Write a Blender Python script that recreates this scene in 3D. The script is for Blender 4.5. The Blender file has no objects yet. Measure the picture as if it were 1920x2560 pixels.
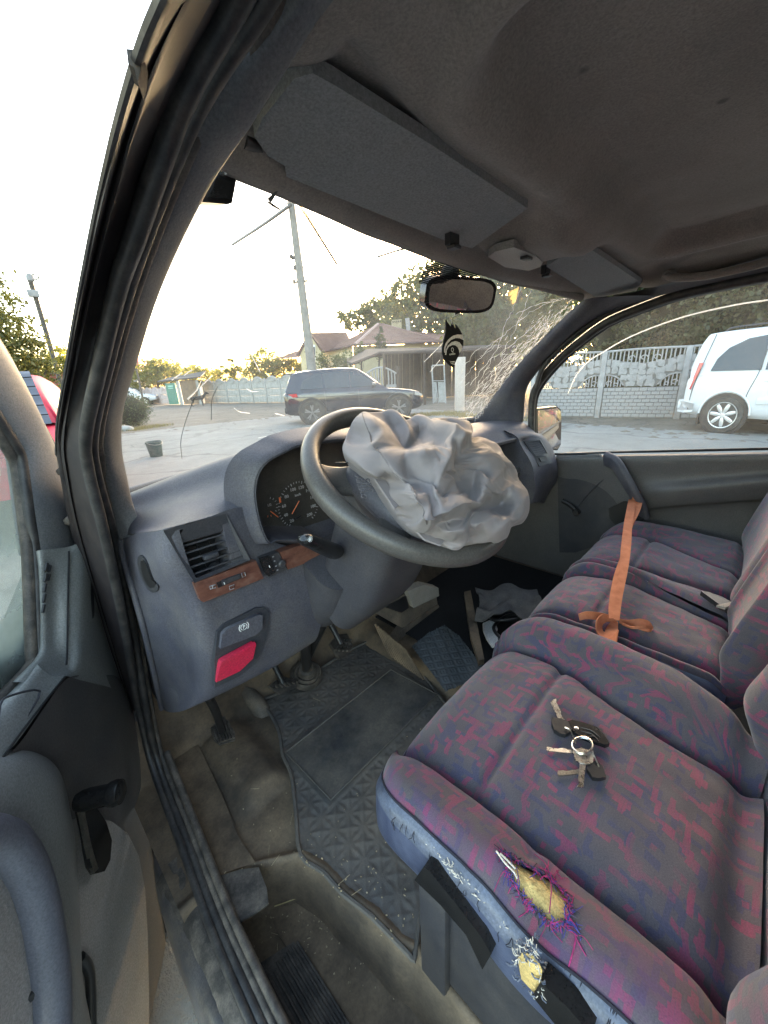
import bpy, bmesh, math, random
import numpy as np
from mathutils import Vector, Matrix, Euler, noise as mnoise

scene = bpy.context.scene
COL = scene.collection
R = math.radians
rnd = random.Random(7)

# ------------------------------------------------------------------ camera, world, sun, exposure
FPX, CXP, CYP = 966.0, 960.0, 1280.0          # focal length and centre, in pixels of the 1920x2560 photograph
CAM = Vector((-0.92, 0.0, 1.45))              # beside the open driver's door of the van
YAW, PITCH, ROLL = R(45.7), R(19.6), R(3.0)
_fw = Vector((math.sin(YAW)*math.cos(PITCH), math.cos(YAW)*math.cos(PITCH), -math.sin(PITCH)))
_rt = Vector((math.cos(YAW), -math.sin(YAW), 0.0))
_dn = _fw.cross(_rt)
_r2 = _rt*math.cos(ROLL) + _dn*math.sin(ROLL)
_d2 = -_rt*math.sin(ROLL) + _dn*math.cos(ROLL)

cam_data = bpy.data.cameras.new('camera')
cam = bpy.data.objects.new('camera', cam_data)
COL.objects.link(cam)
cam.matrix_world = Matrix(((_r2.x, -_d2.x, -_fw.x, CAM.x), (_r2.y, -_d2.y, -_fw.y, CAM.y),
                           (_r2.z, -_d2.z, -_fw.z, CAM.z), (0, 0, 0, 1)))
cam_data.sensor_fit = 'VERTICAL'
cam_data.sensor_height = 36.0
cam_data.lens = 36.0*FPX/2560.0
cam_data.clip_start = 0.01
cam_data.clip_end = 3000.0
scene.camera = cam


def sight(px, py):
    return _r2*((px-CXP)/FPX) + _d2*((py-CYP)/FPX) + _fw


def P(px, py, **k):
    """the point of the place that the photograph shows at a pixel, on the plane x=, y= or z= (or at d= metres)"""
    r = sight(px, py)
    ax, val = next(iter(k.items()))
    if ax == 'd':
        return CAM + r.normalized()*val
    i = 'xyz'.index(ax)
    return CAM + r*((val - CAM[i])/r[i])


def PN(px, py, o, n):
    r = sight(px, py)
    return CAM + r*((o-CAM).dot(n)/r.dot(n))


SUN_DIR = sight(1290, 738).normalized()
SUN_EL = math.asin(SUN_DIR.z)
SUN_AZ = math.atan2(SUN_DIR.x, SUN_DIR.y)

world = bpy.data.worlds.new('World')
scene.world = world
world.use_nodes = True
wn = world.node_tree
wn.nodes.clear()
sky = wn.nodes.new('ShaderNodeTexSky')
sky.sky_type = 'NISHITA'
sky.sun_disc = False
sky.sun_elevation = SUN_EL
sky.sun_rotation = SUN_AZ
sky.altitude = 100
sky.air_density = 1.0
sky.dust_density = 2.5
sky.ozone_density = 1.0
bg = wn.nodes.new('ShaderNodeBackground')
bg.inputs['Strength'].default_value = 0.15
wo = wn.nodes.new('ShaderNodeOutputWorld')
wtint = wn.nodes.new('ShaderNodeMix'); wtint.data_type = 'RGBA'; wtint.blend_type = 'MULTIPLY'
wtint.inputs[0].default_value = 1.0
wtint.inputs[7].default_value = (1.0, 0.90, 0.79, 1.0)      # warm tint multiplied into the whole sky, like a white balance
wn.links.new(sky.outputs[0], wtint.inputs[6])
wn.links.new(wtint.outputs[2], bg.inputs[0])
wn.links.new(bg.outputs[0], wo.inputs[0])

sun_data = bpy.data.lights.new('sun', 'SUN')
sun_data.energy = 2.0
sun_data.angle = R(0.5)
sun_data.color = (1.0, 0.80, 0.55)
sun = bpy.data.objects.new('sun', sun_data)
COL.objects.link(sun)
sun.rotation_euler = SUN_DIR.to_track_quat('Z', 'Y').to_euler()

scene.view_settings.view_transform = 'Standard'
scene.view_settings.look = 'None'
scene.view_settings.exposure = 3.9
scene.view_settings.gamma = 1.0
scene.view_settings.use_curve_mapping = False
scene.render.engine = 'CYCLES'
scene.cycles.max_bounces = 8
scene.cycles.diffuse_bounces = 5
scene.cycles.transparent_max_bounces = 24

# ------------------------------------------------------------------ object helpers


def tag(o, label=None, cat=None, group=None, kind=None):
    if label: o['label'] = label
    if cat: o['category'] = cat
    if group: o['group'] = group
    if kind: o['kind'] = kind
    return o


def empty(name, loc=(0, 0, 0), parent=None, label=None, cat=None, group=None):
    o = bpy.data.objects.new(name, None)
    o.empty_display_size = 0.1
    COL.objects.link(o)
    o.location = loc
    if parent: o.parent = parent
    tag(o, label, cat, group)
    return o


def add(name, me, mat=None, parent=None, smooth=35):
    if mat:
        for m in (mat if isinstance(mat, (list, tuple)) else [mat]):
            me.materials.append(m)
    if smooth and len(me.polygons):
        me.polygons.foreach_set('use_smooth', [True]*len(me.polygons))
        me.set_sharp_from_angle(angle=R(smooth))
    me.update()
    o = bpy.data.objects.new(name, me)
    COL.objects.link(o)
    if parent:
        o.parent = parent
        l = Vector((0, 0, 0))
        p = parent
        while p:
            l += p.location
            p = p.parent
        o.location = -l if l.length else (0, 0, 0)
    return o


def copy_tree(o, parent=None):
    c = o.copy()
    COL.objects.link(c)
    if parent: c.parent = parent
    for ch in list(o.children):
        copy_tree(ch, c)
    return c


def raw(name, verts, faces, mat, parent=None, smooth=35, uvs=None):
    me = bpy.data.meshes.new(name)
    me.from_pydata([tuple(v) for v in verts], [], [tuple(f) for f in faces])
    if uvs is not None:
        lay = me.uv_layers.new(name='UVMap')
        idx = np.empty(len(me.loops), dtype=np.int32)
        me.loops.foreach_get('vertex_index', idx)
        lay.data.foreach_set('uv', np.asarray(uvs, dtype=np.float32)[idx].ravel())
    return add(name, me, mat, parent, smooth)


def cr(pts, n, closed=False):
    """Catmull-Rom through points, n steps per span"""
    pts = [np.array(p, dtype=float) for p in pts]
    if len(pts) < 3 and not closed:
        return [pts[0]+(pts[1]-pts[0])*t for t in np.linspace(0, 1, n+1)]
    out = []
    N = len(pts)
    for i in range(N if closed else N-1):
        if closed:
            a, b, c, d = pts[(i-1) % N], pts[i], pts[(i+1) % N], pts[(i+2) % N]
        else:
            b, c = pts[i], pts[i+1]
            a = pts[i-1] if i > 0 else 2*b-c
            d = pts[i+2] if i+2 < N else 2*c-b
        for k in range(n):
            t = k/n
            out.append(0.5*((2*b)+(c-a)*t+(2*a-5*b+4*c-d)*t*t+(3*b-3*c+d-a)*t**3))
    if not closed:
        out.append(pts[-1])
    return out


def grid_surface(name, G, mat, parent=None, thick=0.0, smooth=40, flip=False, skip=None):
    """G: array (nu, nv, 3) of points; closed shell if thick"""
    G = np.asarray(G, dtype=float)
    nu, nv = G.shape[:2]
    du = np.zeros((nu, nv)); dv = np.zeros((nu, nv))
    du[1:] = np.cumsum(np.linalg.norm(G[1:]-G[:-1], axis=2), axis=0)
    dv[:, 1:] = np.cumsum(np.linalg.norm(G[:, 1:]-G[:, :-1], axis=2), axis=1)
    uv = np.stack([dv, du], axis=2).reshape(-1, 2)
    V = G.reshape(-1, 3)
    ii = lambda i, j: i*nv+j
    F = []
    for i in range(nu-1):
        for j in range(nv-1):
            if skip is not None and skip[i, j]: continue
            f = (ii(i, j), ii(i, j+1), ii(i+1, j+1), ii(i+1, j))
            F.append(f[::-1] if flip else f)
    if thick:
        gu = np.gradient(G, axis=0); gv = np.gradient(G, axis=1)
        n = np.cross(gv, gu)
        n /= (np.linalg.norm(n, axis=2, keepdims=True)+1e-9)
        if flip: n = -n
        B = (G - n*thick).reshape(-1, 3)
        o = len(V)
        V = np.concatenate([V, B]); uv = np.concatenate([uv, uv])
        F += [tuple(o+k for k in f[::-1]) for f in list(F)]
        ring = [ii(0, j) for j in range(nv)]+[ii(i, nv-1) for i in range(1, nu)]+[ii(nu-1, j) for j in range(nv-2, -1, -1)]+[ii(i, 0) for i in range(nu-2, 0, -1)]
        for a, b in zip(ring, ring[1:]+ring[:1]):
            f = (b, a, o+a, o+b)
            F.append(f[::-1] if flip else f)
    return raw(name, V, F, mat, parent, smooth, uv)


def patch(name, rows, mat, parent=None, nu=5, nv=5, thick=0.0, smooth=40, flip=False, fn=None):
    """surface through rows of points"""
    R1 = [cr([tuple(p) for p in r], nv) for r in rows]
    cols = [cr([r[j] for r in R1], nu) for j in range(len(R1[0]))]
    G = np.array(cols).transpose(1, 0, 2)
    if fn is not None: G = fn(G)
    return grid_surface(name, G, mat, parent, thick, smooth, flip)


def sweep_mesh(path, prof, closed=False, caps=True, scales=None, up=None):
    """sweep a 2D profile (list of (a,b)) along a path, with parallel-transported frames"""
    path = [Vector(p) for p in path]
    N = len(path); M = len(prof)
    T = []
    for i in range(N):
        a = path[i-1] if (i > 0 or closed) else path[i]
        b = path[(i+1) % N] if (i < N-1 or closed) else path[i]
        t = (b-a)
        T.append(t.normalized() if t.length > 1e-9 else Vector((0, 0, 1)))
    if up is None:
        up = Vector((0, 0, 1)) if abs(T[0].z) < 0.9 else Vector((1, 0, 0))
    u = (Vector(up) - T[0]*Vector(up).dot(T[0])).normalized()
    V = []; F = []
    for i in range(N):
        u = (u - T[i]*u.dot(T[i])).normalized()
        w = T[i].cross(u)
        s = 1.0 if scales is None else scales[i]
        for (a, b) in prof:
            V.append(path[i]+u*(b*s)+w*(a*s))
    for i in range(N if closed else N-1):
        for j in range(M):
            a = i*M+j; b = i*M+(j+1) % M
            c = ((i+1) % N)*M+(j+1) % M; d = ((i+1) % N)*M+j
            F.append((a, b, c, d))
    if caps and not closed:
        F.append(tuple(range(M))[::-1]); F.append(tuple((N-1)*M+j for j in range(M)))
    return V, F


def circ(r, n=8, ry=None):
    ry = r if ry is None else ry
    return [(r*math.cos(2*math.pi*k/n), ry*math.sin(2*math.pi*k/n)) for k in range(n)]


def tube(name, pts, r, mat, parent=None, n=8, steps=5, closed=False, ry=None, up=None, smooth=50, scales=None):
    path = cr([tuple(p) for p in pts], steps, closed) if steps > 1 else [tuple(p) for p in pts]
    sc = None
    if scales is not None:
        sc = [float(s[0]) for s in cr([(s, 0, 0) for s in scales], steps, closed)] if steps > 1 else scales
    V, F = sweep_mesh(path, circ(r, n, ry), closed, True, sc, up)
    return raw(name, V, F, mat, parent, smooth)


def sweep(name, pts, prof, mat, parent=None, steps=5, closed=False, up=None, smooth=40, scales=None):
    path = cr([tuple(p) for p in pts], steps, closed) if steps > 1 else [tuple(p) for p in pts]
    V, F = sweep_mesh(path, prof, closed, True, scales, up)
    return raw(name, V, F, mat, parent, smooth)


def bm_to(name, bm, mat, parent=None, smooth=35):
    bmesh.ops.recalc_face_normals(bm, faces=bm.faces[:])
    me = bpy.data.meshes.new(name)
    bm.to_mesh(me); bm.free()
    return add(name, me, mat, parent, smooth)


def slab(name, pts, vec, mat, parent=None, bevel=0.0, seg=2, smooth=35, round_=0):
    """an outline pushed along a vector, all edges bevelled"""
    pts = [Vector(p) for p in pts]
    if round_:
        pts = [Vector(p) for p in cr([tuple(p) for p in pts], round_, True)]
    bm = bmesh.new()
    a = [bm.verts.new(p) for p in pts]
    b = [bm.verts.new(p+Vector(vec)) for p in pts]
    bm.faces.new(a); bm.faces.new(b[::-1])
    for i in range(len(pts)):
        j = (i+1) % len(pts)
        bm.faces.new((a[i], b[i], b[j], a[j]))
    if bevel:
        es = [e for e in bm.edges if len(e.link_faces) == 2 and e.calc_face_angle(0) > 0.5]
        bmesh.ops.bevel(bm, geom=es, offset=bevel, segments=seg, profile=0.5, affect='EDGES', clamp_overlap=True)
    return bm_to(name, bm, mat, parent, smooth)


def box(name, c, size, mat, parent=None, rot=None, bevel=0.0, seg=2, smooth=35):
    bm = bmesh.new()
    bmesh.ops.create_cube(bm, size=1.0)
    bmesh.ops.scale(bm, vec=Vector(size), verts=bm.verts[:])
    if bevel:
        bmesh.ops.bevel(bm, geom=bm.edges[:], offset=bevel, segments=seg, profile=0.5, affect='EDGES', clamp_overlap=True)
    M = Matrix.Translation(Vector(c))
    if rot is not None: M = M @ (rot.to_4x4() if not isinstance(rot, Euler) else rot.to_matrix().to_4x4())
    bmesh.ops.transform(bm, matrix=M, verts=bm.verts[:])
    return bm_to(name, bm, mat, parent, smooth)


def multibox(name, items, mat, parent=None, bevel=0.0, smooth=35):
    """several touching boxes of one part: (centre, size[, rotation])"""
    bm = bmesh.new()
    for it in items:
        b2 = bmesh.new()
        bmesh.ops.create_cube(b2, size=1.0)
        bmesh.ops.scale(b2, vec=Vector(it[1]), verts=b2.verts[:])
        if bevel:
            bmesh.ops.bevel(b2, geom=b2.edges[:], offset=bevel, segments=1, profile=0.5, affect='EDGES', clamp_overlap=True)
        M = Matrix.Translation(Vector(it[0]))
        if len(it) > 2: M = M @ it[2].to_4x4()
        bmesh.ops.transform(b2, matrix=M, verts=b2.verts[:])
        me = bpy.data.meshes.new('tmp'); b2.to_mesh(me); b2.free()
        bm.from_mesh(me); bpy.data.meshes.remove(me)
    return bm_to(name, bm, mat, parent, smooth)


def lathe(name, prof, o, axis, mat, parent=None, n=24, smooth=40, ref=None):
    """revolve (radius, height) about an axis"""
    o = Vector(o); ax = Vector(axis).normalized()
    u = ax.orthogonal().normalized() if ref is None else (Vector(ref)-ax*Vector(ref).dot(ax)).normalized()
    w = ax.cross(u)
    V = []; F = []
    for (r, h) in prof:
        for k in range(n):
            a = 2*math.pi*k/n
            V.append(o+ax*h+u*(r*math.cos(a))+w*(r*math.sin(a)))
    m = len(prof)
    for i in range(m-1):
        for k in range(n):
            F.append((i*n+k, i*n+(k+1) % n, (i+1)*n+(k+1) % n, (i+1)*n+k))
    F.append(tuple(range(n))[::-1]); F.append(tuple((m-1)*n+k for k in range(n)))
    return raw(name, V, F, mat, parent, smooth)


def text(name, body, o, ux, uy, size, mat, parent=None, depth=0.0006, align='CENTER'):
    cu = bpy.data.curves.new(name, 'FONT')
    cu.body = body; cu.size = size; cu.align_x = align; cu.align_y = 'CENTER'
    cu.extrude = depth; cu.resolution_u = 2
    tmp = bpy.data.objects.new(name, cu)
    COL.objects.link(tmp)
    dg = bpy.context.evaluated_depsgraph_get()
    me = bpy.data.meshes.new_from_object(tmp.evaluated_get(dg))
    bpy.data.objects.remove(tmp); bpy.data.curves.remove(cu)
    ux = Vector(ux).normalized(); uy = Vector(uy); uy = (uy-ux*uy.dot(ux)).normalized()
    un = ux.cross(uy); o = Vector(o)
    M = Matrix(((ux.x, uy.x, un.x, o.x), (ux.y, uy.y, un.y, o.y), (ux.z, uy.z, un.z, o.z), (0, 0, 0, 1)))
    me.transform(M)
    me.materials.clear()
    return add(name, me, mat, parent, smooth=0)


def surf(o, px, py, lift=0.0):
    """the point of a built surface that lies behind a pixel, lifted off along its normal"""
    from mathutils.bvhtree import BVHTree
    if o.name not in _bvh:
        _bvh[o.name] = BVHTree.FromPolygons([v.co for v in o.data.vertices], [tuple(p.vertices) for p in o.data.polygons])
    r = sight(px, py).normalized()
    loc, nor, i, d = _bvh[o.name].ray_cast(CAM-(o.matrix_basis.translation if o.parent is None else Vector()), r)
    if loc is None: return None
    if nor.dot(r) > 0: nor = -nor
    return loc+nor*lift


_bvh = {}


def sstep(x, a, b):
    t = np.clip((x-a)/(b-a), 0, 1)
    return t*t*(3-2*t)

# ------------------------------------------------------------------ material helpers


class NT:
    def __init__(s, name):
        s.m = bpy.data.materials.new(name)
        s.m.use_nodes = True
        s.t = s.m.node_tree
        s.t.nodes.clear()
        s.out = s.n('ShaderNodeOutputMaterial')

    def n(s, typ, **k):
        nd = s.t.nodes.new(typ)
        for a, v in k.items():
            if a.startswith('i_'):
                nd.inputs[a[2:].replace('_', ' ')].default_value = v
            else:
                setattr(nd, a, v)
        return nd

    def l(s, a, b):
        s.t.links.new(a, b)

    def coord(s, kind='Object'):
        return s.n('ShaderNodeTexCoord').outputs[kind]

    def mapping(s, vec, scale=(1, 1, 1), rot=(0, 0, 0), loc=(0, 0, 0)):
        m = s.n('ShaderNodeMapping')
        m.inputs['Scale'].default_value = scale
        m.inputs['Rotation'].default_value = rot
        m.inputs['Location'].default_value = loc
        s.l(vec, m.inputs[0])
        return m.outputs[0]

    def noise(s, vec, scale, detail=3, rough=0.55, out='Fac'):
        n = s.n('ShaderNodeTexNoise')
        n.inputs['Scale'].default_value = scale
        n.inputs['Detail'].default_value = detail
        n.inputs['Roughness'].default_value = rough
        s.l(vec, n.inputs['Vector'])
        return n.outputs[out]

    def ramp(s, fac, a, b, ca=(0, 0, 0, 1), cb=(1, 1, 1, 1)):
        r = s.n('ShaderNodeValToRGB')
        r.color_ramp.elements[0].position = a; r.color_ramp.elements[0].color = ca
        r.color_ramp.elements[1].position = b; r.color_ramp.elements[1].color = cb
        s.l(fac, r.inputs[0])
        return r.outputs[0]

    def mix(s, fac, a, b, mode='MIX'):
        m = s.n('ShaderNodeMix', data_type='RGBA', blend_type=mode)
        for sock, v in ((m.inputs[0], fac), (m.inputs[6], a), (m.inputs[7], b)):
            if hasattr(v, 'is_linked') or isinstance(v, bpy.types.NodeSocket): s.l(v, sock)
            elif isinstance(v, (int, float)): sock.default_value = v
            else: sock.default_value = (*v[:3], 1)
        return m.outputs[2]

    def math(s, op, a, b=0.0, c=0.0):
        m = s.n('ShaderNodeMath', operation=op)
        for i, v in enumerate((a, b, c)):
            if isinstance(v, bpy.types.NodeSocket): s.l(v, m.inputs[i])
            else: m.inputs[i].default_value = v
        return m.outputs[0]

    def bump(s, h, strength=0.3, dist=0.001):
        b = s.n('ShaderNodeBump')
        b.inputs['Strength'].default_value = strength
        b.inputs['Distance'].default_value = dist
        s.l(h, b.inputs['Height'])
        return b.outputs[0]

    def bsdf(s, col, rough=0.5, metal=0.0, spec=0.5, normal=None, coat=0.0, sheen=0.0):
        b = s.n('ShaderNodeBsdfPrincipled')
        for nm, v in (('Base Color', col), ('Roughness', rough), ('Metallic', metal), ('Specular IOR Level', spec), ('Coat Weight', coat), ('Sheen Weight', sheen)):
            if isinstance(v, bpy.types.NodeSocket): s.l(v, b.inputs[nm])
            elif nm == 'Base Color': b.inputs[nm].default_value = (*v[:3], 1)
            else: b.inputs[nm].default_value = v
        if normal is not None: s.l(normal, b.inputs['Normal'])
        s.l(b.outputs[0], s.out.inputs[0])
        return b


def m_simple(name, col, rough=0.5, metal=0.0, var=0.15, vscale=6.0, grain=0.0, gscale=900.0, gdist=0.0006, dust=None, dust_amt=0.3, dscale=9.0, spec=0.5, coat=0.0, sheen=0.0, coord='Object'):
    t = NT(name)
    c = t.coord(coord)
    n1 = t.noise(c, vscale, 4, 0.6)
    lo = tuple(x*(1-var) for x in col); hi = tuple(min(1, x*(1+var)) for x in col)
    base = t.mix(t.ramp(n1, 0.3, 0.7), lo, hi)
    if dust:
        n2 = t.noise(c, dscale, 6, 0.65)
        f = t.math('MULTIPLY', t.ramp(n2, 0.42, 0.72), dust_amt)
        base = t.mix(f, base, dust)
    sp_ = t.noise(c, 330, 3, 0.75)
    base = t.mix(1.0, base, t.ramp(sp_, 0.25, 0.75, (0.62, 0.62, 0.62, 1), (1.38, 1.38, 1.38, 1)), 'MULTIPLY')
    sc2_ = t.ramp(t.noise(t.mapping(c, (9, 9, 70), (0.5, 0.3, 0.9)), 2.0, 4, 0.7), 0.62, 0.74)
    base = t.mix(t.math('MULTIPLY', sc2_, 0.22), base, tuple(min(1, x*1.7+0.02) for x in col))
    nm = None
    if grain:
        nm = t.bump(t.noise(c, gscale, 2, 0.6), grain, gdist)
    r2 = t.math('ADD', t.math('MULTIPLY', n1, 0.18), rough-0.09)
    t.bsdf(base, r2, metal, spec, nm, coat, sheen)
    return t.m


# interior plastics
M = {}
DUST = (0.20, 0.175, 0.145)
M['dash'] = m_simple('dash_plastic', (0.074, 0.073, 0.092), 0.56, var=0.18, vscale=5, grain=0.45, gscale=420, gdist=0.0009, dust=(0.15, 0.14, 0.13), dust_amt=0.5, dscale=11, spec=0.32)
M['dash_dark'] = m_simple('dark_plastic', (0.035, 0.036, 0.044), 0.5, var=0.15, grain=0.25, gscale=600, dust=DUST, dust_amt=0.18)
M['black'] = m_simple('black_plastic', (0.014, 0.014, 0.016), 0.4, var=0.2, grain=0.15, gscale=500, dust=DUST, dust_amt=0.08)
M['gloss_black'] = m_simple('gloss_black_plastic', (0.012, 0.012, 0.013), 0.22, var=0.2, dust=DUST, dust_amt=0.05)
M['door_grey'] = m_simple('door_plastic', (0.205, 0.212, 0.21), 0.42, var=0.1, vscale=4, grain=0.4, gscale=420, gdist=0.0008, dust=(0.25, 0.25, 0.22), dust_amt=0.3, dscale=5)
M['door_dark'] = m_simple('door_lower_plastic', (0.088, 0.084, 0.085), 0.5, var=0.14, vscale=4, grain=0.4, gscale=420, gdist=0.0008, dust=DUST, dust_amt=0.2)
M['door_cloth'] = m_simple('door_insert', (0.26, 0.245, 0.24), 0.75, var=0.12, vscale=5, grain=0.6, gscale=260, gdist=0.0012, dust=DUST, dust_amt=0.3)
M['pillar'] = m_simple('pillar_trim', (0.105, 0.108, 0.118), 0.55, var=0.08, vscale=4, grain=0.4, gscale=420, dust=(0.25, 0.23, 0.18), dust_amt=0.25)
M['paint_dark'] = m_simple('dark_body_paint', (0.022, 0.018, 0.020), 0.5, var=0.3, vscale=9, dust=(0.10, 0.08, 0.07), dust_amt=0.35, dscale=14, spec=0.35)
M['paint_sill'] = m_simple('sill_paint', (0.055, 0.052, 0.055), 0.35, var=0.3, vscale=12, dust=(0.16, 0.13, 0.1), dust_amt=0.6, dscale=16)
M['rubber'] = m_simple('rubber_seal', (0.022, 0.021, 0.022), 0.45, var=0.3, vscale=30, dust=(0.16, 0.14, 0.12), dust_amt=0.3, dscale=40)
M['rubber_dusty'] = m_simple('dusty_rubber', (0.055, 0.048, 0.043), 0.6, var=0.35, vscale=30, grain=0.3, gscale=300, dust=(0.2, 0.165, 0.13), dust_amt=0.55, dscale=30)
M['wheel'] = m_simple('wheel_leatherette', (0.062, 0.058, 0.056), 0.38, var=0.15, vscale=8, grain=0.3, gscale=700, dust=DUST, dust_amt=0.12)
M['column'] = m_simple('shaded_column_plastic', (0.046, 0.045, 0.054), 0.55, var=0.15, grain=0.3, gscale=520, dust=DUST, dust_amt=0.15, spec=0.35)  # darker than the dash: shadow around the column put into the colour
M['pull'] = m_simple('pull_handle_plastic', (0.105, 0.11, 0.135), 0.38, var=0.1, grain=0.3, gscale=420)
M['hub'] = m_simple('hub_plastic', (0.06, 0.056, 0.068), 0.5, var=0.12, vscale=6, grain=0.5, gscale=380, gdist=0.0008, dust=DUST, dust_amt=0.12)
M['visor'] = m_simple('visor_vinyl', (0.20, 0.203, 0.205), 0.8, var=0.08, vscale=5, grain=0.35, gscale=400, dust=(0.26, 0.24, 0.21), dust_amt=0.2)
M['white_print'] = m_simple('white_print', (0.72, 0.72, 0.72), 0.5, var=0.03)
M['grey_print'] = m_simple('grey_print', (0.34, 0.34, 0.36), 0.5, var=0.05)
M['faint_print'] = m_simple('moulded_print', (0.125, 0.118, 0.13), 0.5, var=0.05)
M['orange_print'] = m_simple('orange_print', (0.75, 0.18, 0.06), 0.5, var=0.05)
M['red_lever'] = m_simple('red_lever', (0.55, 0.018, 0.06), 0.42, var=0.1, vscale=14, grain=0.15, gscale=400, dust=(0.3, 0.18, 0.16), dust_amt=0.15)
M['metal'] = m_simple('nickel_metal', (0.62, 0.60, 0.56), 0.28, metal=1.0, var=0.12, vscale=90)
M['metal_dull'] = m_simple('dull_metal', (0.40, 0.38, 0.34), 0.4, metal=1.0, var=0.15, vscale=90)
M['foam'] = m_simple('yellow_foam', (0.62, 0.44, 0.17), 0.95, var=0.3, vscale=60, grain=0.9, gscale=380, gdist=0.002)
M['paper'] = m_simple('paper', (0.74, 0.73, 0.72), 0.8, var=0.05)
M['card'] = m_simple('grey_card', (0.27, 0.25, 0.22), 0.8, var=0.15, vscale=20, dust=DUST, dust_amt=0.4)
M['thread_blue'] = m_simple('blue_thread', (0.05, 0.05, 0.24), 0.9, var=0.3, vscale=200)
M['thread_pink'] = m_simple('magenta_thread', (0.36, 0.03, 0.14), 0.9, var=0.3, vscale=200)
M['thread_pale'] = m_simple('pale_thread', (0.6, 0.55, 0.48), 0.8, var=0.2, vscale=200)
M['seam'] = m_simple('seam_piping', (0.022, 0.022, 0.035), 0.8)
M['glossy_mirror'] = m_simple('mirror_glass', (0.9, 0.9, 0.9), 0.02, metal=1.0, var=0.02)


def m_wood():
    t = NT('wood_trim'); c = t.coord('Object')
    n = t.noise(t.mapping(c, (18, 18, 60)), 1.6, 6, 0.7)
    n2 = t.noise(c, 55, 4, 0.6)
    a = t.mix(t.ramp(n, 0.3, 0.7), (0.085, 0.030, 0.022), (0.20, 0.085, 0.055))
    a = t.mix(t.math('MULTIPLY', t.ramp(n2, 0.5, 0.7), 0.35), a, (0.28, 0.17, 0.13))
    t.bsdf(a, 0.35, coat=0.3)
    return t.m


M['wood'] = m_wood()
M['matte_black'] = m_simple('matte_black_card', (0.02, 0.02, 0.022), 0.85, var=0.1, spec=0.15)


def m_headliner():
    t = NT('headliner_fabric'); c = t.coord('Object')
    n = t.noise(c, 5, 5, 0.6)
    a = t.mix(t.ramp(n, 0.3, 0.75), (0.20, 0.175, 0.155), (0.275, 0.24, 0.212))
    n2 = t.noise(c, 22, 5, 0.7)
    a = t.mix(t.math('MULTIPLY', t.ramp(n2, 0.55, 0.75), 0.25), a, (0.12, 0.105, 0.09))
    n3 = t.noise(c, 300, 3, 0.75)
    a = t.mix(1.0, a, t.ramp(n3, 0.25, 0.75, (0.7, 0.7, 0.7, 1), (1.3, 1.3, 1.3, 1)), 'MULTIPLY')
    n4 = t.ramp(t.noise(c, 3.1, 4, 0.7), 0.5, 0.72)
    a = t.mix(t.math('MULTIPLY', n4, 0.35), a, (0.13, 0.11, 0.092))
    v4 = t.n('ShaderNodeTexVoronoi'); v4.inputs['Scale'].default_value = 7
    t.l(c, v4.inputs['Vector'])
    a = t.mix(t.ramp(v4.outputs['Distance'], 0.03, 0.06, (0.7, 0.7, 0.7, 1), (0, 0, 0, 1)), a, (0.06, 0.05, 0.045))
    h = t.math('ADD', n3, t.noise(c, 420, 2, 0.6))
    t.bsdf(a, 0.95, spec=0.15, normal=t.bump(h, 0.5, 0.0012), sheen=0.15)
    return t.m


M['headliner'] = m_headliner()


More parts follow.
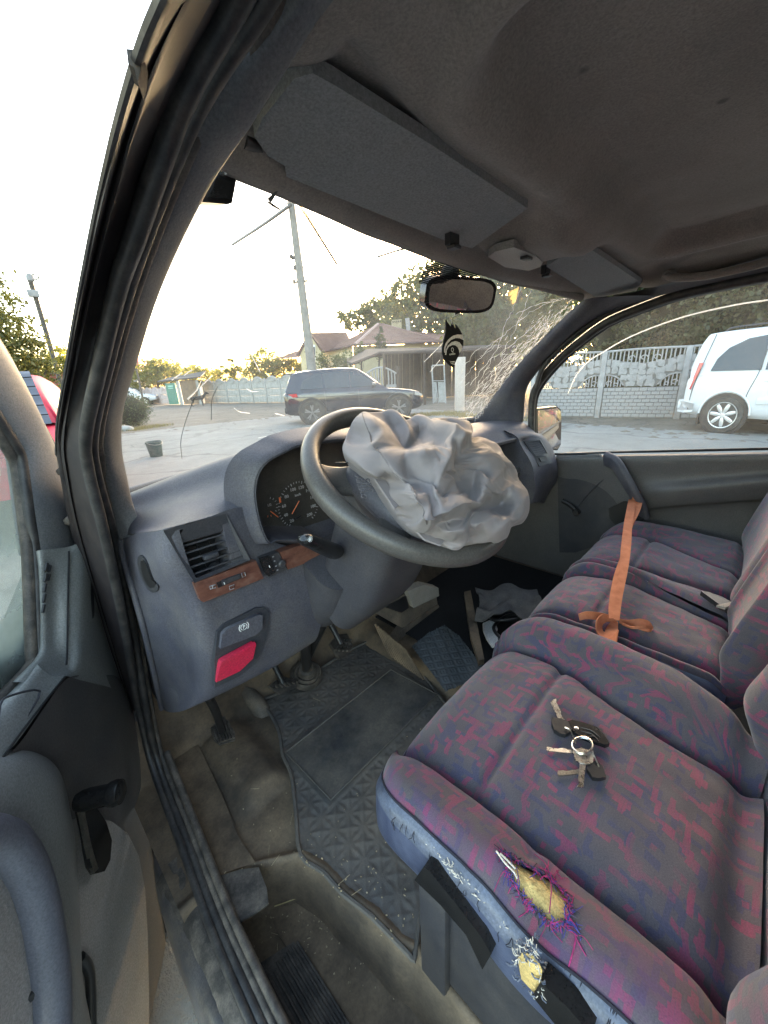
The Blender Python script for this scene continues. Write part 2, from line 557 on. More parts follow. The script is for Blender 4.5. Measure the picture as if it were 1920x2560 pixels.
def m_seat(name, worn=0.0, bright=1.0):
    """dark woven cloth with a blocky magenta and blue pattern, in UV metres"""
    t = NT(name)
    uv = t.coord('UV')
    warp = t.n('ShaderNodeVectorMath', operation='ADD')
    wn_ = t.n('ShaderNodeTexNoise'); wn_.inputs['Scale'].default_value = 60
    t.l(uv, wn_.inputs['Vector'])
    wsc = t.n('ShaderNodeVectorMath', operation='SCALE'); wsc.inputs['Scale'].default_value = 0.006
    t.l(wn_.outputs['Color'], wsc.inputs[0])
    t.l(uv, warp.inputs[0]); t.l(wsc.outputs[0], warp.inputs[1])

    def blocks(cell, stretch, off, th):
        sn = t.n('ShaderNodeVectorMath', operation='SNAP')
        t.l(t.mapping(warp.outputs[0], loc=off), sn.inputs[0])
        sn.inputs[1].default_value = (cell[0], cell[1], 1)
        n = t.noise(t.mapping(sn.outputs[0], stretch), 1.0, 1, 0.5)
        return t.ramp(n, th, th+0.014)
    red1 = blocks((0.0075, 0.0075), (20, 72, 1), (0.3, 0.1, 0), 0.585)
    red2 = blocks((0.0075, 0.0075), (74, 21, 1), (1.3, 2.1, 0), 0.59)
    blu1 = blocks((0.0065, 0.009), (80, 20, 1), (4.3, 0.7, 0), 0.57)
    blu2 = blocks((0.009, 0.0065), (23, 80, 1), (2.3, 5.7, 0), 0.60)
    zone = t.ramp(t.noise(uv, 13, 2, 0.5), 0.30, 0.52)
    streak = t.ramp(t.noise(t.mapping(uv, (30, 420, 1)), 1.0, 2, 0.6), 0.25, 0.6)
    red = t.math('MULTIPLY', t.math('MULTIPLY', t.math('MAXIMUM', red1, red2), zone), t.math('ADD', t.math('MULTIPLY', streak, 0.45), 0.40))
    blu = t.math('MULTIPLY', t.math('MAXIMUM', blu1, blu2), 0.48)
    n = t.noise(uv, 9, 4, 0.6)
    base = t.mix(t.ramp(n, 0.3, 0.7), (0.060*bright, 0.053*bright, 0.060*bright), (0.090*bright, 0.078*bright, 0.084*bright))
    base = t.mix(blu, base, (0.038*bright, 0.040*bright, 0.098*bright))
    base = t.mix(red, base, (0.205*bright, 0.038*bright, 0.078*bright))
    fine = t.noise(t.mapping(uv, (900, 500, 1)), 1.0, 2, 0.6)
    base = t.mix(t.math('MULTIPLY', t.ramp(fine, 0.3, 0.7), 0.55), base, (0.03, 0.028, 0.038))
    if worn:
        w = t.ramp(t.noise(uv, 11, 5, 0.65), 0.44, 0.62)
        base = t.mix(t.math('MULTIPLY', w, worn), base, (0.17, 0.045, 0.17))
    dustf = t.ramp(t.noise(uv, 6, 5, 0.6), 0.5, 0.75)
    base = t.mix(t.math('MULTIPLY', dustf, 0.16), base, (0.26, 0.23, 0.21))
    h = t.math('ADD', t.math('MULTIPLY', fine, 0.6), t.noise(uv, 60, 4, 0.6))
    t.bsdf(base, 0.92, spec=0.2, normal=t.bump(h, 0.45, 0.0014), sheen=0.25)
    return t.m


M['seat'] = m_seat('seat_cloth', bright=1.6)
M['seat_side'] = m_seat('seat_bolster_cloth', worn=0.40, bright=1.55)
M['seat_dark'] = m_seat('seat_bench_cloth', bright=1.5)


def m_vinyl():
    t = NT('seat_vinyl'); c = t.coord('UV'); o = t.coord('Object')
    n = t.noise(t.mapping(o, (1, 1, 1)), 14, 5, 0.65)
    a = t.mix(t.ramp(n, 0.35, 0.7), (0.045, 0.055, 0.10), (0.10, 0.12, 0.19))
    t.bsdf(a, 0.38, normal=t.bump(t.noise(o, 300, 3, 0.6), 0.4, 0.001))
    return t.m


M['vinyl'] = m_vinyl()
M['vinyl_worn'] = m_simple('worn_vinyl', (0.085, 0.10, 0.145), 0.4, var=0.3, vscale=28, grain=0.4, gscale=200, gdist=0.001, dust=(0.22, 0.23, 0.26), dust_amt=0.35, dscale=50)


def m_mat(name, col, dust, amt, dscale=9):
    t = NT(name); c = t.coord('Object')
    n = t.noise(c, 30, 5, 0.6)
    a = t.mix(t.ramp(n, 0.3, 0.7), tuple(x*0.75 for x in col), tuple(x*1.25 for x in col))
    d = t.ramp(t.noise(c, dscale, 6, 0.68), 0.34, 0.70)
    d2 = t.ramp(t.noise(c, 160, 3, 0.7), 0.3, 0.8)
    a = t.mix(t.math('MULTIPLY', d, t.math('MULTIPLY', t.math('ADD', t.math('MULTIPLY', d2, 0.5), 0.5), amt)), a, dust)
    t.bsdf(a, 0.72, spec=0.35, normal=t.bump(t.noise(c, 380, 3, 0.65), 0.45, 0.0014))
    return t.m


M['floor'] = m_mat('dirty_floor_vinyl', (0.062, 0.050, 0.040), (0.30, 0.215, 0.135), 0.9, 6)
M['step_carpet'] = m_mat('dirty_step', (0.060, 0.046, 0.035), (0.32, 0.23, 0.145), 0.9, 9)
M['mat_rubber'] = m_mat('rubber_mat', (0.074, 0.072, 0.072), (0.22, 0.175, 0.13), 0.65, 7)
M['mat_blue'] = m_mat('blue_rubber_mat', (0.075, 0.09, 0.105), (0.16, 0.15, 0.13), 0.25, 9)
M['mat_pad'] = m_mat('mat_heel_pad', (0.036, 0.038, 0.042), (0.23, 0.195, 0.155), 0.85, 6)


def m_glass(name, dust=0.05, tint=(1, 1, 1), dcol=(0.8, 0.78, 0.72), spot=True):
    t = NT(name); c = t.coord('Object')
    tr = t.n('ShaderNodeBsdfTransparent'); tr.inputs[0].default_value = (*tint, 1)
    gl = t.n('ShaderNodeBsdfGlossy'); gl.inputs['Roughness'].default_value = 0.02
    lw = t.n('ShaderNodeLayerWeight'); lw.inputs['Blend'].default_value = 0.5
    fr = t.math('ADD', t.math('MULTIPLY', t.math('POWER', lw.outputs['Facing'], 5.0), 0.7), 0.02)
    m1 = t.n('ShaderNodeMixShader')
    t.l(fr, m1.inputs[0]); t.l(tr.outputs[0], m1.inputs[1]); t.l(gl.outputs[0], m1.inputs[2])
    tl = t.n('ShaderNodeBsdfTranslucent'); tl.inputs[0].default_value = (*dcol, 1)
    df = t.n('ShaderNodeBsdfDiffuse'); df.inputs[0].default_value = (*dcol, 1)
    m2 = t.n('ShaderNodeMixShader'); m2.inputs[0].default_value = 0.35
    t.l(tl.outputs[0], m2.inputs[1]); t.l(df.outputs[0], m2.inputs[2])
    big = t.ramp(t.noise(c, 4, 5, 0.65), 0.3, 0.75)
    f = t.math('MULTIPLY', t.math('ADD', big, 0.35), dust)
    if spot:
        v = t.n('ShaderNodeTexVoronoi'); v.inputs['Scale'].default_value = 42
        t.l(c, v.inputs['Vector'])
        sp = t.ramp(v.outputs['Distance'], 0.03, 0.11, (1, 1, 1, 1), (0, 0, 0, 1))
        sel = t.ramp(t.noise(c, 9, 3, 0.6), 0.55, 0.66)
        f = t.math('ADD', f, t.math('MULTIPLY', t.math('MULTIPLY', sp, sel), 0.3))
    m3 = t.n('ShaderNodeMixShader')
    t.l(f, m3.inputs[0]); t.l(m1.outputs[0], m3.inputs[1]); t.l(m2.outputs[0], m3.inputs[2])
    t.l(m3.outputs[0], t.out.inputs[0])
    return t.m


M['glass'] = m_glass('windscreen_glass', 0.05)
M['side_glass'] = m_glass('side_glass', 0.03)
M['door_glass'] = m_glass('door_glass', 0.62, dcol=(0.36, 0.40, 0.37))


def m_crack():
    t = NT('crack_glass')
    tl = t.n('ShaderNodeBsdfTranslucent'); tl.inputs[0].default_value = (0.85, 0.83, 0.78, 1)
    gl = t.n('ShaderNodeBsdfGlossy'); gl.inputs['Roughness'].default_value = 0.25
    tr = t.n('ShaderNodeBsdfTransparent')
    m = t.n('ShaderNodeMixShader'); m.inputs[0].default_value = 0.35
    m2 = t.n('ShaderNodeMixShader'); m2.inputs[0].default_value = 0.35
    t.l(tl.outputs[0], m.inputs[1]); t.l(gl.outputs[0], m.inputs[2])
    t.l(m.outputs[0], m2.inputs[1]); t.l(tr.outputs[0], m2.inputs[2])
    t.l(m2.outputs[0], t.out.inputs[0])
    return t.m


M['crack'] = m_crack()
M['crack_dark'] = m_simple('crack_dark', (0.09, 0.10, 0.09), 0.5)
# ------------------------------------------------------------------ THE VAN: shell, pillars, glass, headliner
van = empty('van', (0, 0, 0), label='dark delivery van seen from its open driver doorway, with burst airbag and cracked windscreen', cat='van')


def vec3(p): return Vector((p[0], p[1], p[2]))


# --- headliner: one moulded cloth panel
def headliner():
    nu, nv = 150, 150
    xs = np.linspace(-0.735, 0.76, nv)
    G = np.zeros((nu, nv, 3))
    for j, x in enumerate(xs):
        yh = 0.575 - 0.085*(abs(x-0.06)/0.69)**2 if x < 0.06 else 0.575 - 0.03*((x-0.06)/0.62)**2
        for i in range(nu):
            s = (i/(nu-1))**1.5*1.75
            y = yh - s
            z = 1.684 + 0.045*float(sstep(s, 0.015, 0.07)) + 0.02*float(sstep(s, 0.10, 0.6))
            # raised rib between the visor pockets and the big panel
            ym = 0.345 + 0.02*x
            z -= 0.012*math.exp(-((y-ym)/0.035)**2)
            # big panel pressed upward, rounded corner
            hx, cx_ = 0.53, -0.0
            qx = abs(x-cx_)-hx+0.10; qy = y-(ym-0.045)+0.10
            d = -(math.hypot(max(qx, 0), max(qy, 0))+min(max(qx, qy), 0)-0.10)
            z += 0.040*float(sstep(d, 0.0, 0.045))
            z -= 0.012*math.exp(-((d+0.014)/0.014)**2)
            z += 0.010*math.exp(-((d-0.016)/0.010)**2)
            # pocket of the driver visor, hump for the lamp between the visors
            z += 0.016*float(sstep(-0.13-x, 0, 0.03)*sstep(x+0.64, 0, 0.04)*sstep(s, 0.03, 0.06)*sstep(0.20-s, 0, 0.03))
            z -= 0.040*math.exp(-((x-0.04)/0.125)**4)*float(sstep(s, 0.03, 0.09)*sstep(0.27-s, 0, 0.06))
            # down to the side rails
            z -= 0.05*max(0, (abs(x)-0.58)/0.16)**1.7*(0.15+0.85*float(sstep(s, 0.05, 0.35)))
            z += 0.0012*mnoise.noise((x*14, y*14, 2.0))
            G[i, j] = (x, y, z)
    return grid_surface('headliner', G, M['headliner'], van, thick=-0.012, smooth=60)


headliner()

# --- roof skin, far side and rear wall: the steel box that shades the cab
slab('roof_panel', [(-0.66, 0.60, 1.785), (0.74, 0.66, 1.785), (0.76, -0.95, 1.86), (-0.66, -0.95, 1.86)], (0, 0, 0.03), M['paint_dark'], van, bevel=0.01)
slab('rear_bulkhead', [(-0.86, -0.95, 0.35), (0.86, -0.95, 0.35), (0.82, -0.95, 1.86), (-0.82, -0.95, 1.86)], (0, -0.03, 0), M['dash_dark'], van)
slab('side_panel', [(-0.84, -0.35, 0.40), (-0.84, -0.95, 0.40), (-0.80, -0.95, 1.84), (-0.80, -0.35, 1.84)], (-0.03, 0, 0), M['paint_dark'], van)

# --- sun visors
vz = 1.700
vis = [(716, 442), (1127, 607), (1180, 621), (1319, 521), (1080, 363), (835, 212), (782, 183), (736, 196), (656, 296), (636, 342), (669, 389), (712, 415)]
zz = [1.678, 1.678, 1.680, 1.697, 1.699, 1.700, 1.700, 1.699, 1.692, 1.687, 1.681, 1.679]
o = slab('sun_visor', [P(*p, z=z) for p, z in zip(vis, zz)], (0, 0, 0.013), M['visor'], van, bevel=0.0062, seg=4)
o['label'] = 'long grey sun visor above the steering wheel'
tube('visor_arm', [P(606, 348, z=1.688), P(636, 362, z=1.690), P(680, 400, z=1.692), P(712, 428, z=1.690)], 0.008, M['black'], o, steps=4)
lathe('pivot', [(0.022, 0), (0.022, 0.012), (0.012, 0.018), (0.012, 0.02)], P(620, 352, z=1.700), (0, 0, -1), M['visor'], o, n=16)
vis2 = [(1366, 667), (1452, 607), (1604, 707), (1591, 727), (1492, 745)]
o = slab('sun_visor', [P(*p, z=z) for p, z in zip(vis2, [1.672, 1.690, 1.682, 1.670, 1.660])], (0, 0, 0.012), M['visor'], van, bevel=0.006, seg=3)
o['label'] = 'worn pale sun visor on the passenger side'
for px, py in ((1130, 600), (1364, 676)):
    c = P(px, py, z=1.672)
    multibox('visor_clip', [(c, (0.03, 0.014, 0.02)), (c+Vector((0, -0.004, -0.012)), (0.022, 0.02, 0.006))], M['black'], van, bevel=0.002)

# --- dome lamp on the hump
dl = [(1220, 642), (1238, 629), (1284, 618), (1338, 639), (1358, 655), (1350, 668), (1322, 677), (1262, 668)]
o = slab('dome_lamp', [P(*p, z=1.676) for p in dl], (0, 0, 0.014), m_simple('lamp_lens', (0.27, 0.25, 0.225), 0.5, var=0.08), van, bevel=0.006, seg=3)
box('switch', P(1316, 645, z=1.674), (0.03, 0.016, 0.008), M['black'], o, bevel=0.002)

# --- windscreen
WB = lambda x: Vector((x, 1.115-0.145*(x/0.74)**2, 1.215))
WT = lambda x: Vector((x, 0.585-0.09*(x/0.64)**2 + 0.03*(x/0.64), 1.690))


def windscreen():
    rows = []
    for k in range(13):
        f = k/12
        row = []
        for j in range(25):
            s = j/24*2-1
            b = WB(s*0.765); t = WT(s*0.665)
            p = b.lerp(t, f)
            p += Vector((0, 0.035, 0.035))*math.sin(math.pi*f)*0.9
            row.append(tuple(p))
        rows.append(row)
    return grid_surface('windscreen', rows, M['glass'], van, thick=0.005, smooth=60)


ws = windscreen()


def wsp(px, py):
    """point on the windscreen behind a pixel"""
    r = sight(px, py)
    lo, hi = 0.2, 2.6
    best = None
    for k in range(500):
        t = 0.25+k*0.006
        p = CAM+r*t
        f = (p.z-1.215)/0.475
        if f < -0.05: f = -0.05
        if f > 1.05: f = 1.05
        b = WB(p.x); q = WT(p.x*0.665/0.765/(1-0.13*f) if True else p.x)
        y = b.y+(q.y-b.y)*f+0.0315*math.sin(math.pi*max(0, min(1, f)))
        if p.y >= y-0.012:
            return p
    return CAM+r*1.0


# frit patch behind the mirror
fr = [(1068, 622), (1150, 650), (1222, 676), (1190, 690), (1150, 706), (1065, 712), (1046, 708), (1052, 690), (1066, 660)]
m_frit = NT('dotted_frit')
_tr = m_frit.n('ShaderNodeBsdfTransparent'); _df = m_frit.n('ShaderNodeBsdfDiffuse'); _df.inputs[0].default_value = (0.03, 0.03, 0.03, 1)
_w = m_frit.n('ShaderNodeTexWave', bands_direction='Z'); _w.inputs['Scale'].default_value = 120
m_frit.l(m_frit.coord(), _w.inputs['Vector'])
_mx = m_frit.n('ShaderNodeMixShader')
m_frit.l(m_frit.ramp(_w.outputs['Fac'], 0.25, 0.45), _mx.inputs[0]); m_frit.l(_tr.outputs[0], _mx.inputs[1]); m_frit.l(_df.outputs[0], _mx.inputs[2])
m_frit.l(_mx.outputs[0], m_frit.out.inputs[0])
slab('frit_patch', [wsp(*p)-sight(*p)*0.012 for p in fr], (0, -0.001, 0), m_frit.m, van)

# --- cracks and scratches in the glass: thin splinters
crk = []
cracks_px = [
    [(1462, 760), (1400, 800), (1330, 850), (1260, 900), (1190, 975), (1150, 1030)],
    [(1440, 790), (1380, 840), (1320, 880), (1260, 940), (1200, 1000), (1160, 1050)],
    [(1455, 745), (1390, 745), (1330, 775), (1270, 830), (1210, 890), (1150, 960)],
    [(1430, 740), (1350, 760), (1290, 790)],
    [(1300, 720), (1270, 800), (1240, 870), (1200, 960), (1170, 1040)],
    [(1330, 715), (1310, 760), (1290, 820), (1265, 880), (1230, 960), (1190, 1045)],
    [(1390, 820), (1340, 905), (1280, 985), (1225, 1040)],
    [(1360, 860), (1310, 920), (1250, 1000), (1215, 1045)],
    [(1280, 960), (1260, 990), (1245, 1035)],
    [(1420, 770), (1380, 790), (1345, 830), (1325, 880)],
    [(1240, 850), (1190, 880), (1150, 930)],
    [(1350, 800), (1290, 850), (1220, 910), (1180, 960)],
]
rc = random.Random(3)
V, F = [], []


def crack_line(pts, r0, jag):
    """jagged line through photo pixels, laid on the inner face of the glass"""
    global V, F
    path = []
    for (ax, ay), (bx, by) in zip(pts[:-1], pts[1:]):
        L = math.hypot(bx-ax, by-ay); n = max(2, int(L/9))
        nx_, ny_ = -(by-ay)/max(L, 1), (bx-ax)/max(L, 1)
        for k in range(n):
            t = k/n; j = rc.gauss(0, jag)
            px, py = ax+(bx-ax)*t+nx_*j, ay+(by-ay)*t+ny_*j
            path.append(wsp(px, py)-sight(px, py)*0.010)
    path.append(wsp(*pts[-1])-sight(*pts[-1])*0.010)
    v, f = sweep_mesh(path, circ(r0, 4), False, True, [rc.uniform(0.35, 1.2) for _ in path])
    F += [tuple(i+len(V) for i in ff) for ff in f]; V += v


for c in cracks_px:
    crack_line([(px+rc.uniform(-5, 5), py+rc.uniform(-5, 5)) for px, py in c], 0.0007, 1.6)
for k in range(46):       # long parallel fractures running down from the corner
    t = rc.random()
    x0, y0 = 1455-260*t+rc.gauss(0, 16), 752+205*t+rc.gauss(0, 26)
    L = rc.uniform(60, 190); a = math.radians(rc.gauss(129, 8))
    x1, y1 = x0+L*math.cos(a), y0+L*math.sin(a)
    if y1 > 1045: y1 = 1045
    if x1 < 1150 or y0 > 1030: continue
    crack_line([(x0, y0), ((x0+x1)/2+rc.gauss(0, 5), (y0+y1)/2+rc.gauss(0, 5)), (x1, y1)], rc.uniform(0.00035, 0.0007), 1.3)
for k in range(900):
    t = rc.random()
    px = 1190+t*230+rc.gauss(0, 26); py = 1035-t*240+rc.gauss(0, 28)
    if py > 1042 or px > 1330+(1050-py)*0.42 or px < 1140: continue
    a = math.radians(rc.gauss(129, 22)); L = rc.uniform(3, 18)
    p = wsp(px, py)-sight(px, py)*0.01; q = wsp(px+L*math.cos(a), py+L*math.sin(a))-sight(px, py)*0.01
    v, f = sweep_mesh([p, q], circ(rc.uniform(0.0003, 0.0008), 3))
    F += [tuple(i+len(V) for i in ff) for ff in f]; V += v
o = raw('crack_splinters', V, F, M['crack'], van, 60); o['kind'] = 'stuff'
for c in ([(530, 940), (500, 968), (468, 998)], [(505, 948), (488, 980), (470, 1000)], [(627, 885), (650, 930)], [(616, 972), (630, 979), (646, 979)], [(585, 1020), (600, 1030), (624, 1033)], [(688, 1034), (710, 1039)],
          [(645, 1095), (680, 1088), (700, 1080)], [(430, 950), (455, 932)], [(460, 938), (480, 925)], [(1060, 905), (1085, 880), (1110, 855)], [(1075, 930), (1100, 900)]):
    tube('scratch', [wsp(*p)-sight(*p)*0.01 for p in c], 0.0009, M['crack'], van, n=4, steps=4)
for c in ([(505, 955), (480, 1010), (462, 1060), (452, 1105), (455, 1145)], [(545, 965), (530, 1000), (528, 1050)]):
    tube('wiper_scar', [wsp(*p)-sight(*p)*0.01 for p in c], 0.0007, M['crack_dark'], van, n=4, steps=4)
# torn sticker remains near the top of the glass
for pl in ([(668, 497), (686, 480), (694, 478), (683, 498), (676, 508)], [(664, 503), (676, 506), (702, 524), (699, 526), (680, 516)]):
    slab('sticker_remains', [wsp(*p)-sight(*p)*0.012 for p in pl], (0, -0.001, 0), M['crack_dark'], van)

# --- header lip strip along the top of the glass
tube('header_lip', [P(*p, z=1.683) for p in ((560, 405), (600, 424), (700, 466), (800, 511), (930, 563), (1060, 619), (1250, 691))]+[Vector((0.36, 0.565, 1.679)), Vector((0.50, 0.552, 1.674)), Vector((0.64, 0.525, 1.664))], 0.012, M['headliner'], van, n=8)

# --- left pillar trim (inside), glass edge to door seal
g = [((1000, -160), -0.64), ((800, 20), -0.66), ((700, 181), -0.675), ((603, 338), -0.69), ((548, 414), -0.69), ((498, 494), -0.695), ((422, 646), -0.70), ((371, 772), -0.705), ((333, 900), -0.71), ((301, 1013), -0.72), ((296, 1080), -0.725), ((299, 1135), -0.73), ((313, 1196), -0.735), ((325, 1240), -0.74), ((347, 1303), -0.745)]
s_ = [((860, -160), -0.67), ((730, -10), -0.69), ((622, 130), -0.71), ((520, 300), -0.725), ((470, 390), -0.73), ((428, 480), -0.735), ((372, 625), -0.745), ((328, 760), -0.75), ((293, 900), -0.755), ((264, 1020), -0.765), ((258, 1085), -0.77), ((261, 1140), -0.772), ((270, 1200), -0.775), ((283, 1290), -0.78), ((299, 1365), -0.785)]
A_ = [P(*p, x=x) for p, x in g]; B_ = [P(*p, x=x) for p, x in s_]
rows = []
for a, b in zip(A_, B_):
    m1 = a.lerp(b, 0.35)+Vector((0.010, -0.012, 0)); m2 = a.lerp(b, 0.75)+Vector((0.006, -0.012, 0))
    rows.append([a+Vector((0.004, 0.03, 0.006)), a, m1, m2, b, b+Vector((-0.02, 0.02, 0))])
patch('pillar_trim', rows, M['pillar'], van, nu=3, nv=4, smooth=60)

# --- left door opening: black body pillar with ribs, and the two rubber seals
op = [((700, -200), -0.705), ((591, 0), -0.735), ((464, 232), -0.755), ((401, 401), -0.77), ((338, 591), -0.78), ((295, 717), -0.785), ((253, 900), -0.795), ((215, 1085), -0.81), ((222, 1180), -0.812), ((260, 1330), -0.812), ((310, 1560), -0.815), ((345, 1760), -0.825)]
sx = [((770, -200), -0.69), ((658, 0), -0.715), ((506, 236), -0.735), ((422, 422), -0.75), ((359, 591), -0.76), ((312, 738), -0.765), ((270, 900), -0.775), ((232, 1085), -0.79), ((240, 1180), -0.792), ((283, 1340), -0.79), ((332, 1570), -0.795), ((362, 1750), -0.812)]
low = [Vector((-0.828, 0.93, 0.56)), Vector((-0.842, 0.74, 0.50)), Vector((-0.855, 0.575, 0.47)), Vector((-0.86, 0.45, 0.46)), Vector((-0.862, 0.30, 0.455)), Vector((-0.862, -0.1, 0.455))]
seal1 = [P(*p, x=x) for p, x in op]
seal2 = [P(*p, x=x) for p, x in sx]
tube('door_seal', seal1+[p+Vector((-0.013, 0, 0)) for p in low], 0.0085, M['rubber'], van, n=8)
tube('door_seal', seal2+low, 0.0085, M['rubber'], van, n=8)
tube('door_seal', [p+Vector((0.014, 0.02, 0.004)) for p in seal2]+[p+Vector((0.012, 0.006, 0.003)) for p in low], 0.007, M['rubber_dusty'], van, n=8)
tube('door_seal', [p+Vector((0.024, 0.004, 0.007)) for p in low], 0.008, M['rubber_dusty'], van, n=8)
ou = [((470, -170), 0.16), ((399, 0), 0.20), ((333, 169), 0.24), ((270, 401), 0.32), ((219, 633), 0.42), ((169, 900), 0.58), ((140, 1095), 0.86), ((150, 1190), 0.95), ((190, 1380), 1.02), ((280, 1660), 1.08), ((330, 1790), 1.09)]
O_ = cr([tuple(P(*p, y=y)) for p, y in ou], 4)
S_ = cr([tuple(p) for p in seal1], 4)
n_ = 46
fO = [Vector(O_[int(round(i*(len(O_)-1)/(n_-1)))]) for i in range(n_)]
fS = [Vector(S_[int(round(i*(len(S_)-1)/(n_-1)))]) for i in range(n_)]
rows = []
for a, b in zip(fO, fS):
    vr = (a-CAM).normalized()
    row = [a+vr*0.08+Vector((0.02, 0, 0))]
    for f, h in ((0, 0), (0.07, -0.008), (0.14, 0.002), (0.19, 0.012), (0.24, -0.002), (0.29, -0.006), (0.34, 0.012), (0.42, 0.018), (0.60, 0.024), (0.80, 0.024), (0.92, 0.012), (1.0, 0.006)):
        row.append(a.lerp(b, f)+vr*h)
    rows.append([tuple(p) for p in row])
grid_surface('door_pillar', rows, M['paint_dark'], van, smooth=70)
tube('gutter_strip', fO[2:30:3], 0.0022, M['rubber'], van, n=6)
slab('gutter_clip', [P(*p, y=0.235) for p in ((316, 122), (338, 124), (356, 132), (352, 175), (344, 205), (336, 170), (320, 158))], (0.006, 0.012, 0), M['rubber_dusty'], van, bevel=0.002)
# lower hinge pillar: plate, check strap and bolts
rows = []
hp = [((140, 1090), (222, 1090)), ((160, 1240), (252, 1290)), ((235, 1500), (312, 1580)), ((300, 1720), (358, 1790)), ((360, 1900), (398, 1925)), ((420, 2110), (455, 2105))]
hx_ = [(0.87, -0.815), (0.98, -0.812), (1.05, -0.815), (1.09, -0.825), (1.09, -0.835), (1.05, -0.85)]
for (a, b), (xa, xb) in zip(hp, hx_):
    A = P(*a, y=xa); B = P(*b, x=xb)+Vector((0.004, 0.05, 0))
    rows.append([A, A.lerp(B, 0.5)+Vector((0.012, 0.03, 0)), B])
# (kept short of the sill, which follows)
patch('hinge_pillar', rows[:3], M['paint_dark'], van, nu=6, nv=4, smooth=60)
for px, py in ((158, 1178), (175, 1300), (265, 1510), (268, 1530)):
    c = P(px, py, y=1.0)
    lathe('hinge_bolt', [(0.009, 0), (0.009, 0.008), (0.006, 0.010)], c, (-0.6, -0.8, 0), M['rubber_dusty'], van, n=6)
box('door_check', P(268, 1512, y=1.03), (0.02, 0.06, 0.02), M['black'], van, bevel=0.004)

# --- rear-view mirror
mc = Vector((0.012, 0.60, 1.626))
mr = empty('rear_view_mirror', (0, 0, 0), van)
ux = (P(1232, 735, y=0.60)-P(1060, 738, y=0.60)).normalized(); nrm = ((CAM-mc).normalized()+(Vector((0.30, -0.95, 1.15))-mc).normalized()).normalized()
ux = (ux-nrm*nrm.dot(ux)).normalized(); uyv = nrm.cross(ux)


def mshape(sx_, sy_, h=0.0):
    out = []
    for k in range(28):
        a = 2*math.pi*k/28
        c, s = math.cos(a), math.sin(a)
        out.append(mc+ux*(math.copysign(abs(c)**0.5, c)*sx_)+uyv*(math.copysign(abs(s)**0.55, s)*sy_)+nrm*h)
    return out


slab('housing', mshape(0.103, 0.040, 0.0), -nrm*0.030, M['gloss_black'], mr, bevel=0.008, seg=3)
slab('mirror_glass', mshape(0.093, 0.033, 0.0005), nrm*0.002, M['glossy_mirror'], mr)
tube('stem', [mc-nrm*0.02+uyv*0.01, mc-nrm*0.05+uyv*0.04, mc-nrm*0.08+uyv*0.075], 0.011, M['black'], mr)
lathe('ball_joint', [(0.004, -0.022), (0.020, -0.014), (0.024, 0), (0.018, 0.014), (0.004, 0.020)], mc-nrm*0.035+uyv*0.045+ux*-0.02, uyv, M['black'], mr, n=16)
tube('toggle', [mc-uyv*0.036-nrm*0.01, mc-uyv*0.046-nrm*0.008], 0.006, M['black'], mr)

# --- small dark toll box on the glass beside the pillar
tb = empty('toll_box', (0, 0, 0), label='small black box stuck to the windscreen beside the driver pillar', cat='toll box')
tbp = [(540, 408), (585, 408), (593, 440), (580, 508), (570, 511), (505, 505), (500, 495)]
slab('case', [P(*p, y=0.50) for p in tbp], (0.0, 0.03, 0.006), M['black'], tb, bevel=0.006)
slab('front_cover', [P(*p, y=0.499) for p in ((548, 420), (580, 420), (585, 440), (574, 498), (516, 494))], (0, -0.004, -0.001), M['gloss_black'], tb, bevel=0.002)
# ------------------------------------------------------------------ dashboard


def PY(l):  # (px, py, y)
    return [P(a, b, y=c) for a, b, c in l]


crest = PY([(300, 1240, 0.97), (325, 1233, 0.95), (450, 1185, 0.92), (560, 1146, 0.86), (680, 1106, 0.78), (760, 1090, 0.75), (860, 1078, 0.74), (980, 1075, 0.74)])
mid = PY([(312, 1275, 0.90), (338, 1270, 0.88), (450, 1240, 0.82), (560, 1205, 0.77), (640, 1165, 0.70), (715, 1118, 0.68), (840, 1090, 0.68), (980, 1082, 0.68)])
fro = PY([(316, 1318, 0.85), (345, 1318, 0.80), (430, 1300, 0.69), (530, 1276, 0.672), (612, 1245, 0.665), (690, 1122, 0.655), (830, 1098, 0.655), (980, 1090, 0.655)])
fr2 = PY([(310, 1340, 0.86), (345, 1332, 0.77), (404, 1324, 0.660), (530, 1290, 0.652), (628, 1262, 0.658), (672, 1150, 0.655), (830, 1104, 0.65), (980, 1096, 0.65)])
back = [p+Vector((0, 0.16, -0.05)) for p in crest]
patch('dash_top', [back, crest, mid, fro, fr2], M['dash'], van, nu=6, nv=6, smooth=70)


def recess(G):
    # vent and side-hole pockets pushed back into the fascia
    x, y, z = G[..., 0], G[..., 1], G[..., 2]
    vent = (x > -0.726) & (x < -0.664) & (z > 1.135) & (z < 1.222) & (y < 0.70)
    G[..., 1] = np.where(vent, y+0.06, y)
    return G


